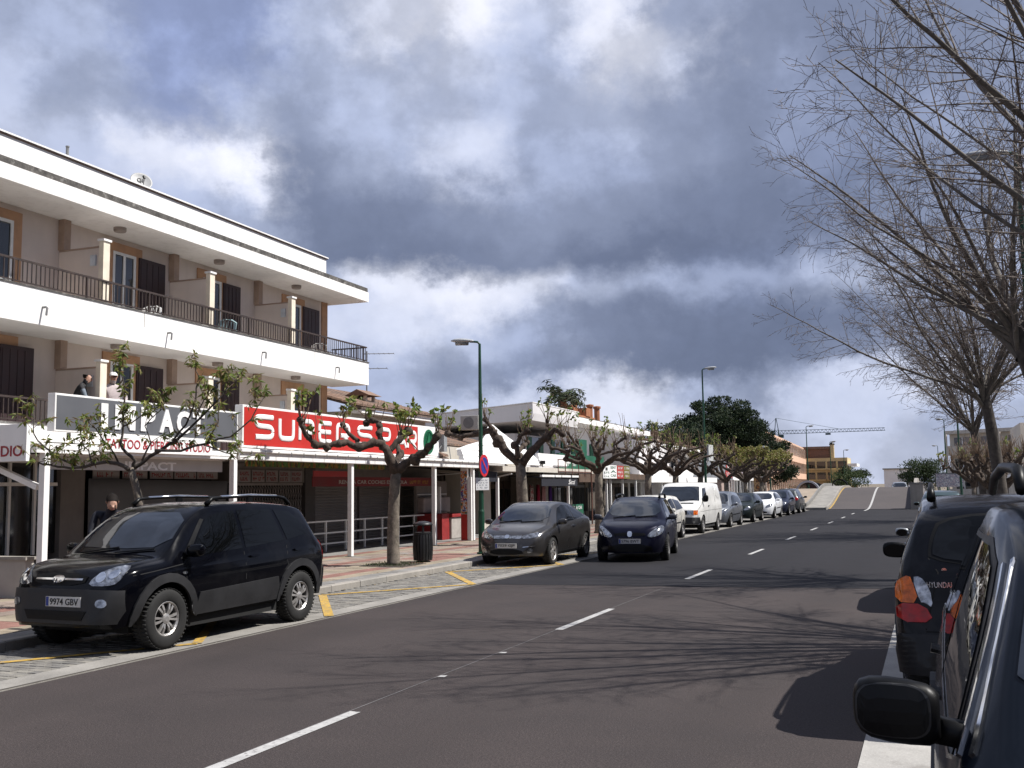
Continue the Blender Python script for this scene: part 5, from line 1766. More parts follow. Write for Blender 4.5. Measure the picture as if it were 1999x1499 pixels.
def lump(mb, c, r):
    """knobbly bark swelling"""
    rings, seg = 5, 7
    b = len(mb.v)
    ph = rnd.uniform(0, 6)
    mb.v.append(tuple(c + Vector((0, 0, r))))
    for i in range(1, rings):
        t = math.pi * i / rings
        for j in range(seg):
            a = 2 * math.pi * j / seg + ph
            k = r * rnd.uniform(0.75, 1.25)
            mb.v.append(tuple(c + Vector((k * math.sin(t) * math.cos(a), k * math.sin(t) * math.sin(a), k * math.cos(t)))))
    mb.v.append(tuple(c - Vector((0, 0, r))))
    e = len(mb.v) - 1
    for j in range(seg):
        mb.f.append((b, b + 1 + j, b + 1 + (j + 1) % seg))
        mb.f.append((e, e - seg + (j + 1) % seg, e - seg + j))
        for i in range(rings - 2):
            o = b + 1 + i * seg
            mb.f.append((o + j, o + seg + j, o + seg + (j + 1) % seg, o + (j + 1) % seg))


def pollard(name, label, loc, trunk, limbs, r0=.17, leafy=0.5, shoots=5, slen=(.25, .65), group=None, leaf_size=.11, leaf_m=None, seed=0, detail=1.0, tips=1.0):
    rnd.seed(seed + 500)
    t = thing(name, label, 'tree', loc, 0, group)
    n = len(trunk)
    h = trunk[-1][1]
    tp = [V3(a, z, d) for a, z, d in trunk]
    rad = [r0 * (1.25 if i == 0 else 1.0 - 0.22 * i / (n - 1)) for i in range(n)]
    tp.insert(1, tp[0].lerp(tp[1], 0.12))
    rad.insert(1, r0 * 1.02)
    tm = MB().tube(tp, rad, 12)
    lm, sm, lf = MB(), MB(), [MB(), MB()]
    nodes = []
    for limb, ra, rb in limbs:
        pts = [V3(*p) for p in limb]
        fine = []
        for i in range(len(pts) - 1):
            for k in range(3):
                q = pts[i].lerp(pts[i + 1], k / 3)
                fine.append(q + rv(0.022))
        fine.append(pts[-1])
        m = len(fine)
        rr = [(ra + (rb - ra) * i / (m - 1)) * rnd.uniform(0.85, 1.22) for i in range(m)]
        lm.tube(fine, rr, 8)
        for i in range(m // 3, m, 3):
            if rnd.random() < 0.75 * detail:
                lump(lm, fine[i] + rv(0.02), rr[i] * rnd.uniform(1.1, 1.6))
                if i > m * 0.45:
                    nodes.append((fine[i], i / m))
        lump(lm, fine[-1], rb * 1.9)
        nodes.append((fine[-1], 1.0))
        nodes.append((fine[-1] + rv(.05), 1.0))
    for p, w in nodes:
        for k in range(int(shoots * w * rnd.uniform(0.5, 1.3))):
            d = (Vector((rnd.uniform(-.6, .6), rnd.uniform(-.6, .6), 1.0))).normalized()
            L = rnd.uniform(*slen)
            q = p.copy()
            pts = [q.copy()]
            for s in range(4):
                d = (d + rv(0.28) + Vector((0, 0, .12))).normalized()
                q = q + d * L / 4
                pts.append(q.copy())
            sm.tube(pts, [.014, .011, .009, .008, .006], 5)
            if rnd.random() < leafy:
                for c in ((4, 1.0), (3, .5)) if rnd.random() < .6 else ((4, 1.0),):
                    for _ in range(int(rnd.randint(5, 9) * c[1])):
                        ld = (rv(1.0) + Vector((0, 0, -.25))).normalized()
                        leaf(lf[rnd.random() < .3], pts[c[0]] + rv(.03), ld, rv(), leaf_size * rnd.uniform(.6, 1.25), leaf_size * rnd.uniform(.5, .8))
            elif rnd.random() < .4 * tips:
                for _ in range(3):
                    leaf(lf[0], pts[4] + rv(.015), (rv() + Vector((0, 0, .6))), rv(), leaf_size * .5, leaf_size * .3)
    tm.obj('trunk', BARK, t, smooth=True)
    lm.obj('limbs', BARKDK, t, smooth=True, kind='stuff')
    sm.obj('shoots', SHOOT, t, smooth=True, fix=False, kind='stuff')
    for b, m in zip(lf, leaf_m or (LEAFG, LEAFY)):
        if b.v:
            b.obj('foliage', m, t, fix=False, kind='stuff')
    return t


def zig(pts, d0=0.0, k=0.25):
    """2-D limb outline to 3-D with a wandering depth"""
    d = d0
    out = []
    sgn = rnd.choice((-1, 1))
    for i, (a, h) in enumerate(pts):
        out.append((a, h, d))
        d += sgn * rnd.uniform(0, k) * 0.5
    return out


rnd.seed(3)
pollard('pollarded_plane', 'knobbly pollarded plane tree in front of the red supermarket sign', (-11.34, 20.67, 0.12),
        [(0, 0, 0), (-.01, .61, 0), (0, 1.19, .02), (.03, 1.77, .02), (.07, 2.2, 0)],
        [(zig([(.05, 2.1), (-.13, 2.56), (-.27, 2.74), (-.42, 2.79), (-.62, 2.67), (-.79, 2.63), (-.99, 2.76), (-1.19, 2.74), (-1.43, 2.67), (-1.62, 2.72), (-1.81, 2.87), (-1.91, 3.06), (-1.95, 3.25)]), .11, .045),
         (zig([(-.13, 2.52), (-.3, 2.81), (-.35, 2.98), (-.33, 3.16), (-.38, 3.27), (-.54, 3.3), (-.7, 3.25)], .05), .075, .045),
         (zig([(.08, 2.12), (.37, 2.35), (.54, 2.41), (.74, 2.54), (.89, 2.72), (1.03, 2.87)]), .10, .055),
         (zig([(-.1, 2.55), (.08, 2.79), (.25, 2.93), (.31, 3.02)], -.05), .07, .06),
         (zig([(-.79, 2.63), (-.85, 2.85), (-1.05, 3.0), (-1.2, 3.2)], .1), .05, .04),
         ([(0.03, 2.2, 0), (.1, 2.5, .35), (.0, 2.75, .7), (.05, 3.0, 1.0)], .08, .045)],
        r0=.145, leafy=.6, shoots=3.2, slen=(.3, .8), leaf_size=.15, seed=1)
pollard('pollarded_plane', 'pollarded plane tree with gnarled limbs behind the grey hatchback', (-11.4, 29.0, 0.12),
        [(-.05, 0, 0), (-.07, .97, 0), (-.1, 1.89, 0), (-.13, 2.45, 0)],
        [(zig([(-.13, 2.4), (-.56, 2.82), (-.79, 3.13), (-1.02, 3.47), (-1.49, 3.36), (-1.95, 3.28), (-2.35, 3.4)]), .14, .06),
         (zig([(-.79, 3.1), (-.95, 3.51), (-1.18, 3.8)], .1), .08, .05),
         (zig([(-.1, 2.4), (.21, 2.82), (.59, 3.13), (.9, 3.44), (1.13, 3.3)]), .13, .06),
         (zig([(-.2, 2.6), (-.25, 2.97), (-.1, 3.28), (.1, 3.4)], -.1), .08, .06),
         ([(-.1, 2.4, 0), (-.2, 2.8, .5), (.1, 3.1, .9)], .1, .05), (zig([(.59, 3.1), (.75, 3.4), (.7, 3.7)], -.1), .06, .04)],
        r0=.19, leafy=.45, shoots=4, slen=(.35, .85), leaf_size=.13, seed=2)


def rand_limbs(n, spread, h0, h1, r):
    out = []
    for k in range(n):
        az_ = 2 * math.pi * (k + rnd.uniform(-.25, .25)) / n
        p = [(0, h0, 0)]
        m = rnd.randint(4, 6)
        for i in range(1, m + 1):
            u = i / m
            rr = spread * u * rnd.uniform(.85, 1.1)
            p.append((rr * math.cos(az_) + rnd.uniform(-.12, .12), h0 + (h1 - h0) * (u ** .75) * rnd.uniform(.8, 1.15), rr * math.sin(az_) * .8 + rnd.uniform(-.12, .12)))
        out.append((p, r, r * .45))
        if rnd.random() < .7:
            q = p[len(p) // 2]
            out.append(([q, (q[0] + rnd.uniform(-.4, .4), q[1] + .35, q[2] + rnd.uniform(-.3, .3)), (q[0] + rnd.uniform(-.6, .6), q[1] + .65, q[2] + rnd.uniform(-.4, .4))], r * .6, r * .4))
    return out


for i, (x, y, lb) in enumerate(((-11.45, 36.6, 'pollarded plane tree behind the dark blue estate car'), (-11.5, 44.0, 'forked pollarded plane tree left of the white van roof'), (-11.5, 49.2, 'bare pollarded plane tree above the white van'),
                                (-11.5, 55.0, 'pollarded plane tree beside the tall green lamp behind the van'))):
    rnd.seed(40 + i)
    pollard('pollarded_plane', lb, (x, y, 0.12), [(0, 0, 0), (.02, .9, 0), (0, 1.7, .02), (.03, 2.3, 0)], rand_limbs(8, 2.1, 2.2, 3.25, .095), r0=.18, leafy=.25, shoots=3.6, slen=(.4, 1.0), leaf_size=.12, seed=10 + i, tips=.3)
for i, (x, y, lb) in enumerate(((-11.6, 63, 'first leafing plane tree past the small red roof'), (-11.6, 70, 'leafing plane tree second in the row past the red roof'), (-11.6, 77, 'leafing plane tree third in the row past the red roof'), (-12.5, 84, 'leafing plane tree last in the row before the footbridge'))):
    rnd.seed(60 + i)
    pollard('leafing_plane', lb, (x, y, 0.12), [(0, 0, 0), (.02, 1.0, 0), (.0, 2.0, 0)], rand_limbs(7, 2.3, 1.9, 3.3, .11), r0=.17, leafy=.95, shoots=8, slen=(.3, .8), leaf_size=.17, leaf_m=(LEAFY, LEAFB), seed=20 + i, group='leafing plane trees past the red roof')

# young tree with sparse drooping leaves in front of the tattoo sign
pt = thing('young_fruit_tree', 'young thin tree with drooping spring leaves in front of the grey IMPACT sign', 'tree', (-11.2, 12.3, 0.12))
rnd.seed(21)
tm, bm_, tw, lf = MB(), MB(), MB(), [MB(), MB(), MB()]
tm.tube([V3(.20, 0, 0), V3(.18, .2, 0), V3(.15, .95, 0), V3(.10, 1.49, 0), V3(.01, 1.84, 0), V3(-.07, 2.07, 0)], [.085, .075, .066, .062, .056, .05], 10)
limbs = [([(-.07, 2.05), (-.24, 2.14), (-.4, 2.17), (-.63, 2.14), (-.9, 2.09), (-1.09, 2.1), (-1.32, 2.14), (-1.51, 2.18)], .034, .012),
         ([(-.9, 2.1), (-1.15, 2.22), (-1.38, 2.36), (-1.59, 2.53), (-1.7, 2.72), (-1.76, 2.99)], .018, .007),
         ([(-.05, 2.07), (-.03, 2.18), (-.13, 2.3), (-.24, 2.43), (-.21, 2.72), (-.17, 3.1), (-.21, 3.49), (-.27, 3.76)], .03, .007),
         ([(-.07, 2.05), (.04, 2.14), (.33, 2.33), (.56, 2.49), (.72, 2.64), (1.1, 3.03), (1.33, 3.33), (1.48, 3.45)], .036, .007),
         ([(.33, 2.33), (.72, 2.32), (1.1, 2.43), (1.41, 2.53), (1.71, 2.8), (1.91, 3.14)], .024, .007),
         ([(.56, 2.47), (.79, 2.72), (.91, 3.1), (.98, 3.45), (.93, 3.6)], .018, .006),
         ([(-.24, 2.14), (-.35, 2.4), (-.5, 2.6), (-.62, 2.75)], .016, .006), ([(.1, 2.18), (.25, 2.45), (.2, 2.7), (.45, 2.95)], .016, .006),
         ([(.9, 2.8), (1.0, 3.1), (1.3, 3.5)], .012, .005), ([(-.63, 2.14), (-.75, 2.35), (-.95, 2.5)], .014, .005), ([(1.1, 2.43), (1.25, 2.75), (1.2, 3.1), (1.35, 3.3)], .014, .005),
         ([(-.2, 2.7), (.1, 2.85), (.4, 3.0)], .012, .005), ([(1.0, 2.42), (1.3, 2.3), (1.5, 2.2)], .012, .005)]
for pts, ra, rb in limbs:
    d = rnd.uniform(-.12, .12)
    sl = rnd.uniform(-.55, .55)
    P = [V3(a + rnd.uniform(-.02, .02), h, d + sl * i / len(pts)) for i, (a, h) in enumerate(pts)]
    Q = [q for i in range(len(P) - 1) for q in (P[i], P[i].lerp(P[i + 1], .5) + rv(.02))] + [P[-1]]
    m = len(Q)
    bm_.tube(Q, [ra + (rb - ra) * i / (m - 1) for i in range(m)], 7)
    for i in range(int(m * .35), m):
        for _ in range(2 if i < m - 1 else 4):
            if rnd.random() < .62 or i == m - 1:
                dd = (rv(.8) + Vector((0, 0, .75))).normalized()
                L = rnd.uniform(.10, .34)
                e1 = Q[i] + dd * L * .5
                e2 = e1 + (dd + rv(.4)).normalized() * L * .5
                tw.tube([Q[i], e1, e2], [.006, .004, .003], 4)
                for c in (e1, e2, e2):
                    for _k in range(rnd.randint(2, 7)):
                        ld = (rv(.8) + Vector((0, 0, -.55))).normalized()
                        leaf(lf[rnd.choice((0, 0, 1, 1, 2))], c + rv(.02), ld, rv(), rnd.uniform(.07, .15), rnd.uniform(.025, .045))
tm.obj('trunk', BARK, pt, smooth=True)
bm_.obj('branches', BARKPOP, pt, smooth=True, kind='stuff')
tw.obj('twigs', SHOOT, pt, fix=False, kind='stuff')
for b, m in zip(lf, (LEAFG, LEAFY, LEAFB)):
    b.obj('foliage', m, pt, fix=False, kind='stuff')


# tall bare poplars on the right
def bare_tree(name, label, loc, lean, h0, mains, L, r0, seed, dens=1.0, group=None, bias=(-.5, -.2), rise=(.75, 1.25), spread=.75, rmain=(.16, .30), wire=.0034):
    rnd.seed(seed)
    t = thing(name, label, 'tree', loc, 0, group)
    tr, br, tw_ = MB(), MB(), MB()
    top = Vector((lean[0], lean[1], h0))
    tr.tube([Vector((0, 0, 0)), Vector((lean[0] * .05, 0, .3)), Vector((lean[0] * .25, lean[1] * .3, h0 * .35)), Vector((lean[0] * .6, lean[1] * .5, h0 * .7)), top * .98, top], [r0 * 1.4, r0 * 1.08, r0, r0 * .93, r0 * .8, r0 * .6], 12)

    def shoot(p, d, L_, r, level, up):
        n = max(2, int(L_ / (0.36 if level < 2 else .16)))
        n = min(n, 16 if level < 2 else 4)
        pts, rad = [p.copy()], [r]
        dirs = []
        for i in range(n):
            d = (d + rv(.085 if level < 2 else .2) + Vector((0, 0, up / n))).normalized()
            p = p + d * (L_ / n)
            pts.append(p.copy())
            dirs.append(d.copy())
            rad.append(max(wire, r * (1 - (i + 1) / n * .85)))
        (br if level < 1 else tw_).tube(pts, rad, 7 if level == 0 else (4 if level == 1 else 3), cap=False)
        if level == 3:
            return
        if level == 0:
            step, cl, cr = .27, (1.0, 2.9), .34
        elif level == 1:
            step, cl, cr = .21 / dens, (.3, .95), .45
        else:
            step, cl, cr = .19 / dens, (.08, .26), .6
        s = L_ * (.10 if level == 0 else .15)
        while s < L_:
            i = min(int(s / L_ * n), n - 1)
            q = pts[i].lerp(pts[i + 1], s / L_ * n - i)
            dd = dirs[i]
            side = dd.cross(rv()).normalized()
            ang = R(rnd.uniform(26, 55))
            nd = (dd * math.cos(ang) + side * math.sin(ang)).normalized()
            k = 1.0 - .6 * s / L_
            shoot(q, nd, rnd.uniform(*cl) * (k if level < 2 else 1), max(wire * 1.1, rad[i] * cr), level + 1, (-.3 if level == 1 else .1) if level > 0 else .02)
            s += step * rnd.uniform(.6, 1.4)
    for k in range(mains):
        a = 2 * math.pi * k / mains + rnd.uniform(-.3, .3)
        d = Vector((math.cos(a) * spread + bias[0], math.sin(a) * spread + bias[1], rnd.uniform(*rise))).normalized()
        shoot(top + Vector((0, 0, -rnd.uniform(0, .8))), d, L * rnd.uniform(.7, 1.1), r0 * rnd.uniform(*rmain), 0, .15)
    tr.obj('trunk', BARKPOP, t, smooth=True)
    br.obj('branches', BRANCHM, t, smooth=True, fix=False, kind='stuff')
    tw_.obj('twigs', TWIGM, t, fix=False, kind='stuff')
    return t


bare_tree('bare_poplar', 'bare tree whose bright upper branches reach in from the top corner over the road', (3.3, 13.4, .1), (-.25, .1), 4.0, 15, 6.8, .25, 5, bias=(-.5, .1), rise=(.6, 1.25), rmain=(.15, .32))
bare_tree('bare_poplar', 'large bare tree leaning in from the picture edge behind the near lamp', (2.65, 21.5, .1), (-1.0, -.1), 4.7, 17, 6.2, .26, 6, bias=(-.35, 0), rise=(.55, 1.5), spread=.8)
bare_tree('bare_poplar', 'tall bare tree with a thick straight trunk behind the parked cars', (2.25, 38.5, .1), (-.45, 0), 5.0, 25, 7.4, .20, 7, dens=.9, bias=(-.22, 0), rise=(.35, 2.1), spread=.85, wire=.005, rmain=(.18, .36))
bare_tree('bare_poplar', 'thinner forked bare tree beside the thick trunk', (2.35, 53.0, .1), (-.4, 0), 4.4, 21, 7.4, .22, 8, dens=.7, bias=(-.2, 0), rise=(.4, 2.0), spread=.85, wire=.006)
# ------------------------------------------------------------------ street furniture
GREENP = mat('lamp_green', (0.008, 0.055, 0.028), 0.45, var=0.15, scale=3)
LAMPHEAD = mat('lamp_head_grey', (0.33, 0.34, 0.35), 0.5, var=0.1)
LAMPLENS = mat('lamp_head_lens', (0.22, 0.23, 0.24), 0.15)


def lamp(label, loc, h, ang, arm=0.75, hl=0.62, group='green street lamps', lean=0.0):
    t = thing('street_lamp', label, 'street lamp', loc, ang, group)
    MB().tube([(0, 0, 0), (0, 0, .05), (0, 0, .06), (0, 0, 1.1), (0, 0, 1.15), (0, 0, h * .6), (0, 0, h)], [.13, .13, .085, .08, .065, .055, .035], 12).obj('pole', GREENP, t, smooth=False)
    MB().box(-.04, .04, -.088, -.075, .45, .75).obj('service_door', GREENP, t)
    MB().tube([(0, 0, h - .12), (0, 0, h), (.06, 0, h + .06), (arm - hl + .1, 0, h + .08)], .03, 8).obj('arm', GREENP, t, smooth=True)
    mb = MB()
    prof = [(0, .05), (.06, .075), (.3, .12), (.6, .14), (.85, .11), (1, .04)]
    for u, r in prof:
        for j in range(10):
            a = 2 * math.pi * j / 10
            z = math.sin(a)
            mb.v.append((arm - hl + u * hl, r * math.cos(a), h + .085 + r * (.55 * z if z > 0 else .3 * z) + .03 * u))
    for i in range(len(prof) - 1):
        for j in range(10):
            mb.f.append((i * 10 + j, i * 10 + (j + 1) % 10, i * 10 + 10 + (j + 1) % 10, i * 10 + 10 + j))
    mb.f += [tuple(range(10)), tuple(50 + j for j in range(10))]
    hd = mb.obj('lamp_head', LAMPHEAD, t, smooth=True)
    MB().tube([(arm - hl * .75, 0, h + .055), (arm - hl * .2, 0, h + .065)], [.075, .075], 8).obj('lens', LAMPLENS, hd, smooth=True)
    return t


lamp('short green street lamp with its head towards the hotel, carrying the no-parking disc', (-10.9, 24.6, .12), 5.5, math.pi + YAW * .4, arm=.78, group=None)
lamp('tall green street lamp standing behind the white van', (-10.9, 53.5, .12), 7.75, 0.1)
lamp('green street lamp before the orange hotel at the bridge foot', (-11.3, 105.5, .5), 7.0, 0.0)
lamp('second green lamp along the left side of the bridge', (-11.3, 131, .3), 6.6, 0.0)
lamp('third green lamp far along the left side', (-11.3, 152, .2), 6.3, 0.0)
lamp('thin green lamp in front of the orange hotel, its head towards the shops', (-13.2, 93, .1), 5.0, math.pi)
lamp('near right-hand lamp whose head hangs among bare branches', (1.75, 20.3, .1), 7.6, math.pi, arm=.95, hl=.8)
lamp('right-hand lamp beside the forked bare tree', (2.55, 71, .1), 6.1, math.pi)
lamp('slim right-hand lamp seen before the cream apartments', (1.5, 62, .1), 6.4, math.pi)
lamp('second slim right-hand lamp receding past the bridge', (1.3, 100, .1), 7.3, math.pi)
lamp('farthest right-hand lamp above the dark round tree', (1.0, 150, .1), 6.6, math.pi)
# no-parking sign and plate on the short lamp
ns_ = thing('no_parking_sign', 'round red and blue no-parking sign on the short green lamp post', 'sign', (-10.9, 24.6, 2.41), 0.0)
SREDM = mat('traffic_red', (0.52, 0.012, 0.02), 0.4)
SBLUE = mat('traffic_blue', (0.018, 0.03, 0.24), 0.4)
MB().lathe([(0.0, .085), (.29, .085), (.29, .10), (0.0, .10)], 36, axis='X').obj('disc', SREDM, ns_)
MB().lathe([(0.0, .101), (.215, .101), (.215, .106), (0.0, .106)], 32, axis='X').obj('blue_field', SBLUE, ns_)
MB().bar((.110, -.16, .16), (.110, .16, -.16), .006, .055).obj('slash', SREDM, ns_)
MB().lathe([(0.0, .075), (.285, .075), (.285, .084), (0, .084)], 28, axis='X').obj('back_plate', GREYP, ns_)
MB().box(.03, .075, -.03, .03, -.06, .06).obj('clamp', GREYP, ns_)
npz = thing('sign_plate', 'small white plate with faded lettering below the no-parking disc', 'sign', (-10.9, 24.6, 1.93), R(-42))
MB().box(.075, .09, -.19, .19, -.16, .16).obj('plate', SIGNWHITE, npz, bev=.003)
for k in range(4):
    scribble('print', mat('faded_print', (.28, .3, .34), .7), npz, (.0905, -.15, .075 - k * .062), (0, 1, 0), (0, 0, 1), .036, .30, .002)
MB().box(.03, .074, -.03, .03, -.05, .05).obj('clamp', GREYP, npz)

# litter bin
BINM = mat('bin_black', (0.012, 0.012, 0.014), 0.45, var=0.2, scale=5)
bn = thing('litter_bin', 'black slatted litter bin beside the pollarded tree', 'bin', (-11.15, 21.75, .12))
MB().lathe([(0.0, .04), (.185, .04), (.19, .1), (.205, .35), (.205, .5), (.195, .66), (0, .66)], 20).obj('liner', BINM, bn)
slat = MB()
for u in range(6):
    z = .04 + .62 * u / 5
    r = .205 + .018 * math.sin(math.pi * u / 5)
    for y in (-.026, .026):
        slat.v += [(r, y, z), (r + .014, y, z)]
for u in range(5):
    a = u * 4
    slat.f += [(a, a + 4, a + 6, a + 2), (a + 1, a + 3, a + 7, a + 5), (a, a + 1, a + 5, a + 4), (a + 2, a + 6, a + 7, a + 3)]
slat.f += [(0, 2, 3, 1), (20, 21, 23, 22)]
sme = slat.mesh('slat', BINM)
for k in range(20):
    o = link('slat', sme, bn)
    o.rotation_euler = (0, 0, 2 * math.pi * k / 20)
MB().lathe([(.20, .64), (.225, .65), (.225, .69), (.19, .69)], 24).obj('rim', BINM, bn)
for a in (.5, 2.0, 3.7, 5.2):
    MB().bar((.20 * math.cos(a), .20 * math.sin(a), .66), (.20 * math.cos(a), .20 * math.sin(a), .86), .035).obj('upright', BINM, bn)
MB().lathe([(.23, .85), (.235, .87), (.2, .91), (.1, .94), (0, .95)], 24).obj('hood', BINM, bn, smooth=True)
MB().lathe([(.17, .02), (.18, 0), (.17, 0)], 20).obj('foot', BINM, bn)
# tree pit
tg = struct('tree_pit', MB().box(-11.9, -10.8, 20.1, 21.25, .1, .128), mat('tree_pit_soil', (.07, .055, .04), .95, var=.4, scale=9, bump=.8))
gr_ = MB()
rnd.seed(9)
for _ in range(420):
    p = Vector((rnd.uniform(-11.9, -10.8), rnd.uniform(20.1, 21.25), .125))
    leaf(gr_, p, rv(.5) + Vector((0, 0, 1)), rv(), rnd.uniform(.03, .09), .012)
o = gr_.obj('weeds', mat('weed_green', (.06, .09, .025), .7, trans=.3), None, fix=False)
tag(o, 'thin weeds growing in the pit of the plane tree', 'weeds', kind='stuff')
# dropped leaves and grit along the kerb
lt = MB()
for _ in range(260):
    y_ = rnd.uniform(4, 30)
    p = Vector((-9.95 + abs(rnd.gauss(0, .12)), y_, .022)) if rnd.random() < .55 else Vector((rnd.uniform(-13, -10.3), y_, .126))
    leaf(lt, p, Vector((rnd.uniform(-1, 1), rnd.uniform(-1, 1), rnd.uniform(0, .25))), Vector((0, 0, 1)), rnd.uniform(.03, .08), rnd.uniform(.015, .04))
o = lt.obj('fallen_leaves', LEAFB, None, fix=False)
tag(o, 'dry fallen leaves scattered along the kerb', 'leaves', kind='stuff')

# ------------------------------------------------------------------ things on the hotel
sd = thing('satellite_dish', 'grey satellite dish with GI lettering on the hotel roof', 'satellite dish', (-18.3, 21.15, 9.55), frame=ALPHA)
M_ = Matrix.Rotation(R(-35), 3, 'Z') @ Matrix.Rotation(R(62), 3, 'Y')
DC = Vector((-18.3, 21.15, 9.93))
mb = MB()
prof = [(0.0, .0), (.085, .006), (.17, .025), (.25, .055), (.285, .07)]
mb.lathe(prof, 24, caps=False)
mb.v = [tuple(M_ @ Vector(p) + DC) for p in mb.v]
DISH = mat('dish_grey', (.46, .46, .45), .5, var=.08)
o = mb.obj('dish', DISH, sd, smooth=True)
md = o.modifiers.new('thickness', 'SOLIDIFY')
md.thickness = .012
MB().tube([(-18.3, 21.15, 9.5), (-18.34, 21.15, 9.9)], .03, 8).obj('mast', GREYP, sd)
a_ = M_ @ Vector((.26, 0, .07)) + DC
b_ = M_ @ Vector((.15, 0, .33)) + DC
MB().tube([a_, b_], .015, 6).obj('feed_arm', GREYP, sd)
MB().tube([b_, b_ + Vector((-.03, 0, .07))], .035, 8).obj('feed_horn', PLAST, sd)
vs, fs = text_mb('Gi', .13, .17, .012, .006)
mb = MB()
mb.add([tuple(M_ @ Vector((-(b * 1.0) - .02 + .02, a * 1.0 - .10, .03 + c)) + DC) for a, b, c in vs], fs)
mb.obj('lettering', PLTX, sd, fix=False)
rp_ = thing('roof_pipe', 'short grey vent pipe on the hotel roof parapet', 'pipe', (-18.1, 18.4, 9.7), frame=ALPHA)
MB().tube([(-18.1, 18.4, 9.5), (-18.1, 18.4, 10.02)], .035, 8).obj('pipe', GREYP, rp_)
MB().tube([(-18.1, 18.4, 10.0), (-18.1, 18.4, 10.03)], .045, 8).obj('rim', GREYP, rp_)


def plastic_chair(label, p, ang, m):
    t = thing('plastic_chair', label, 'chair', (0, 0, 0), 0, 'plastic chairs on the hotel balcony')
    t.location = Matrix.Rotation(ALPHA, 3, 'Z') @ Vector(p)
    t.rotation_euler = (0, 0, ang)
    MB().prism([(-.22, .41), (.22, .43), (.24, .41), (.22, .40), (-.22, .385)], 'X', -.22, .22).obj('seat', m, t)
    for k in range(5):
        x = -.18 + .09 * k
        MB().bar((x, -.21, .41), (x * 1.05, -.36, .86), .05, .014).obj('back_slat', m, t)
    MB().tube([(-.24, -.20, .42), (-.23, -.37, .84), (-.1, -.385, .90), (.1, -.385, .90), (.23, -.37, .84), (.24, -.20, .42)], .02, 6).obj('back_frame', m, t)
    for s in (-1, 1):
        MB().tube([(s * .25, .2, .41), (s * .27, .2, .62), (s * .27, -.3, .64)], .02, 6).obj('armrest', m, t)
        MB().bar((s * .21, .19, .40), (s * .24, .24, 0), .035).obj('leg', m, t)
        MB().bar((s * .20, -.18, .40), (s * .24, -.27, 0), .035).obj('leg', m, t)


CH = mat('chair_white', (.75, .75, .74), .4)
CHB = mat('chair_aqua', (.42, .58, .60), .4)
plastic_chair('white plastic chair leaning behind the rail before the open glass door', (-16.95, 19.9, 5.5), R(200), CH)
plastic_chair('white plastic chair at the picture edge of the upper balcony', (-17.0, 15.4, 5.5), R(140), CH)
plastic_chair('pale aqua plastic chair on the middle of the upper balcony', (-16.95, 22.9, 5.5), R(60), CHB)
plastic_chair('white plastic chair near the corner end of the upper balcony', (-16.95, 28.0, 5.5), R(20), CH)

# ------------------------------------------------------------------ people
SKIN = mat('skin', (.42, .24, .17), .6, var=.12, scale=30)
HAIR = mat('dark_hair', (.012, .008, .006), .75, var=.3, scale=40, spec=.15)


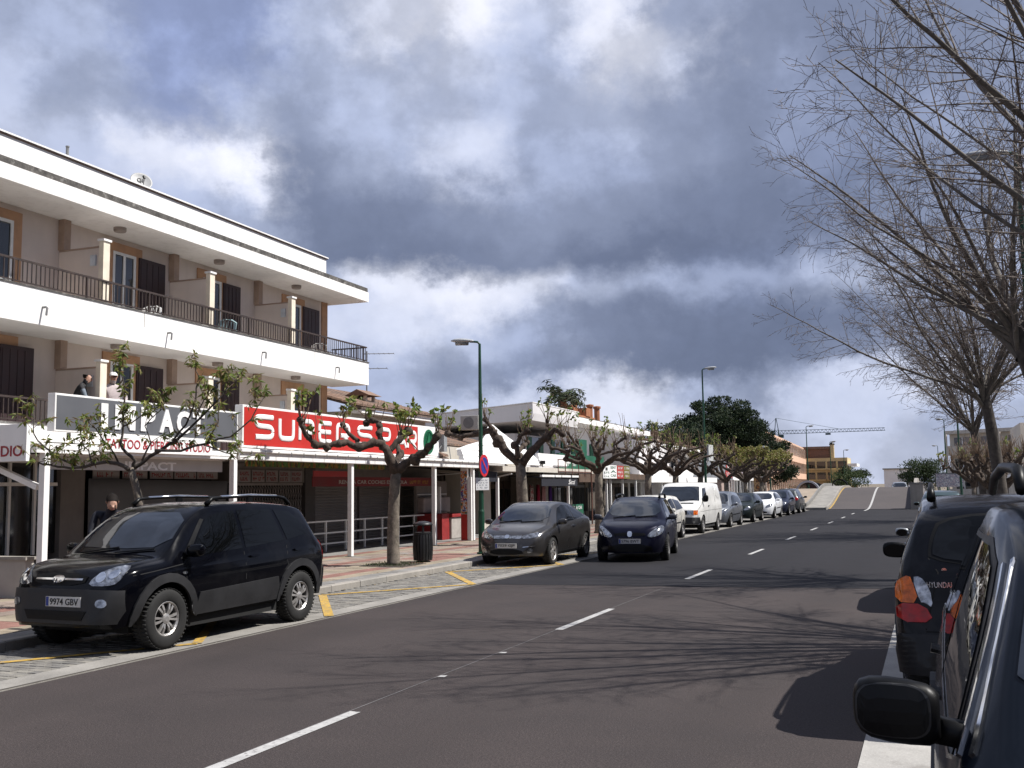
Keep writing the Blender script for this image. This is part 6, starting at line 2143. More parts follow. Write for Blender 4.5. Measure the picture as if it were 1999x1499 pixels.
def person(label, loc, ang, J, cloth, hair='short', scale=1.0, frame=False):
    """J: joints in metres (x right, y forward, z up); cloth: materials for torso, arm, leg, shoe"""
    t = thing('person', label, 'person', (0, 0, 0))
    t.location = (Matrix.Rotation(ALPHA, 3, 'Z') @ Vector(loc)) if frame else loc
    t.rotation_euler = (0, 0, ang - math.pi / 2)
    t.scale = (scale,) * 3
    D = dict(pelvis=(0, 0, .95), spine=(0, 0, 1.13), chest=(0, .01, 1.34), neck=(0, .0, 1.49), jaw=(0, .025, 1.565), skull=(0, .0, 1.65), crown=(0, -.01, 1.70),
             shL=(-.19, 0, 1.42), elL=(-.25, -.02, 1.14), wrL=(-.26, .08, .90), haL=(-.26, .11, .83), shR=(.19, 0, 1.42), elR=(.25, -.02, 1.14), wrR=(.26, .08, .90), haR=(.26, .11, .83),
             hiL=(-.10, 0, .90), knL=(-.11, .03, .49), anL=(-.11, -.02, .09), toL=(-.13, .13, .04), hiR=(.10, 0, .90), knR=(.11, .03, .49), anR=(.11, -.02, .09), toR=(.13, .13, .04))
    D.update({k: v for k, v in J.items() if k != 'face'})
    RAD = dict(pelvis=(.155, .115), spine=(.145, .11), chest=(.165, .115), neck=(.056, .056), jaw=(.062, .072), skull=(.078, .092), crown=(.05, .06), sh=(.068, .068), el=(.047, .047), wr=(.032, .032), ha=(.040, .024),
               hi=(.095, .095), kn=(.062, .062), an=(.042, .042), to=(.040, .03))
    E = [('pelvis', 'spine', 0), ('spine', 'chest', 0), ('chest', 'neck', 0), ('neck', 'jaw', 3), ('jaw', 'skull', 3), ('skull', 'crown', 3)]
    for s in 'LR':
        E += [('chest', 'sh' + s, 0), ('sh' + s, 'el' + s, 1), ('el' + s, 'wr' + s, 1), ('wr' + s, 'ha' + s, 3), ('pelvis', 'hi' + s, 2), ('hi' + s, 'kn' + s, 2), ('kn' + s, 'an' + s, 2), ('an' + s, 'to' + s, 4)]
    V = {k: Vector(v) for k, v in D.items()}
    rad = {k: RAD.get(k) or RAD[k[:2]] for k in V}
    for s, sg in (('L', -1), ('R', 1)):      # five fingers rooted in the palm
        d = (V['ha' + s] - V['wr' + s]).normalized()
        side = d.cross(Vector((0, 1, .2))).normalized()
        palm = side.cross(d)
        for q, (o, L) in enumerate(((-.028, .062), (-.010, .075), (.010, .072), (.028, .055))):
            a, b = 'f%s%da' % (s, q), 'f%s%db' % (s, q)
            V[a] = V['ha' + s] + side * o + d * .055
            V[b] = V[a] + (d * .8 + palm * .35 * sg).normalized() * L * .8
            rad[a], rad[b] = (.009, .009), (.0075, .0075)
            E += [('ha' + s, a, 3), (a, b, 3)]
        V['t' + s] = V['ha' + s] + side * -.05 * sg + d * .02 + palm * .01
        rad['t' + s] = (.010, .010)
        E.append(('ha' + s, 't' + s, 3))
    f = (V['skull'] - V['neck']).normalized()
    fwd = Vector(J.get('face', (0, 1, 0))).normalized()
    V['nose'] = V['jaw'].lerp(V['skull'], .55) + fwd * .10
    rad['nose'] = (.013, .013)
    E.append(('jaw', 'nose', 3))
    keys = list(V)
    me = bpy.data.meshes.new('person_body')
    me.from_pydata([V[k] for k in keys], [(keys.index(a), keys.index(b)) for a, b, _ in E], [])
    tmp = bpy.data.objects.new('tmp', me)
    col.objects.link(tmp)
    md = tmp.modifiers.new('skin', 'SKIN')
    md.use_smooth_shade = True
    md.branch_smoothing = .4
    for i, k in enumerate(keys):
        me.skin_vertices[0].data[i].radius = rad[k]
        me.skin_vertices[0].data[i].use_root = (k == 'pelvis')
    s2 = tmp.modifiers.new('sub', 'SUBSURF')
    s2.levels = s2.render_levels = 2
    dg = bpy.context.evaluated_depsgraph_get()
    out = bpy.data.meshes.new_from_object(tmp.evaluated_get(dg))
    bpy.data.objects.remove(tmp)
    out.materials.clear()
    for m in (cloth['torso'], cloth['arm'], cloth['leg'], SKIN, cloth['shoe']):
        out.materials.append(m)
    segs = [(V[a], V[b], (rad[a][0] + rad[b][0]) / 2, mi) for a, b, mi in E]
    for p in out.polygons:
        c = p.center
        best, bi = 9e9, 0
        for a, b, r_, mi in segs:
            ab = b - a
            u = max(0, min(1, (c - a).dot(ab) / max(1e-9, ab.length_squared)))
            dd = (c - (a + ab * u)).length - r_
            if dd < best:
                best, bi = dd, mi
        p.material_index = bi
        p.use_smooth = True
    out.name = 'body'
    link('body', out, t)
    # hair or cap: a shell over the skull
    sk, cr = V['skull'], V['crown']
    upv = (cr - V['jaw']).normalized()
    rt = fwd.cross(upv).normalized()
    mb = MB()
    nr, nsg = 7, 18
    for i in range(nr + 1):
        for j in range(nsg):
            a = 2 * math.pi * j / nsg
            fr_ = max(0.0, math.sin(a))
            tmax = math.pi * (.64 - .30 * fr_ ** .6) if hair != 'cap' else math.pi * .47
            tmin = 0.0
            if hair == 'bald':
                tmin = math.pi * .36
                tmax = math.pi * .64 if math.sin(a) < .25 else math.pi * .37
            th = tmin + (tmax - tmin) * i / nr
            k = 1.04 if hair != 'cap' else 1.09
            if hair == 'short':
                k += rnd.uniform(-.02, .03)
            mb.v.append(tuple(sk + upv * .006 + (rt * math.cos(a) * math.sin(th) * .082 + fwd * math.sin(a) * math.sin(th) * .098 + upv * math.cos(th) * .092) * k))
    for i in range(nr):
        for j in range(nsg):
            mb.f.append((i * nsg + j, i * nsg + (j + 1) % nsg, (i + 1) * nsg + (j + 1) % nsg, (i + 1) * nsg + j))
    if hair == 'cap':
        h = mb.obj('cap', mat('cap_white', (.72, .72, .72), .7), t, smooth=True)
        MB().add([tuple(sk + fwd * (.09 + .1 * math.sin(a)) + rt * .075 * math.cos(a) + upv * (.035 - .02 * math.sin(a))) for a in np.linspace(0, math.pi, 9)], [tuple(range(9))]).obj('peak', mat('cap_white'), h)
    else:
        mb.obj('hair', HAIR, t, smooth=True)
    for s in (-1, 1):
        e = V['jaw'].lerp(V['skull'], .78) + fwd * .083 + rt * .032 * s
        MB().lathe([(0, .004), (.010, .002), (.012, -.004)], 8, tuple(e), 'Z').obj('eye', PLTX, t)
        er = sk + rt * .074 * s - upv * .012
        MB().tube([er - upv * .026, er + rt * .008 * s, er + upv * .026], [.007, .010, .007], 6).obj('ear', SKIN, t, smooth=True)
    mth = V['jaw'] + fwd * .078 + upv * .012
    MB().tube([mth - rt * .024, mth + fwd * .004, mth + rt * .024], .006, 5).obj('mouth', mat('lips', (.30, .12, .10), .5), t)
    return t


DENIM = mat('jeans', (.03, .035, .06), .85, var=.15, scale=20)
SHOE = mat('shoe_dark', (.02, .018, .016), .6)
NAVYJ = mat('jacket_navy', (.012, .014, .026), .8, var=.2, scale=8)
GREYJ = mat('jacket_bluegrey', (.13, .155, .185), .8, var=.15, scale=6)
SHIRT = mat('shirt_pale', (.42, .36, .36), .85, var=.12, scale=8)
VEST = mat('vest_dark', (.02, .02, .024), .8)
person('dark-haired person in a navy jacket looking down at their hands behind the off-roader', (-10.80, 11.40, .119), R(-38),
       dict(chest=(0, .03, 1.32), neck=(0, .08, 1.46), jaw=(0, .15, 1.50), skull=(0, .145, 1.585), crown=(0, .13, 1.635), face=(0, .85, -.5),
            elL=(-.27, .06, 1.13), wrL=(-.10, .27, 1.10), haL=(-.05, .31, 1.11), elR=(.27, .06, 1.13), wrR=(.12, .27, 1.09), haR=(.06, .31, 1.10)),
       dict(torso=NAVYJ, arm=NAVYJ, leg=DENIM, shoe=SHOE), 'short')
person('balding person in a blue-grey jacket leaning forward on the hotel balcony', (-16.95, 17.72, 2.76), R(40),
       dict(pelvis=(0, -.12, .93), spine=(0, -.04, 1.12), chest=(0, .08, 1.32), neck=(0, .15, 1.46), jaw=(0, .22, 1.52), skull=(0, .21, 1.605), crown=(0, .20, 1.655), face=(.15, .95, -.15),
            shL=(-.19, .1, 1.40), shR=(.19, .1, 1.40), elL=(-.27, .18, 1.14), wrL=(-.18, .38, 1.08), haL=(-.15, .44, 1.08), elR=(.27, .2, 1.14), wrR=(.18, .4, 1.08), haR=(.15, .46, 1.08)),
       dict(torso=VEST, arm=GREYJ, leg=DENIM, shoe=SHOE), 'bald', 1.02, True)
person('person in a white cap and pale shirt standing beside the balcony post', (-16.9, 18.78, 2.76), R(-25),
       dict(face=(.1, 1, -.05), elR=(.30, -.06, 1.15), wrR=(.26, .10, .98), haR=(.22, .14, .95), elL=(-.28, .02, 1.16), wrL=(-.16, .22, 1.08), haL=(-.1, .25, 1.08)),
       dict(torso=SHIRT, arm=SHIRT, leg=DENIM, shoe=SHOE), 'cap', 1.06, True)
# ------------------------------------------------------------------ shops past the hotel (street frame)
TILEM = [mat('roof_tile_' + n, c, .85, var=.25, scale=6, fine=.15) for n, c in (('a', (.25, .155, .11)), ('b', (.30, .19, .135)), ('c', (.19, .135, .105)))]
LILAC = mat('render_lilac', (.62, .60, .60), .85, var=.05, scale=.5, streak=.1)
BEIGE = mat('render_beige', (.50, .46, .40), .85, var=.08, scale=1, streak=.15)
GREENS = mat('green_board', (.012, .13, .07), .6, var=.12, scale=2)
WOODF = mat('brown_fascia', (.12, .075, .05), .7, var=.25, scale=3)
TERRA = mat('terracotta', (.48, .19, .09), .8, var=.15, scale=2)


def tile_roof(parent, y0, y1, xe, ze, xr, zr, name='tile_row', th=.06):
    """barrel-tile rows running up the slope from the eave (xe, ze) to the ridge (xr, zr)"""
    n = max(3, int((y1 - y0) / .24))
    dx, dz = xr - xe, zr - ze
    L = math.hypot(dx, dz)
    nt = max(2, int(L / .38))
    base = MB().prism([(xe, ze), (xr, zr), (xr, zr - th), (xe, ze - th)], 'Y', y0, y1).obj('roof_deck', TILEM[2], parent)
    for i in range(n):
        yc = y0 + (i + .5) * (y1 - y0) / n
        w = (y1 - y0) / n * .5
        mb = MB()
        for k in range(nt):
            for u, lift in ((k / nt, .035), ((k + 1.08) / nt, .012)):
                u = min(u, 1.0)
                for j in range(5):
                    a = math.pi * j / 4
                    mb.v.append((xe + dx * u, yc + w * math.cos(a), ze + dz * u + w * .75 * math.sin(a) + lift))
            b = k * 10
            for j in range(4):
                mb.f.append((b + j, b + j + 1, b + 6 + j, b + 5 + j))
            mb.f.append(tuple(b + j for j in range(5)))
        mb.obj(name, TILEM[rnd.randrange(3)], base, fix=False)


rnd.seed(77)
h1 = thing('tiled_house', 'low cream house with a barrel tile roof showing above the supermarket sign', 'building', (-18, 33, 0), frame=ALPHA)
MB().box(-25, -17.3, 30.5, 36.3, 0.05, 4.50).obj('wall', BEIGE, h1)
MB().box(-17.29, -16.85, 30.4, 36.4, 4.42, 4.52).obj('soffit', WHITE, h1)
tile_roof(h1, 30.3, 36.4, -16.8, 4.60, -21, 5.75)
ch = MB().box(-18.5, -17.9, 32.6, 33.3, 4.7, 5.02).obj('chimney', CREAM, h1)
for xx in (-18.5, -18.0):
    for yy in (32.6, 33.2):
        MB().box(xx, xx + .1, yy, yy + .1, 5.021, 5.22).obj('chimney_post', CREAM, ch)
MB().prism([(-18.7, 5.225), (-17.7, 5.225), (-18.2, 5.45)], 'Y', 32.45, 33.45).obj('chimney_cap', TILEM[1], ch)
an = thing('tv_antenna', 'tall thin TV antenna rising beside the tiled chimney', 'antenna', (-18.3, 33.4, 4.8), frame=ALPHA)
MB().tube([(-18.3, 33.4, 4.6), (-18.3, 33.4, 6.95)], .025, 6).obj('mast', GREYP, an)
for z, L0, L1, ne in ((6.85, -.1, 1.0, 7), (6.3, -.55, .75, 5)):
    MB().tube([V_ for V_ in ((-18.3 + L0 * .93, 33.4 + L0 * .37, z), (-18.3 + L1 * .93, 33.4 + L1 * .37, z))], .014, 5).obj('boom', GREYP, an)
    for k in range(ne):
        u = L0 + (L1 - L0) * k / (ne - 1)
        c = Vector((-18.3 + u * .93, 33.4 + u * .37, z))
        d = Vector((-.37, .93, 0)) * (.18 if ne > 5 else .3)
        MB().tube([c - d, c + d], .008, 4).obj('element', GREYP, an)

# white clapboard shop with a small gable
cb = thing('clapboard_shopfront', 'bright white boarded gable above the shop next to the green lamp post', 'shopfront', (-13.9, 37, 2.5), frame=ALPHA)
outline = [(31.9, 2.72), (31.9, 3.30), (34.3, 3.42), (35.6, 4.15), (37.4, 3.62), (39.6, 3.05), (39.6, 2.72)]


def span(z):
    ys = []
    for i in range(len(outline)):
        (ya, za), (yb, zb) = outline[i], outline[(i + 1) % len(outline)]
        if (za - z) * (zb - z) < 0:
            ys.append(ya + (yb - ya) * (z - za) / (zb - za))
    return (min(ys), max(ys)) if len(ys) >= 2 else None


BRW = mat('board_white', (.80, .79, .78), .6, var=.04, scale=1.5)
z = 2.73
while z < 4.1:
    s0, s1 = span(z + .003), span(min(z + .205, 4.14))
    if s0 and s1:
        lean = (z - 2.7) * -.30
        MB().add([(-13.72 + lean, s0[0], z), (-13.72 + lean, s0[1], z), (-13.80 + lean, s1[1], z + .205), (-13.80 + lean, s1[0], z + .205),
                  (-13.95 + lean, s0[0], z), (-13.95 + lean, s0[1], z), (-13.95 + lean, s1[1], z + .205), (-13.95 + lean, s1[0], z + .205)],
                 [(0, 1, 2, 3), (7, 6, 5, 4), (0, 4, 5, 1), (3, 2, 6, 7), (0, 3, 7, 4), (1, 5, 6, 2)]).obj('board', BRW, cb)
    z += .21
for k in range(4):
    MB().box(-13.95, -13.74 - .03 * k, 39.7, 43.3, 2.70 + k * .135, 2.83 + k * .135).obj('board', BRW, cb)
tile_roof(cb, 29.2, 31.6, -14.2, 2.86, -16.4, 3.6, 'front_tile_row')
tile_roof(cb, 31.9, 39.5, -15.2, 3.35, -18.4, 4.3, 'rear_tile_row')
MB().box(-19, -14.6, 31.9, 39.5, 2.71, 3.28).obj('roof_block', BEIGE, cb)
cabm = MB().box(-14.32, -14.05, 30.9, 31.15, 3.05, 3.62).obj('meter_box', mat('meter_grey', (.3, .31, .32), .6), cb)
MB().tube([(-13.9, 31.1, 2.8), (-14.0, 31.2, 3.2), (-14.15, 31.0, 3.3), (-14.1, 30.6, 3.1)], .015, 5).obj('cable', GREYP, cb)
for yy in (37.3, 39.7):
    fl_ = MB().box(-13.75, -13.6, yy, yy + .22, 2.78, 2.92).obj('floodlight', PLAST, cb)
    MB().bar((-13.68, yy + .11, 2.66), (-13.68, yy + .11, 2.78), .03).obj('stem', PLAST, fl_)
ac = thing('air_conditioner', 'white air conditioning unit with a round fan above the tiled roof', 'air conditioner', (-15.6, 36.9, 4.0), frame=ALPHA)
MB().box(-16.0, -15.25, 36.75, 37.05, 4.10, 4.66).obj('case', mat('ac_grey', (.55, .54, .50), .6), ac, bev=.015)
MB().lathe([(.19, 36.735), (.22, 36.735), (.22, 36.75), (.19, 36.75)], 20, (-15.66, 0, 4.38), 'Y').obj('fan_ring', GREYP, ac)
MB().lathe([(0, 36.742), (.188, 36.742), (.188, 36.749), (0, 36.749)], 20, (-15.66, 0, 4.38), 'Y').obj('fan', GREYP, ac)
for k in range(6):
    MB().box(-15.24, -15.235, 36.79, 37.01, 4.2 + k * .07, 4.235 + k * .07).obj('louvre', GREYP, ac)

# long row of low shops under a flat canopy
row = thing('shop_row', 'row of low shaded shops under a flat canopy behind the parked cars', 'building', (-16, 55, 0), frame=ALPHA)
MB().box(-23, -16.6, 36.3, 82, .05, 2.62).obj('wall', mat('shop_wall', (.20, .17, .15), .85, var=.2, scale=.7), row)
MB().box(-22.5, -13.55, 34.95, 47.0, 2.44, 2.63).obj('canopy_slab', BEIGE, row)
MB().box(-22.5, -13.65, 47.0, 58.0, 2.20, 2.50).obj('canopy_slab', WOODF, row)
MB().box(-22.5, -13.60, 58.02, 82.0, 2.05, 2.42).obj('canopy_slab', WHITE, row)
MB().box(-13.62, -13.56, 44.5, 47.0, 2.05, 2.44).obj('fascia', WOODF, row)
pm_ = MB().box(-.05, .05, -.05, .05, 0, 2.1).mesh('post', WMETAL)
for yy in (34.9, 43.4, 47.9, 49.75, 50.5, 52.9, 55.8, 59.4, 62.4, 65.0, 67.6, 70.5, 73.5, 76.5, 79.5):
    at(row, pm_, 'post', (-13.75, yy, .1))
    if yy > 58:
        at(row, pm_, 'post', (-15.2, yy + .6, .1))
DOORS = [mat('shop_door_' + n, c, .6, var=.2, scale=2) for n, c in (('brown', (.09, .055, .035)), ('tan', (.20, .15, .10)), ('dark', (.02, .018, .018)), ('grey', (.22, .21, .20)), ('cream', (.32, .28, .23)))]
yy = 36.5
k = 0
rnd.seed(5)
while yy < 81:
    w = rnd.uniform(.8, 1.9)
    d_ = MB().box(-16.59, -16.52, yy + .05, yy + w - .05, .1, rnd.uniform(1.95, 2.15)).obj('shop_door', DOORS[rnd.choice((0, 0, 1, 2, 2, 3, 4))], row)
    MB().box(-16.515, -16.50, yy + .1, yy + w * .45, .5, 1.8).obj('pane', rnd.choice((GLASSD, DARKIN)), d_)
    MB().box(-16.515, -16.50, yy + w * .52, yy + w - .1, .5, 1.8).obj('pane', rnd.choice((GLASSD, DARKIN)), d_)
    yy += w
for ya, yb, c in ((36.4, 37.1, BEIGE), (43.5, 44.2, DOORS[4])):
    MB().box(-16.5, -14.9, ya, yb, .1, 2.42).obj('pier', c, row)
ba = thing('black_awning', 'black shop awning with a white bar and script lettering past the second tree', 'awning', (-13.5, 40.5, 2), frame=ALPHA)
MB().prism([(-15.5, 2.35), (-13.3, 2.24), (-13.25, 2.24), (-13.25, 1.88), (-13.27, 1.88), (-13.27, 2.21), (-15.5, 2.33)], 'Y', 38.4, 43.2).obj('canvas', NAVY, ba)
for a, b in ((38.35, 39.9), (40.0, 40.8), (40.9, 42.1), (42.3, 43.25)):
    MB().box(-13.30, -13.20, a, b, 2.245, 2.33).obj('front_bar', WMETAL, ba)
text('lettering', 'Sicci', SIGNWHITE, ba, (-13.247, 41.9, 1.95), Yv, Zv, .2, .95, .005, .004, .3)
MB().bar((-15.4, 36.0, 2.0), (-13.6, 36.0, 2.36), .05).obj('arm', ALU, ba)
cl = 'clothes hanging outside the shops'
for nm, lb, y0, w, cols in (('hanging_towel', 'striped red and white towel hanging outside the shops', 39.2, .6, 'stripe'), ('hanging_dress', 'crimson dress hanging outside the shops', 41.0, .4, (.35, .01, .05)),
                            ('hanging_dress', 'pale pink dress hanging outside the shops', 41.6, .6, (.50, .28, .28)), ('hanging_dress', 'purple dress hanging outside the shops', 42.6, .4, (.08, .02, .22)), ('hanging_towel', 'white patterned towel hanging outside the shops', 40.1, .5, 'stripe')):
    t = thing(nm, lb, 'clothing', (-14.4, y0, 1.2), group=cl, frame=ALPHA)
    mm = print_mat('cloth_' + str(y0), [(.5, .48, .45), (.3, .05, .05), (.5, .48, .45), (.08, .05, .04)], 9, y0) if cols == 'stripe' else mat('cloth_%d' % int(y0 * 10), cols, .85, var=.15, scale=5)
    mb = MB()
    n = 10
    for j in range(5):
        for i in range(n + 1):
            mb.v.append((-14.4 + .05 * math.sin(i * 1.7 + j * .4), y0 + w * (i / n) * (1 - .12 * j / 4) + .02 * j, .75 + 1.2 * j / 4))
    for j in range(4):
        for i in range(n):
            a = j * (n + 1) + i
            mb.f.append((a, a + 1, a + n + 2, a + n + 1))
    o = mb.obj('cloth', mm, t, smooth=True)
    o.modifiers.new('thickness', 'SOLIDIFY').thickness = .01
    MB().tube([(-14.4, y0 + .05, 1.97), (-14.4, y0 + w / 2, 2.02), (-14.4, y0 + w - .05, 1.97)], .01, 4).obj('hanger', GREYP, t)
    MB().tube([(-14.4, y0 + w / 2, 2.02), (-14.4, y0 + w / 2, 2.44)], .006, 4).obj('hook', GREYP, t)
rk = thing('rusty_roof_rack', 'rust-brown empty metal frame on the canopy roof above the black awning', 'frame', (-13.6, 43.5, 2.4), frame=ALPHA)
RUST = mat('rust', (.16, .07, .05), .85, var=.3, scale=6)
for z in (2.5, 3.0):
    MB().box(-13.56, -13.52, 41.4, 46.4, z - .02, z + .02).obj('rail', RUST, rk)
for k in range(6):
    MB().box(-13.555, -13.525, 41.4 + k * .99, 41.44 + k * .99, 2.3, 2.98).obj('upright', RUST, rk)
MB().box(-13.565, -13.515, 46.36, 46.42, .1, 2.98).obj('leg', RUST, rk)
gb = thing('green_shop_board', 'long green shop board half hidden by the plane tree crowns', 'sign', (-14.2, 48, 2.6), frame=ALPHA)
MB().box(-14.35, -14.2, 43.6, 51.0, 2.52, 3.35).obj('board', GREENS, gb)
scribble('print', SIGNWHITE, gb, (-14.198, 44.3, 2.8), Yv, Zv, .26, 2.2, .01)
MB().box(-14.34, -14.21, 46.5, 48.0, 3.352, 4.1).obj('upper_board', GREENS, gb)
ch_ = thing('car_hire_sign', 'sign of white, green, red and olive panels with car hire lettering on the canopy', 'sign', (-13.5, 51, 2.2), frame=ALPHA)
for a, b, m, rows, tm_ in ((48.4, 49.6, SIGNWHITE, ('MINI', 'MARKET'), GREENS), (49.62, 50.95, SIGNWHITE, ('RENT', 'A', 'CAR'), GREENS), (51.0, 52.35, mat('panel_red', (.50, .06, .05), .6), ('CARS', 'BIKES', 'SCOOT'), SIGNWHITE), (52.37, 53.6, mat('panel_olive', (.20, .17, .03), .6), ('QUADS', 'TOURS', 'TEL'), SIGNWHITE)):
    p_ = MB().box(-13.58, -13.52, a, b, 2.24, 2.90).obj('panel', m, ch_)
    for q, s in enumerate(rows):
        zz_ = 2.72 - q * .2 - (.25 if len(rows) == 2 else 0)
        if 'RENT' in rows:
            text('lettering', s, tm_, p_, (-13.518, a + .15, zz_), Yv, Zv, .13, (b - a) - .3, .015, .004)
        else:
            scribble('print', tm_, p_, (-13.518, a + .15, zz_), Yv, Zv, .11, (b - a) - .3, .004)
    if len(rows) == 2:
        for q in (0, 1):
            MB().lathe([(0, -13.519), (.09, -13.519), (.09, -13.512), (0, -13.512)], 12, (0, a + .5 + .2 * q, 2.70), 'X').obj('footprint', PLTX, p_)
gs = thing('ground_hire_board', 'low green board with white car hire lettering standing on the pavement', 'sign', (-12.6, 37.2, .12), R(0))
MB().box(-.03, .03, -.75, .95, .55, 1.05).obj('board', GREENS, gs)
for s, zz, w in (('RENT  A  CAR', .86, 1.3), ('LAGOON', .63, .8)):
    text('lettering', s, SIGNWHITE, gs, (.032, -.55, zz), (0, 1, 0), (0, 0, 1), .13, w, .01, .006)
for yy in (-.7, .9):
    MB().box(-.02, .02, yy, yy + .04, 0, .55).obj('leg', GREYP, gs)

# big pale building with the deep flat eave
b2 = thing('pale_flat_roofed_building', 'pale two-storey building with a deep grey eave behind the boarded shop', 'building', (-19, 60, 0), frame=ALPHA)
MB().box(-34, -18.9, 50.6, 72.5, .05, 4.70).obj('wall', LILAC, b2)
MB().box(-30, -18.92, 57.55, 75.9, 4.701, 5.59).obj('upper_wall', LILAC, b2)
MB().prism([(-34, 4.75), (-17.55, 5.28), (-17.5, 5.65), (-17.5, 6.18), (-34, 5.0)], 'Y', 49.5, 57.5).obj('roof_front', LILAC, b2)
MB().box(-34, -17.5, 57.52, 76.0, 5.60, 5.92).obj('eave', WHITE, b2)
MB().box(-34, -17.7, 57.52, 76.1, 5.922, 6.02).obj('roof_edge', WEATHER, b2)
MB().prism([(-34.1, 5.002), (-17.48, 6.19), (-17.48, 6.23), (-34.1, 5.04)], 'Y', 49.45, 57.6).obj('roof_cap', WHITE, b2)
for yy in (53, 57, 61, 65, 69):
    w_ = MB().box(-18.89, -18.85, yy, yy + 1.3, 3.2, 4.6).obj('window', GLASSD, b2)
    for s in (0, 1):
        MB().box(-18.89, -18.80, yy - .62 + s * 1.95, yy - .03 + s * 1.95, 3.2, 4.6).obj('shutter', GREENS, w_)
    MB().box(-18.89, -18.75, yy - .05, yy + 1.35, 3.12, 3.19).obj('sill', WHITE, w_)
for a, b in ((67.0, 68.0), (70.5, 71.6)):
    MB().box(-21.6, -20.85, a, b, 6.901, 7.5).obj('chimney_stack', TERRA, b2)
for yy in (66.3, 68.8, 72.6, 74.5):
    MB().lathe([(.22, 6.03), (.22, 7.55), (.30, 7.57), (.30, 7.72), (0, 7.78)], 10, (-21.2, yy, .15)).obj('chimney_pot', TERRA, b2)
MB().box(-23, -20.9, 66.0, 72.9, 6.021, 6.9).obj('roof_block', TERRA, b2)

# white house with balcony and tile roof, grey gable in front of it
b3 = thing('white_tiled_house', 'white house with balcony, tile roof and chimney below the pine trees', 'building', (-18, 85, 0), frame=ALPHA)
MB().box(-28, -17.4, 76, 101, .05, 4.62).obj('wall', WHITE, b3)
MB().box(-28, -16.0, 75.8, 102, 4.63, 4.88).obj('eave', WHITE, b3)
MB().box(-28, -16.1, 66.5, 75.7, .05, 4.9).obj('side_block', LILAC, b3)
tile_roof(b3, 75.9, 101.9, -16.0, 4.98, -20.5, 5.75)
MB().box(-19.6, -18.9, 84.6, 85.4, 5.2, 6.2).obj('chimney', CREAM, b3)
MB().prism([(-19.9, 6.21), (-18.6, 6.21), (-19.25, 6.5)], 'Y', 84.3, 85.7).obj('chimney_cap', TILEM[0], b3)
MB().prism([(-17.4, 2.5), (-15.9, 2.5), (-15.9, 3.3), (-16.0, 3.3), (-16.0, 2.65), (-17.4, 2.65)], 'Y', 77, 100).obj('balcony', WHITE, b3)
for yy in (78, 82.5, 87, 91.5, 96):
    w_ = MB().box(-17.39, -17.34, yy, yy + 1.4, 2.66, 4.3).obj('window', GLASSD, b3)
    MB().box(-17.38, -17.28, yy + 1.5, yy + 2.2, 2.7, 4.3).obj('shutter', mat('shutter_greywood', (.25, .24, .22), .7), w_)
MB().box(-16.11, -16.05, 69, 70.2, 1.9, 3.4).obj('window', GLASSD, b3)
rk2 = thing('red_gabled_kiosk', 'small kiosk with a steep grey gable and bright red sign behind the parked cars', 'kiosk', (-14, 85, 0), frame=ALPHA)
MB().box(-16.5, -13.6, 84, 88.5, .05, 2.3).obj('wall', mat('kiosk_pink', (.50, .38, .34), .8), rk2)
MB().prism([(83.7, 2.3), (86.2, 4.0), (88.8, 2.3)], 'X', -16.7, -13.4).obj('roof', mat('kiosk_roof', (.22, .23, .25), .8, var=.2), rk2)
MB().prism([(84.6, 2.45), (85.4, 3.55), (87.2, 3.55), (88.2, 2.45)], 'X', -13.38, -13.33).obj('sign', RED, rk2)
scribble('print', SIGNWHITE, rk2, (-13.328, 85.5, 3.05), Yv, Zv, .4, 1.5, .01)
scribble('print', SIGNWHITE, rk2, (-13.328, 85.1, 2.55), Yv, Zv, .36, 2.4, .01)
for yy in (84.2, 85.5, 86.9, 88.3):
    MB().box(-13.3, -13.2, yy, yy + .1, .05, 2.3).obj('post', WMETAL, rk2)
sb2 = thing('white_lamp_sign', 'blank white sign box hung on the tall green lamp behind the van', 'sign', (-10.9, 53.5, 3.0), 0)
MB().box(.1, .22, -.05, 1.15, .1, .95).obj('box', mat('signbox_grey', (.62, .63, .62), .6), sb2, bev=.02)
for z in (.2, .85):
    MB().bar((0, 0, z), (.15, 0, z), .04).obj('bracket', GREENP, sb2)
sh2 = thing('far_shop_canopy', 'white flat canopy on posts with dark shops before the footbridge', 'canopy', (-14, 90, 0), frame=ALPHA)
MB().box(-19, -13.4, 89, 103, 2.25, 2.55).obj('roof', WHITE, sh2)
MB().box(-19, -16.8, 89, 103, .05, 2.24).obj('shop_wall', mat('shop_wall'), sh2)
for k in range(7):
    MB().box(-13.62, -13.44, 89.3 + 2.2 * k, 89.48 + 2.2 * k, .05, 2.25).obj('post', WMETAL, sh2)
MB().box(-13.39, -13.33, 93, 96, 2.56, 3.1).obj('sign', mat('sign_mauve', (.42, .36, .42), .6), sh2)
# ------------------------------------------------------------------ trees and buildings in the distance
def crown(mbs, c, rx, ry, rz, n, size, shell=.55, up=0.0):
    """leaf faces through an uneven ellipsoid"""
    c = Vector(c)
    for _ in range(n):
        d = rv()
        r = (shell + (1 - shell) * rnd.random() ** .6)
        p = c + Vector((d.x * rx * r, d.y * ry * r, d.z * rz * r))
        leaf(mbs[rnd.randrange(len(mbs))], p, (d * .6 + rv(.8) + Vector((0, 0, up))), rv(), size * rnd.uniform(.6, 1.3), size * rnd.uniform(.35, .6))


PINE = [mat('pine_' + n, c, .8, var=.35, scale=1.2, trans=.15) for n, c in (('a', (.024, .050, .018)), ('b', (.058, .085, .030)), ('c', (.016, .032, .013)))]
BROAD = [mat('broadleaf_' + n, c, .7, var=.3, scale=2, trans=.3) for n, c in (('a', (.05, .085, .025)), ('b', (.075, .11, .03)))]


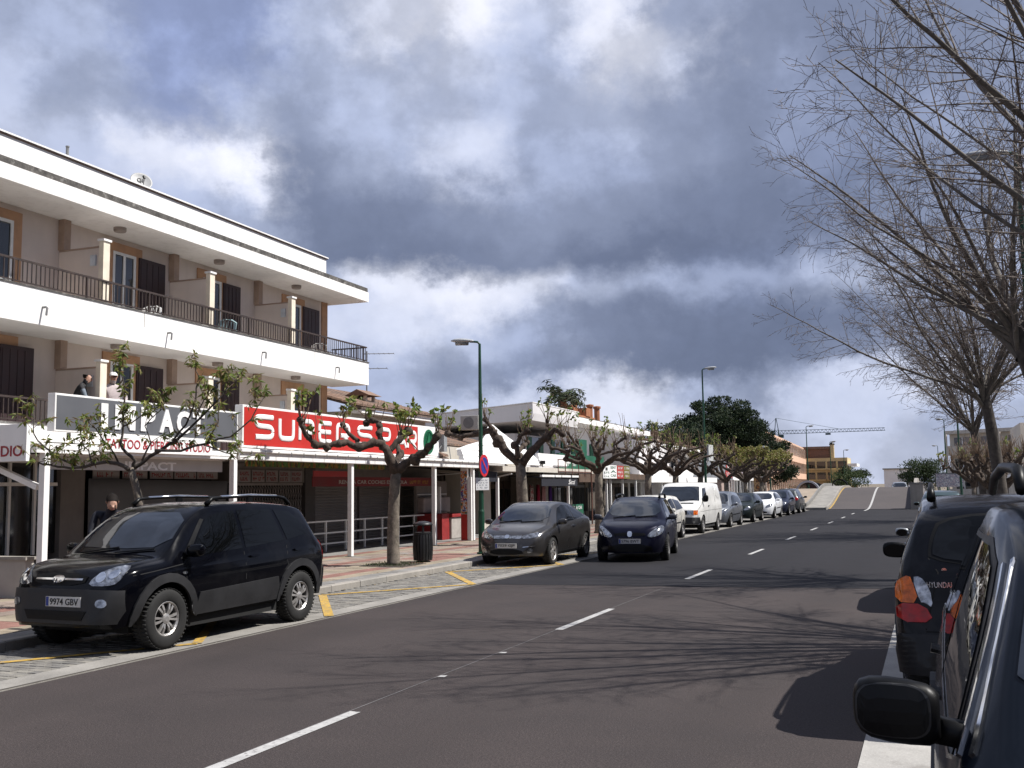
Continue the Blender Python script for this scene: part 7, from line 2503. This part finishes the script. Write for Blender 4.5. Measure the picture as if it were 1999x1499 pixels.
def big_tree(name, label, loc, lobes, trunk_h, r, mats_, n, size, group=None, up=.3):
    t = thing(name, label, 'tree', loc, 0, group)
    tr = MB().tube([(0, 0, 0), (.1, 0, trunk_h * .5), (0, .1, trunk_h)], [r * 1.2, r, r * .75], 10)
    for (a, h, d, ra, rd, rh) in lobes:
        e = V3(a, h, d)
        tr.tube([(0, .1, trunk_h * .8), tuple(Vector((0, 0, trunk_h)).lerp(e, .5)), tuple(e)], [r * .55, r * .35, r * .12], 7)
    tr.obj('trunk', BARKPOP, t, smooth=True)
    mbs = [MB() for _ in mats_]
    vol = sum(l[3] * l[4] * l[5] for l in lobes)
    for (a, h, d, ra, rd, rh) in lobes:
        e = V3(a, h, d)
        k = max(10, int(110 * (ra * rd * rh / vol) ** .6))
        for _ in range(k):      # clumps make the light and dark of the crown
            q = rv()
            f_ = rnd.uniform(.35, 1.0)
            cc = e + Vector((q.x * ra * f_, q.y * rd * f_, q.z * rh * f_))
            g_ = rnd.uniform(.7, 1.3)
            crown(mbs, cc, ra * .30 * g_, rd * .30 * g_, rh * .24 * g_, int(n * (ra * rd * rh / vol) / k), size, .35, up)
    for b, m in zip(mbs, mats_):
        b.obj('crown', m, t, fix=False, kind='stuff')
    return t


rnd.seed(31)
big_tree('pine_tree', 'large dark pine with a domed crown behind the white tiled house', (-20.9, 112, 0), [(-.2, 9.0, 0, 3.3, 3.2, 2.6), (-2.6, 7.2, .3, 3.2, 3, 2.5), (2.4, 7.9, 0, 3.0, 3, 2.7), (4.4, 5.4, 0, 2.6, 2.6, 2.5), (.8, 5.6, -.5, 3.4, 3, 2.6), (-4.6, 5.6, 0, 2.6, 2.5, 2.0), (5.6, 3.4, 0, 2.3, 2.2, 2.0), (2.5, 3.2, 0, 2.6, 2.4, 2.0)], 4.5, .4, PINE, 78000, .27)
big_tree('pine_tree', 'lower dark pine beside the chimney pots of the pale building', (-24.9, 104, 0), [(-.6, 6.5, 0, 2.8, 2.8, 2.0), (2.2, 6.0, 0, 2.8, 2.5, 2.2), (0, 4.8, 0, 3, 2.5, 2)], 4.0, .35, PINE, 26000, .24)
pl_ = thing('palm_tree', 'palm top with ragged fronds showing above the pale flat roof', 'palm tree', (-23.2, 66, .3))
MB().tube([(0, 0, 0), (.1, 0, 3), (0, .1, 6.2), (0, 0, 7.6)], [.28, .22, .2, .24], 10).obj('trunk', BARK, pl_, smooth=True)
fr = [MB(), MB()]
for k in range(32):
    a = 2 * math.pi * k / 32 + rnd.uniform(-.2, .2)
    d = Vector((math.cos(a), math.sin(a), rnd.uniform(.3, 2.2))).normalized()
    p = Vector((0, 0, 7.6))
    pts = [p.copy()]
    for s in range(6):
        d = (d + Vector((.07, .02, -.25))).normalized()
        p = p + d * .30
        pts.append(p.copy())
    fr[0].tube(pts, [.02] * 6 + [.008], 4)
    for s in range(2, 7):
        for _ in range(6):
            side = d.cross(Vector((0, 0, 1))).normalized() * rnd.choice((-1, 1))
            leaf(fr[k % 2], pts[s], side + Vector((0, 0, -.5)) + rv(.4), rv(), rnd.uniform(.35, .65), .07)
fr[0].obj('fronds', PINE[1], pl_, fix=False, kind='stuff')
fr[1].obj('fronds', mat('palm_dry', (.07, .075, .035), .8), pl_, fix=False, kind='stuff')

ORW = mat('render_orange', (.64, .42, .30), .85, var=.06, scale=.4)
ORP = mat('render_apricot', (.58, .47, .38), .85, var=.06, scale=.4)
YEL = mat('render_yellow', (.50, .40, .22), .85, var=.07, scale=.4)
GREYGL = mat('grey_glazing', (.19, .18, .19), .3, var=.2, scale=.6)


def block(name, label, P0, P1, depth, H, floors, wallm, bandm, bay=3.2, z0=0.0, roofm=None, flank=True):
    """a long block whose street face runs from P0 to P1"""
    a, b = Vector(P0), Vector(P1)
    L = (b - a).length
    ang = math.atan2((b - a).y, (b - a).x)
    t = thing(name, label, 'building', (a.x, a.y, 0), ang)
    MB().box(0, L, 0.0, depth, 0, H).obj('wall', wallm, t)          # local +x along the face, +y inwards
    MB().box(-.3, L + .3, -.5, depth + .3, H + .002, H + .35).obj('roof', roofm or bandm, t)
    fh = (H - z0) / floors
    for f in range(floors):
        zb = z0 + f * fh
        MB().box(-.1, L + .1, -.9, -.002, zb + .0, zb + .95).obj('balcony', bandm, t)
        n = int(L / bay)
        for i in range(n):
            x = (i + .5) * L / n
            w_ = MB().box(x - bay * .33, x + bay * .33, -.06, -.003, zb + .96, zb + fh - .35).obj('window', GREYGL if f == floors - 1 else GLASSD, t)
            MB().box(x - .04, x + .04, -.10, -.061, zb + .96, zb + fh - .35).obj('mullion', WMETAL, w_)
        for i in range(n + 1):
            MB().box(i * L / n - .12, i * L / n + .12, -.85, -.7, zb + .951, zb + fh - .01).obj('pillar', wallm, t)
    if flank:
        for f in range(floors):
            zb = z0 + f * fh
            for k in range(2):
                MB().box(-.03, -.003, 2 + 4 * k, 3.4 + 4 * k, zb + 1.0, zb + 2.2).obj('window', GLASSD, t)
    return t


block('orange_hotel', 'long orange hotel with glazed top floor behind the pine', (-19.2, 126, 0), (-22.6, 207, 0), 13, 8.2, 3, ORP, ORW, 3.0, 0)
yb_ = thing('yellow_building', 'yellow stepped building with dark windows beyond the orange hotel', 'building', (-18, 196, 0))
MB().box(-3.6, 4.0, 0, 9, 0, 6.6).obj('wall', YEL, yb_)
MB().box(-4.4, 1.0, 1.0, 9, 6.602, 8.3).obj('upper_block', mat('brick_brown', (.25, .13, .09), .85, var=.2), yb_)
MB().box(-4.5, 1.1, .7, 9.1, 8.302, 8.75).obj('roof', TILEM[0], yb_)
MB().box(1.0, 1.7, .6, 1.6, 6.602, 9.0).obj('chimney', YEL, yb_)
MB().lathe([(.5, 9.0), (.5, 9.15), (.15, 9.5), (0, 9.5)], 10, (1.35, 1.1, 0)).obj('chimney_cowl', PLAST, yb_)
for z in (.6, 2.7, 4.7):
    for k in range(4):
        w_ = MB().box(-3.2 + k * 1.85, -1.7 + k * 1.85, -.06, -.003, z, z + 1.25).obj('window', GLASSD, yb_)
        MB().box(-3.3 + k * 1.85, -1.6 + k * 1.85, -.5, -.061, z - .25, z - .02).obj('sill', YEL, w_)
MB().box(1.1, 3.0, -2.2, -.002, 0, 4.4).obj('stair_tower', mat('yellow_bright', (.62, .49, .22), .85), yb_)
for z in (1.0, 3.0, 5.0):
    MB().box(4.002, 5.6, .3, 8, z, z + .5).obj('side_balcony', WHITE, yb_)

cr_ = thing('tower_crane', 'thin dark tower crane with a long jib above the orange hotel', 'crane', (-47, 350, 0))
CRM = mat('crane_green', (.02, .06, .06), .6)
mast = MB()
for sx in (-.7, .7):
    for sy in (-.7, .7):
        mast.bar((sx, sy, 0), (sx * .9, sy * .9, 20), .18)
for k in range(12):
    z = k * 1.7
    mast.bar((-.7, -.7, z), (.7, -.7, z + 1.7), .12).bar((.7, -.7, z), (-.7, -.7, z + 1.7), .12)
mast.bar((-.7, 0, 19), (-.15, 0, 24), .2).bar((.7, 0, 19), (-.05, 0, 24), .2)
mast.obj('mast', CRM, cr_)
jib = MB().bar((-6, 0, 18.6), (34, 0, 18.8), .16).bar((1, 0, 19.8), (34, 0, 19.6), .14)
for k in range(28):
    x = 1 + k * 1.18
    jib.bar((x, 0, 18.65), (x + .59, 0, 19.75), .10).bar((x + .59, 0, 19.75), (x + 1.18, 0, 18.65), .10)
jib.obj('jib', CRM, cr_)
MB().box(-6.5, -4, -.6, .6, 17.4, 18.4).obj('counterweight', CONC_GREY, cr_)
MB().box(.9, 2.2, -.7, .7, 17.4, 18.4).obj('cab', CRM, cr_)
MB().tube([(0, 0, 24), (20, 0, 19.7)], .05, 4).tube([(0, 0, 24), (-5.5, 0, 18.8)], .05, 4).obj('tie_rod', CRM, cr_)
MB().box(15.6, 17.2, -.4, .4, 17.9, 18.5).obj('trolley', CRM, cr_)

fw_ = thing('far_white_building', 'plain white building closing the road beyond the bridge', 'building', (-5, 190, 0))
MB().box(-2.6, 2.2, 0, 10, 0, 4.2).obj('wall', WHITE2, fw_)
MB().prism([(2.2, 0), (5.2, 0), (3.6, 1.9), (2.2, 3.4)], 'Y', 1, 9).obj('side_wing', WHITE2, fw_)
MB().box(-2.8, 2.4, -.2, 10.2, 4.202, 4.4).obj('roof_edge', CONC_PALE, fw_)
rnd.seed(44)
big_tree('round_bush_tree', 'bright green bushy tree left of the white building beyond the bridge', (-9.2, 132, 0), [(0, 2.0, 0, 2.3, 2, 1.6), (-1.3, 1.5, 0, 1.8, 1.8, 1.2)], 1.2, .15, BROAD, 6000, .2)
big_tree('dark_round_tree', 'dark round tree right of the white building beyond the bridge', (-1.3, 118, 0), [(0, 3.0, 0, 1.9, 1.8, 1.6), (1.6, 2.6, 0, 1.9, 1.8, 1.7), (-1.2, 2.3, 0, 1.3, 1.2, 1.0)], 1.6, .2, [PINE[1], BROAD[0]], 8000, .2)
big_tree('far_palm_like_tree', 'small dark ragged tree on the skyline beside the yellow building', (-13.0, 178, 0), [(0, 3.6, 0, 1.4, 1.2, 1.2), (2.5, 3.4, 0, 1.6, 1.2, .9)], 3, .2, PINE, 2500, .3)
hb = thing('canal_hedge', 'brown and green creeper along the far bank behind the bridge rail', 'hedge', (-11, 124, 0))
mbs = [MB(), MB(), MB()]
for k in range(26):
    crown(mbs, (-4.2 + k * .30, rnd.uniform(-.5, .5), .9 + rnd.uniform(-.3, .35)), .7, .6, .6, 130, .2, .2)
for b, m in zip(mbs, (LEAFB, BROAD[0], mat('creeper_red', (.16, .06, .04), .8))):
    b.obj('foliage', m, hb, fix=False, kind='stuff')

# footbridge arches on the left of the hump bridge
fbg = thing('footbridge', 'white arched footbridge with a dark tunnel frame beside the road bridge', 'bridge', (-11.4, 100, 0))


def arch_ring(cx, cz, r0, r1, y0, y1, n=20):
    mb = MB()
    for i in range(n + 1):
        a = math.pi * i / n
        for r_ in (r0, r1):
            for y in (y0, y1):
                mb.v.append((cx + r_ * math.cos(a), y, cz + r_ * math.sin(a)))
    for i in range(n):
        b = i * 4
        mb.f += [(b, b + 4, b + 5, b + 1), (b + 2, b + 3, b + 7, b + 6), (b, b + 2, b + 6, b + 4), (b + 1, b + 5, b + 7, b + 3)]
    mb.f += [(0, 1, 3, 2), (n * 4, n * 4 + 2, n * 4 + 3, n * 4 + 1)]
    return mb


GREYARCH = mat('arch_grey', (.40, .40, .46), .6, var=.1)
arch_ring(.6, 1.05, .95, 1.12, 0, .5).obj('arch', GREYARCH, fbg)
for k in range(6):
    arch_ring(.6, 1.05, .88, .94, .6 + k * 1.1, .75 + k * 1.1).obj('arch_rib', PLAST, fbg)
MB().prism([(.6 + .93 * math.cos(a), 1.05 + .93 * math.sin(a)) for a in np.linspace(0, math.pi, 16)], 'Y', 7.4, 7.6).obj('tunnel_end', mat('tunnel_dark', (.05, .025, .025), .9), fbg)
MB().box(-.4, 1.6, -.2, 7.5, .5, 1.02).obj('deck', mat('deck_red', (.26, .12, .09), .85), fbg)
arch_ring(3.6, 1.55, .62, .72, -1.5, -1.2).obj('rail_arch', PLAST, fbg)
for k in range(9):
    MB().box(-1.2, -1.12, -18 + 2 * k, -17.9 + 2 * k, .1, 1.1 + .05 * k).obj('rail_post', WMETAL, fbg)
MB().bar((-1.16, -18, 1.05), (-1.16, -1, 1.45), .06).obj('handrail', WMETAL, fbg)
ps = thing('poster_stand', 'orange and brown poster board at the foot of the footbridge', 'poster', (-12.9, 84, 0))
MB().box(-.35, .35, -.05, .05, .1, 2.4).obj('board', print_mat('poster_orange', [(.3, .12, .03), (.1, .05, .03), (.45, .3, .15), (.2, .05, .03)], 4, 5), ps)
MB().box(-.4, .4, -.045, .045, 2.41, 2.5).obj('cap', WMETAL, ps)

# right-hand side of the street
CREAMW = mat('render_cream', (.56, .50, .42), .85, var=.06, scale=.5)
block('cream_apartments', 'cream apartment block with rows of balconies behind the bare trees', (1.9, 112, 0), (16, 104, 0), 10, 6.6, 3, CREAMW, mat('band_cream', (.62, .57, .50), .85), 2.6, .2)
lowb = thing('low_restaurant', 'low restaurant with a white roof edge and orange tiles behind the bare trunks', 'building', (6, 60, 0))
MB().box(-1.5, 9, 0, 12, 0, 2.0).obj('wall', BEIGE, lowb)
MB().box(-1.9, 9.4, -.5, 12, 2.002, 2.2).obj('roof_edge', WHITE, lowb)
for k in range(16):
    mb = MB()
    for u in range(2):
        for j in range(5):
            a = math.pi * j / 4
            mb.v.append((1.2 + k * .3 + .14 * math.cos(a), -.45 + u * 2.2, 2.22 + u * .6 + .12 * math.sin(a)))
    for j in range(4):
        mb.f.append((j, j + 1, 6 + j, 5 + j))
    mb.f.append((0, 1, 2, 3, 4))
    mb.obj('tile_row', TERRA, lowb, fix=False)
for k in range(5):
    w_ = MB().box(-.9 + k * 2, .3 + k * 2, -.05, -.003, .3, 1.7).obj('window', GLASSD, lowb)
awb = thing('ochre_awning_house', 'house with a wide ochre awning between the bare trunks', 'building', (7.5, 74, 0))
MB().box(-2, 8, 0, 9, 0, 5.6).obj('wall', CREAMW, awb)
MB().prism([(-1.8, 0), (-1.8, 0), (5.5, 0)], 'Z', 3.5, 3.6) if False else None
MB().add([(-1.8, -.02, 4.4), (6, -.02, 4.4), (6, -1.6, 3.5), (-1.8, -1.6, 3.5), (-1.8, -.02, 4.35), (6, -.02, 4.35), (6, -1.6, 3.45), (-1.8, -1.6, 3.45)], [(0, 1, 2, 3), (7, 6, 5, 4), (0, 4, 5, 1), (2, 6, 7, 3), (1, 5, 6, 2), (0, 3, 7, 4)]).obj('awning', mat('awning_ochre', (.42, .30, .14), .8), awb)
for k in range(3):
    MB().box(-1 + 3 * k, .4 + 3 * k, -.04, -.003, 1, 2.6).obj('window', GLASSD, awb)
ib = thing('info_board', 'white notice board covered in small print near the foot of the bridge', 'sign', (1.0, 66, 0), R(-4))
MB().box(-.75, .75, -.04, .04, 1.55, 2.3).obj('board', print_mat('notice_print', [(.55, .53, .52), (.5, .4, .4), (.2, .2, .25), (.55, .53, .52), (.6, .58, .57)], 9, 3), ib)
for s in (-.65, .65):
    MB().box(s - .04, s + .04, -.03, .03, 0, 1.55).obj('leg', GREYP, ib)
MB().box(-.8, .8, -.05, .05, 2.302, 2.36).obj('cap', GREYP, ib)
for i, (x, y, lb) in enumerate(((2.2, 47, 'reddish pollarded tree left of the bare trunks'), (3.1, 52, 'pollarded tree between the two bare trunks'), (2.0, 58, 'small pollarded tree behind the reddish one'), (4.6, 36, 'pollarded tree with a few leaf tufts at the picture edge'))):
    rnd.seed(90 + i)
    pollard('pollarded_mulberry', lb, (x, y, .12), [(0, 0, 0), (0, .8, 0), (.02, 1.5, 0)], rand_limbs(6, 1.3, 1.4, 2.6 if i != 3 else 3.6, .11), r0=.16, leafy=.03 if i != 3 else .7, shoots=9 if i != 3 else 3, slen=(.4, 1.0), leaf_size=.2, seed=30 + i, tips=0.0)
# unseen houses and hedge beside and behind the viewer, added to darken car reflections
hh = thing('unseen_hedge', 'unseen clipped green hedge added along the right pavement', 'hedge', (8.2, 10, .0))
MB().box(-.35, .35, -25, 24, 0, 1.2).obj('inner_mass', PINE[2], hh)
mbs = [MB(), MB()]
for _ in range(9000):
    s = rnd.choice((-1, 1, 0, 0))
    p = Vector((.36 * s if s else rnd.uniform(-.36, .36), rnd.uniform(-25, 24), rnd.uniform(.05, 1.2) if s else 1.2))
    leaf(mbs[rnd.randrange(2)], p, rv() + Vector((s, 0, .4)), rv(), rnd.uniform(.08, .16), .07)
for b, m in zip(mbs, BROAD):
    b.obj('foliage', m, hh, fix=False, kind='stuff')
for nm, lb, y0, y1, hgt, m in (('unseen_house', 'unseen cream house added on the right pavement beside the viewer', -4, 16, 7.0, CREAMW), ('unseen_house', 'unseen beige house added on the right pavement past the viewer', 18, 34, 6.0, BEIGE), ('unseen_house', 'unseen apricot house added on the right pavement behind the viewer', -28, -6, 8.0, ORP)):
    t = thing(nm, lb, 'building', (12, (y0 + y1) / 2, 0))
    dy = (y1 - y0) / 2
    MB().box(-1, 9, -dy, dy, 0, hgt).obj('wall', m, t)
    MB().box(-1.6, 9.3, -dy - .3, dy + .3, hgt + .002, hgt + .3).obj('roof', TILEM[0], t)
    for f in range(2):
        n = int(2 * dy / 3.4)
        for k in range(n):
            yy = -dy + (k + .5) * 2 * dy / n
            w_ = MB().box(-1.06, -1.003, yy - .6, yy + .6, .6 + f * 2.9, 2.4 + f * 2.9).obj('window', GLASSD, t)
            MB().box(-1.12, -1.061, yy - .7, yy + .7, .5 + f * 2.9, .59 + f * 2.9).obj('sill', WHITE, w_)
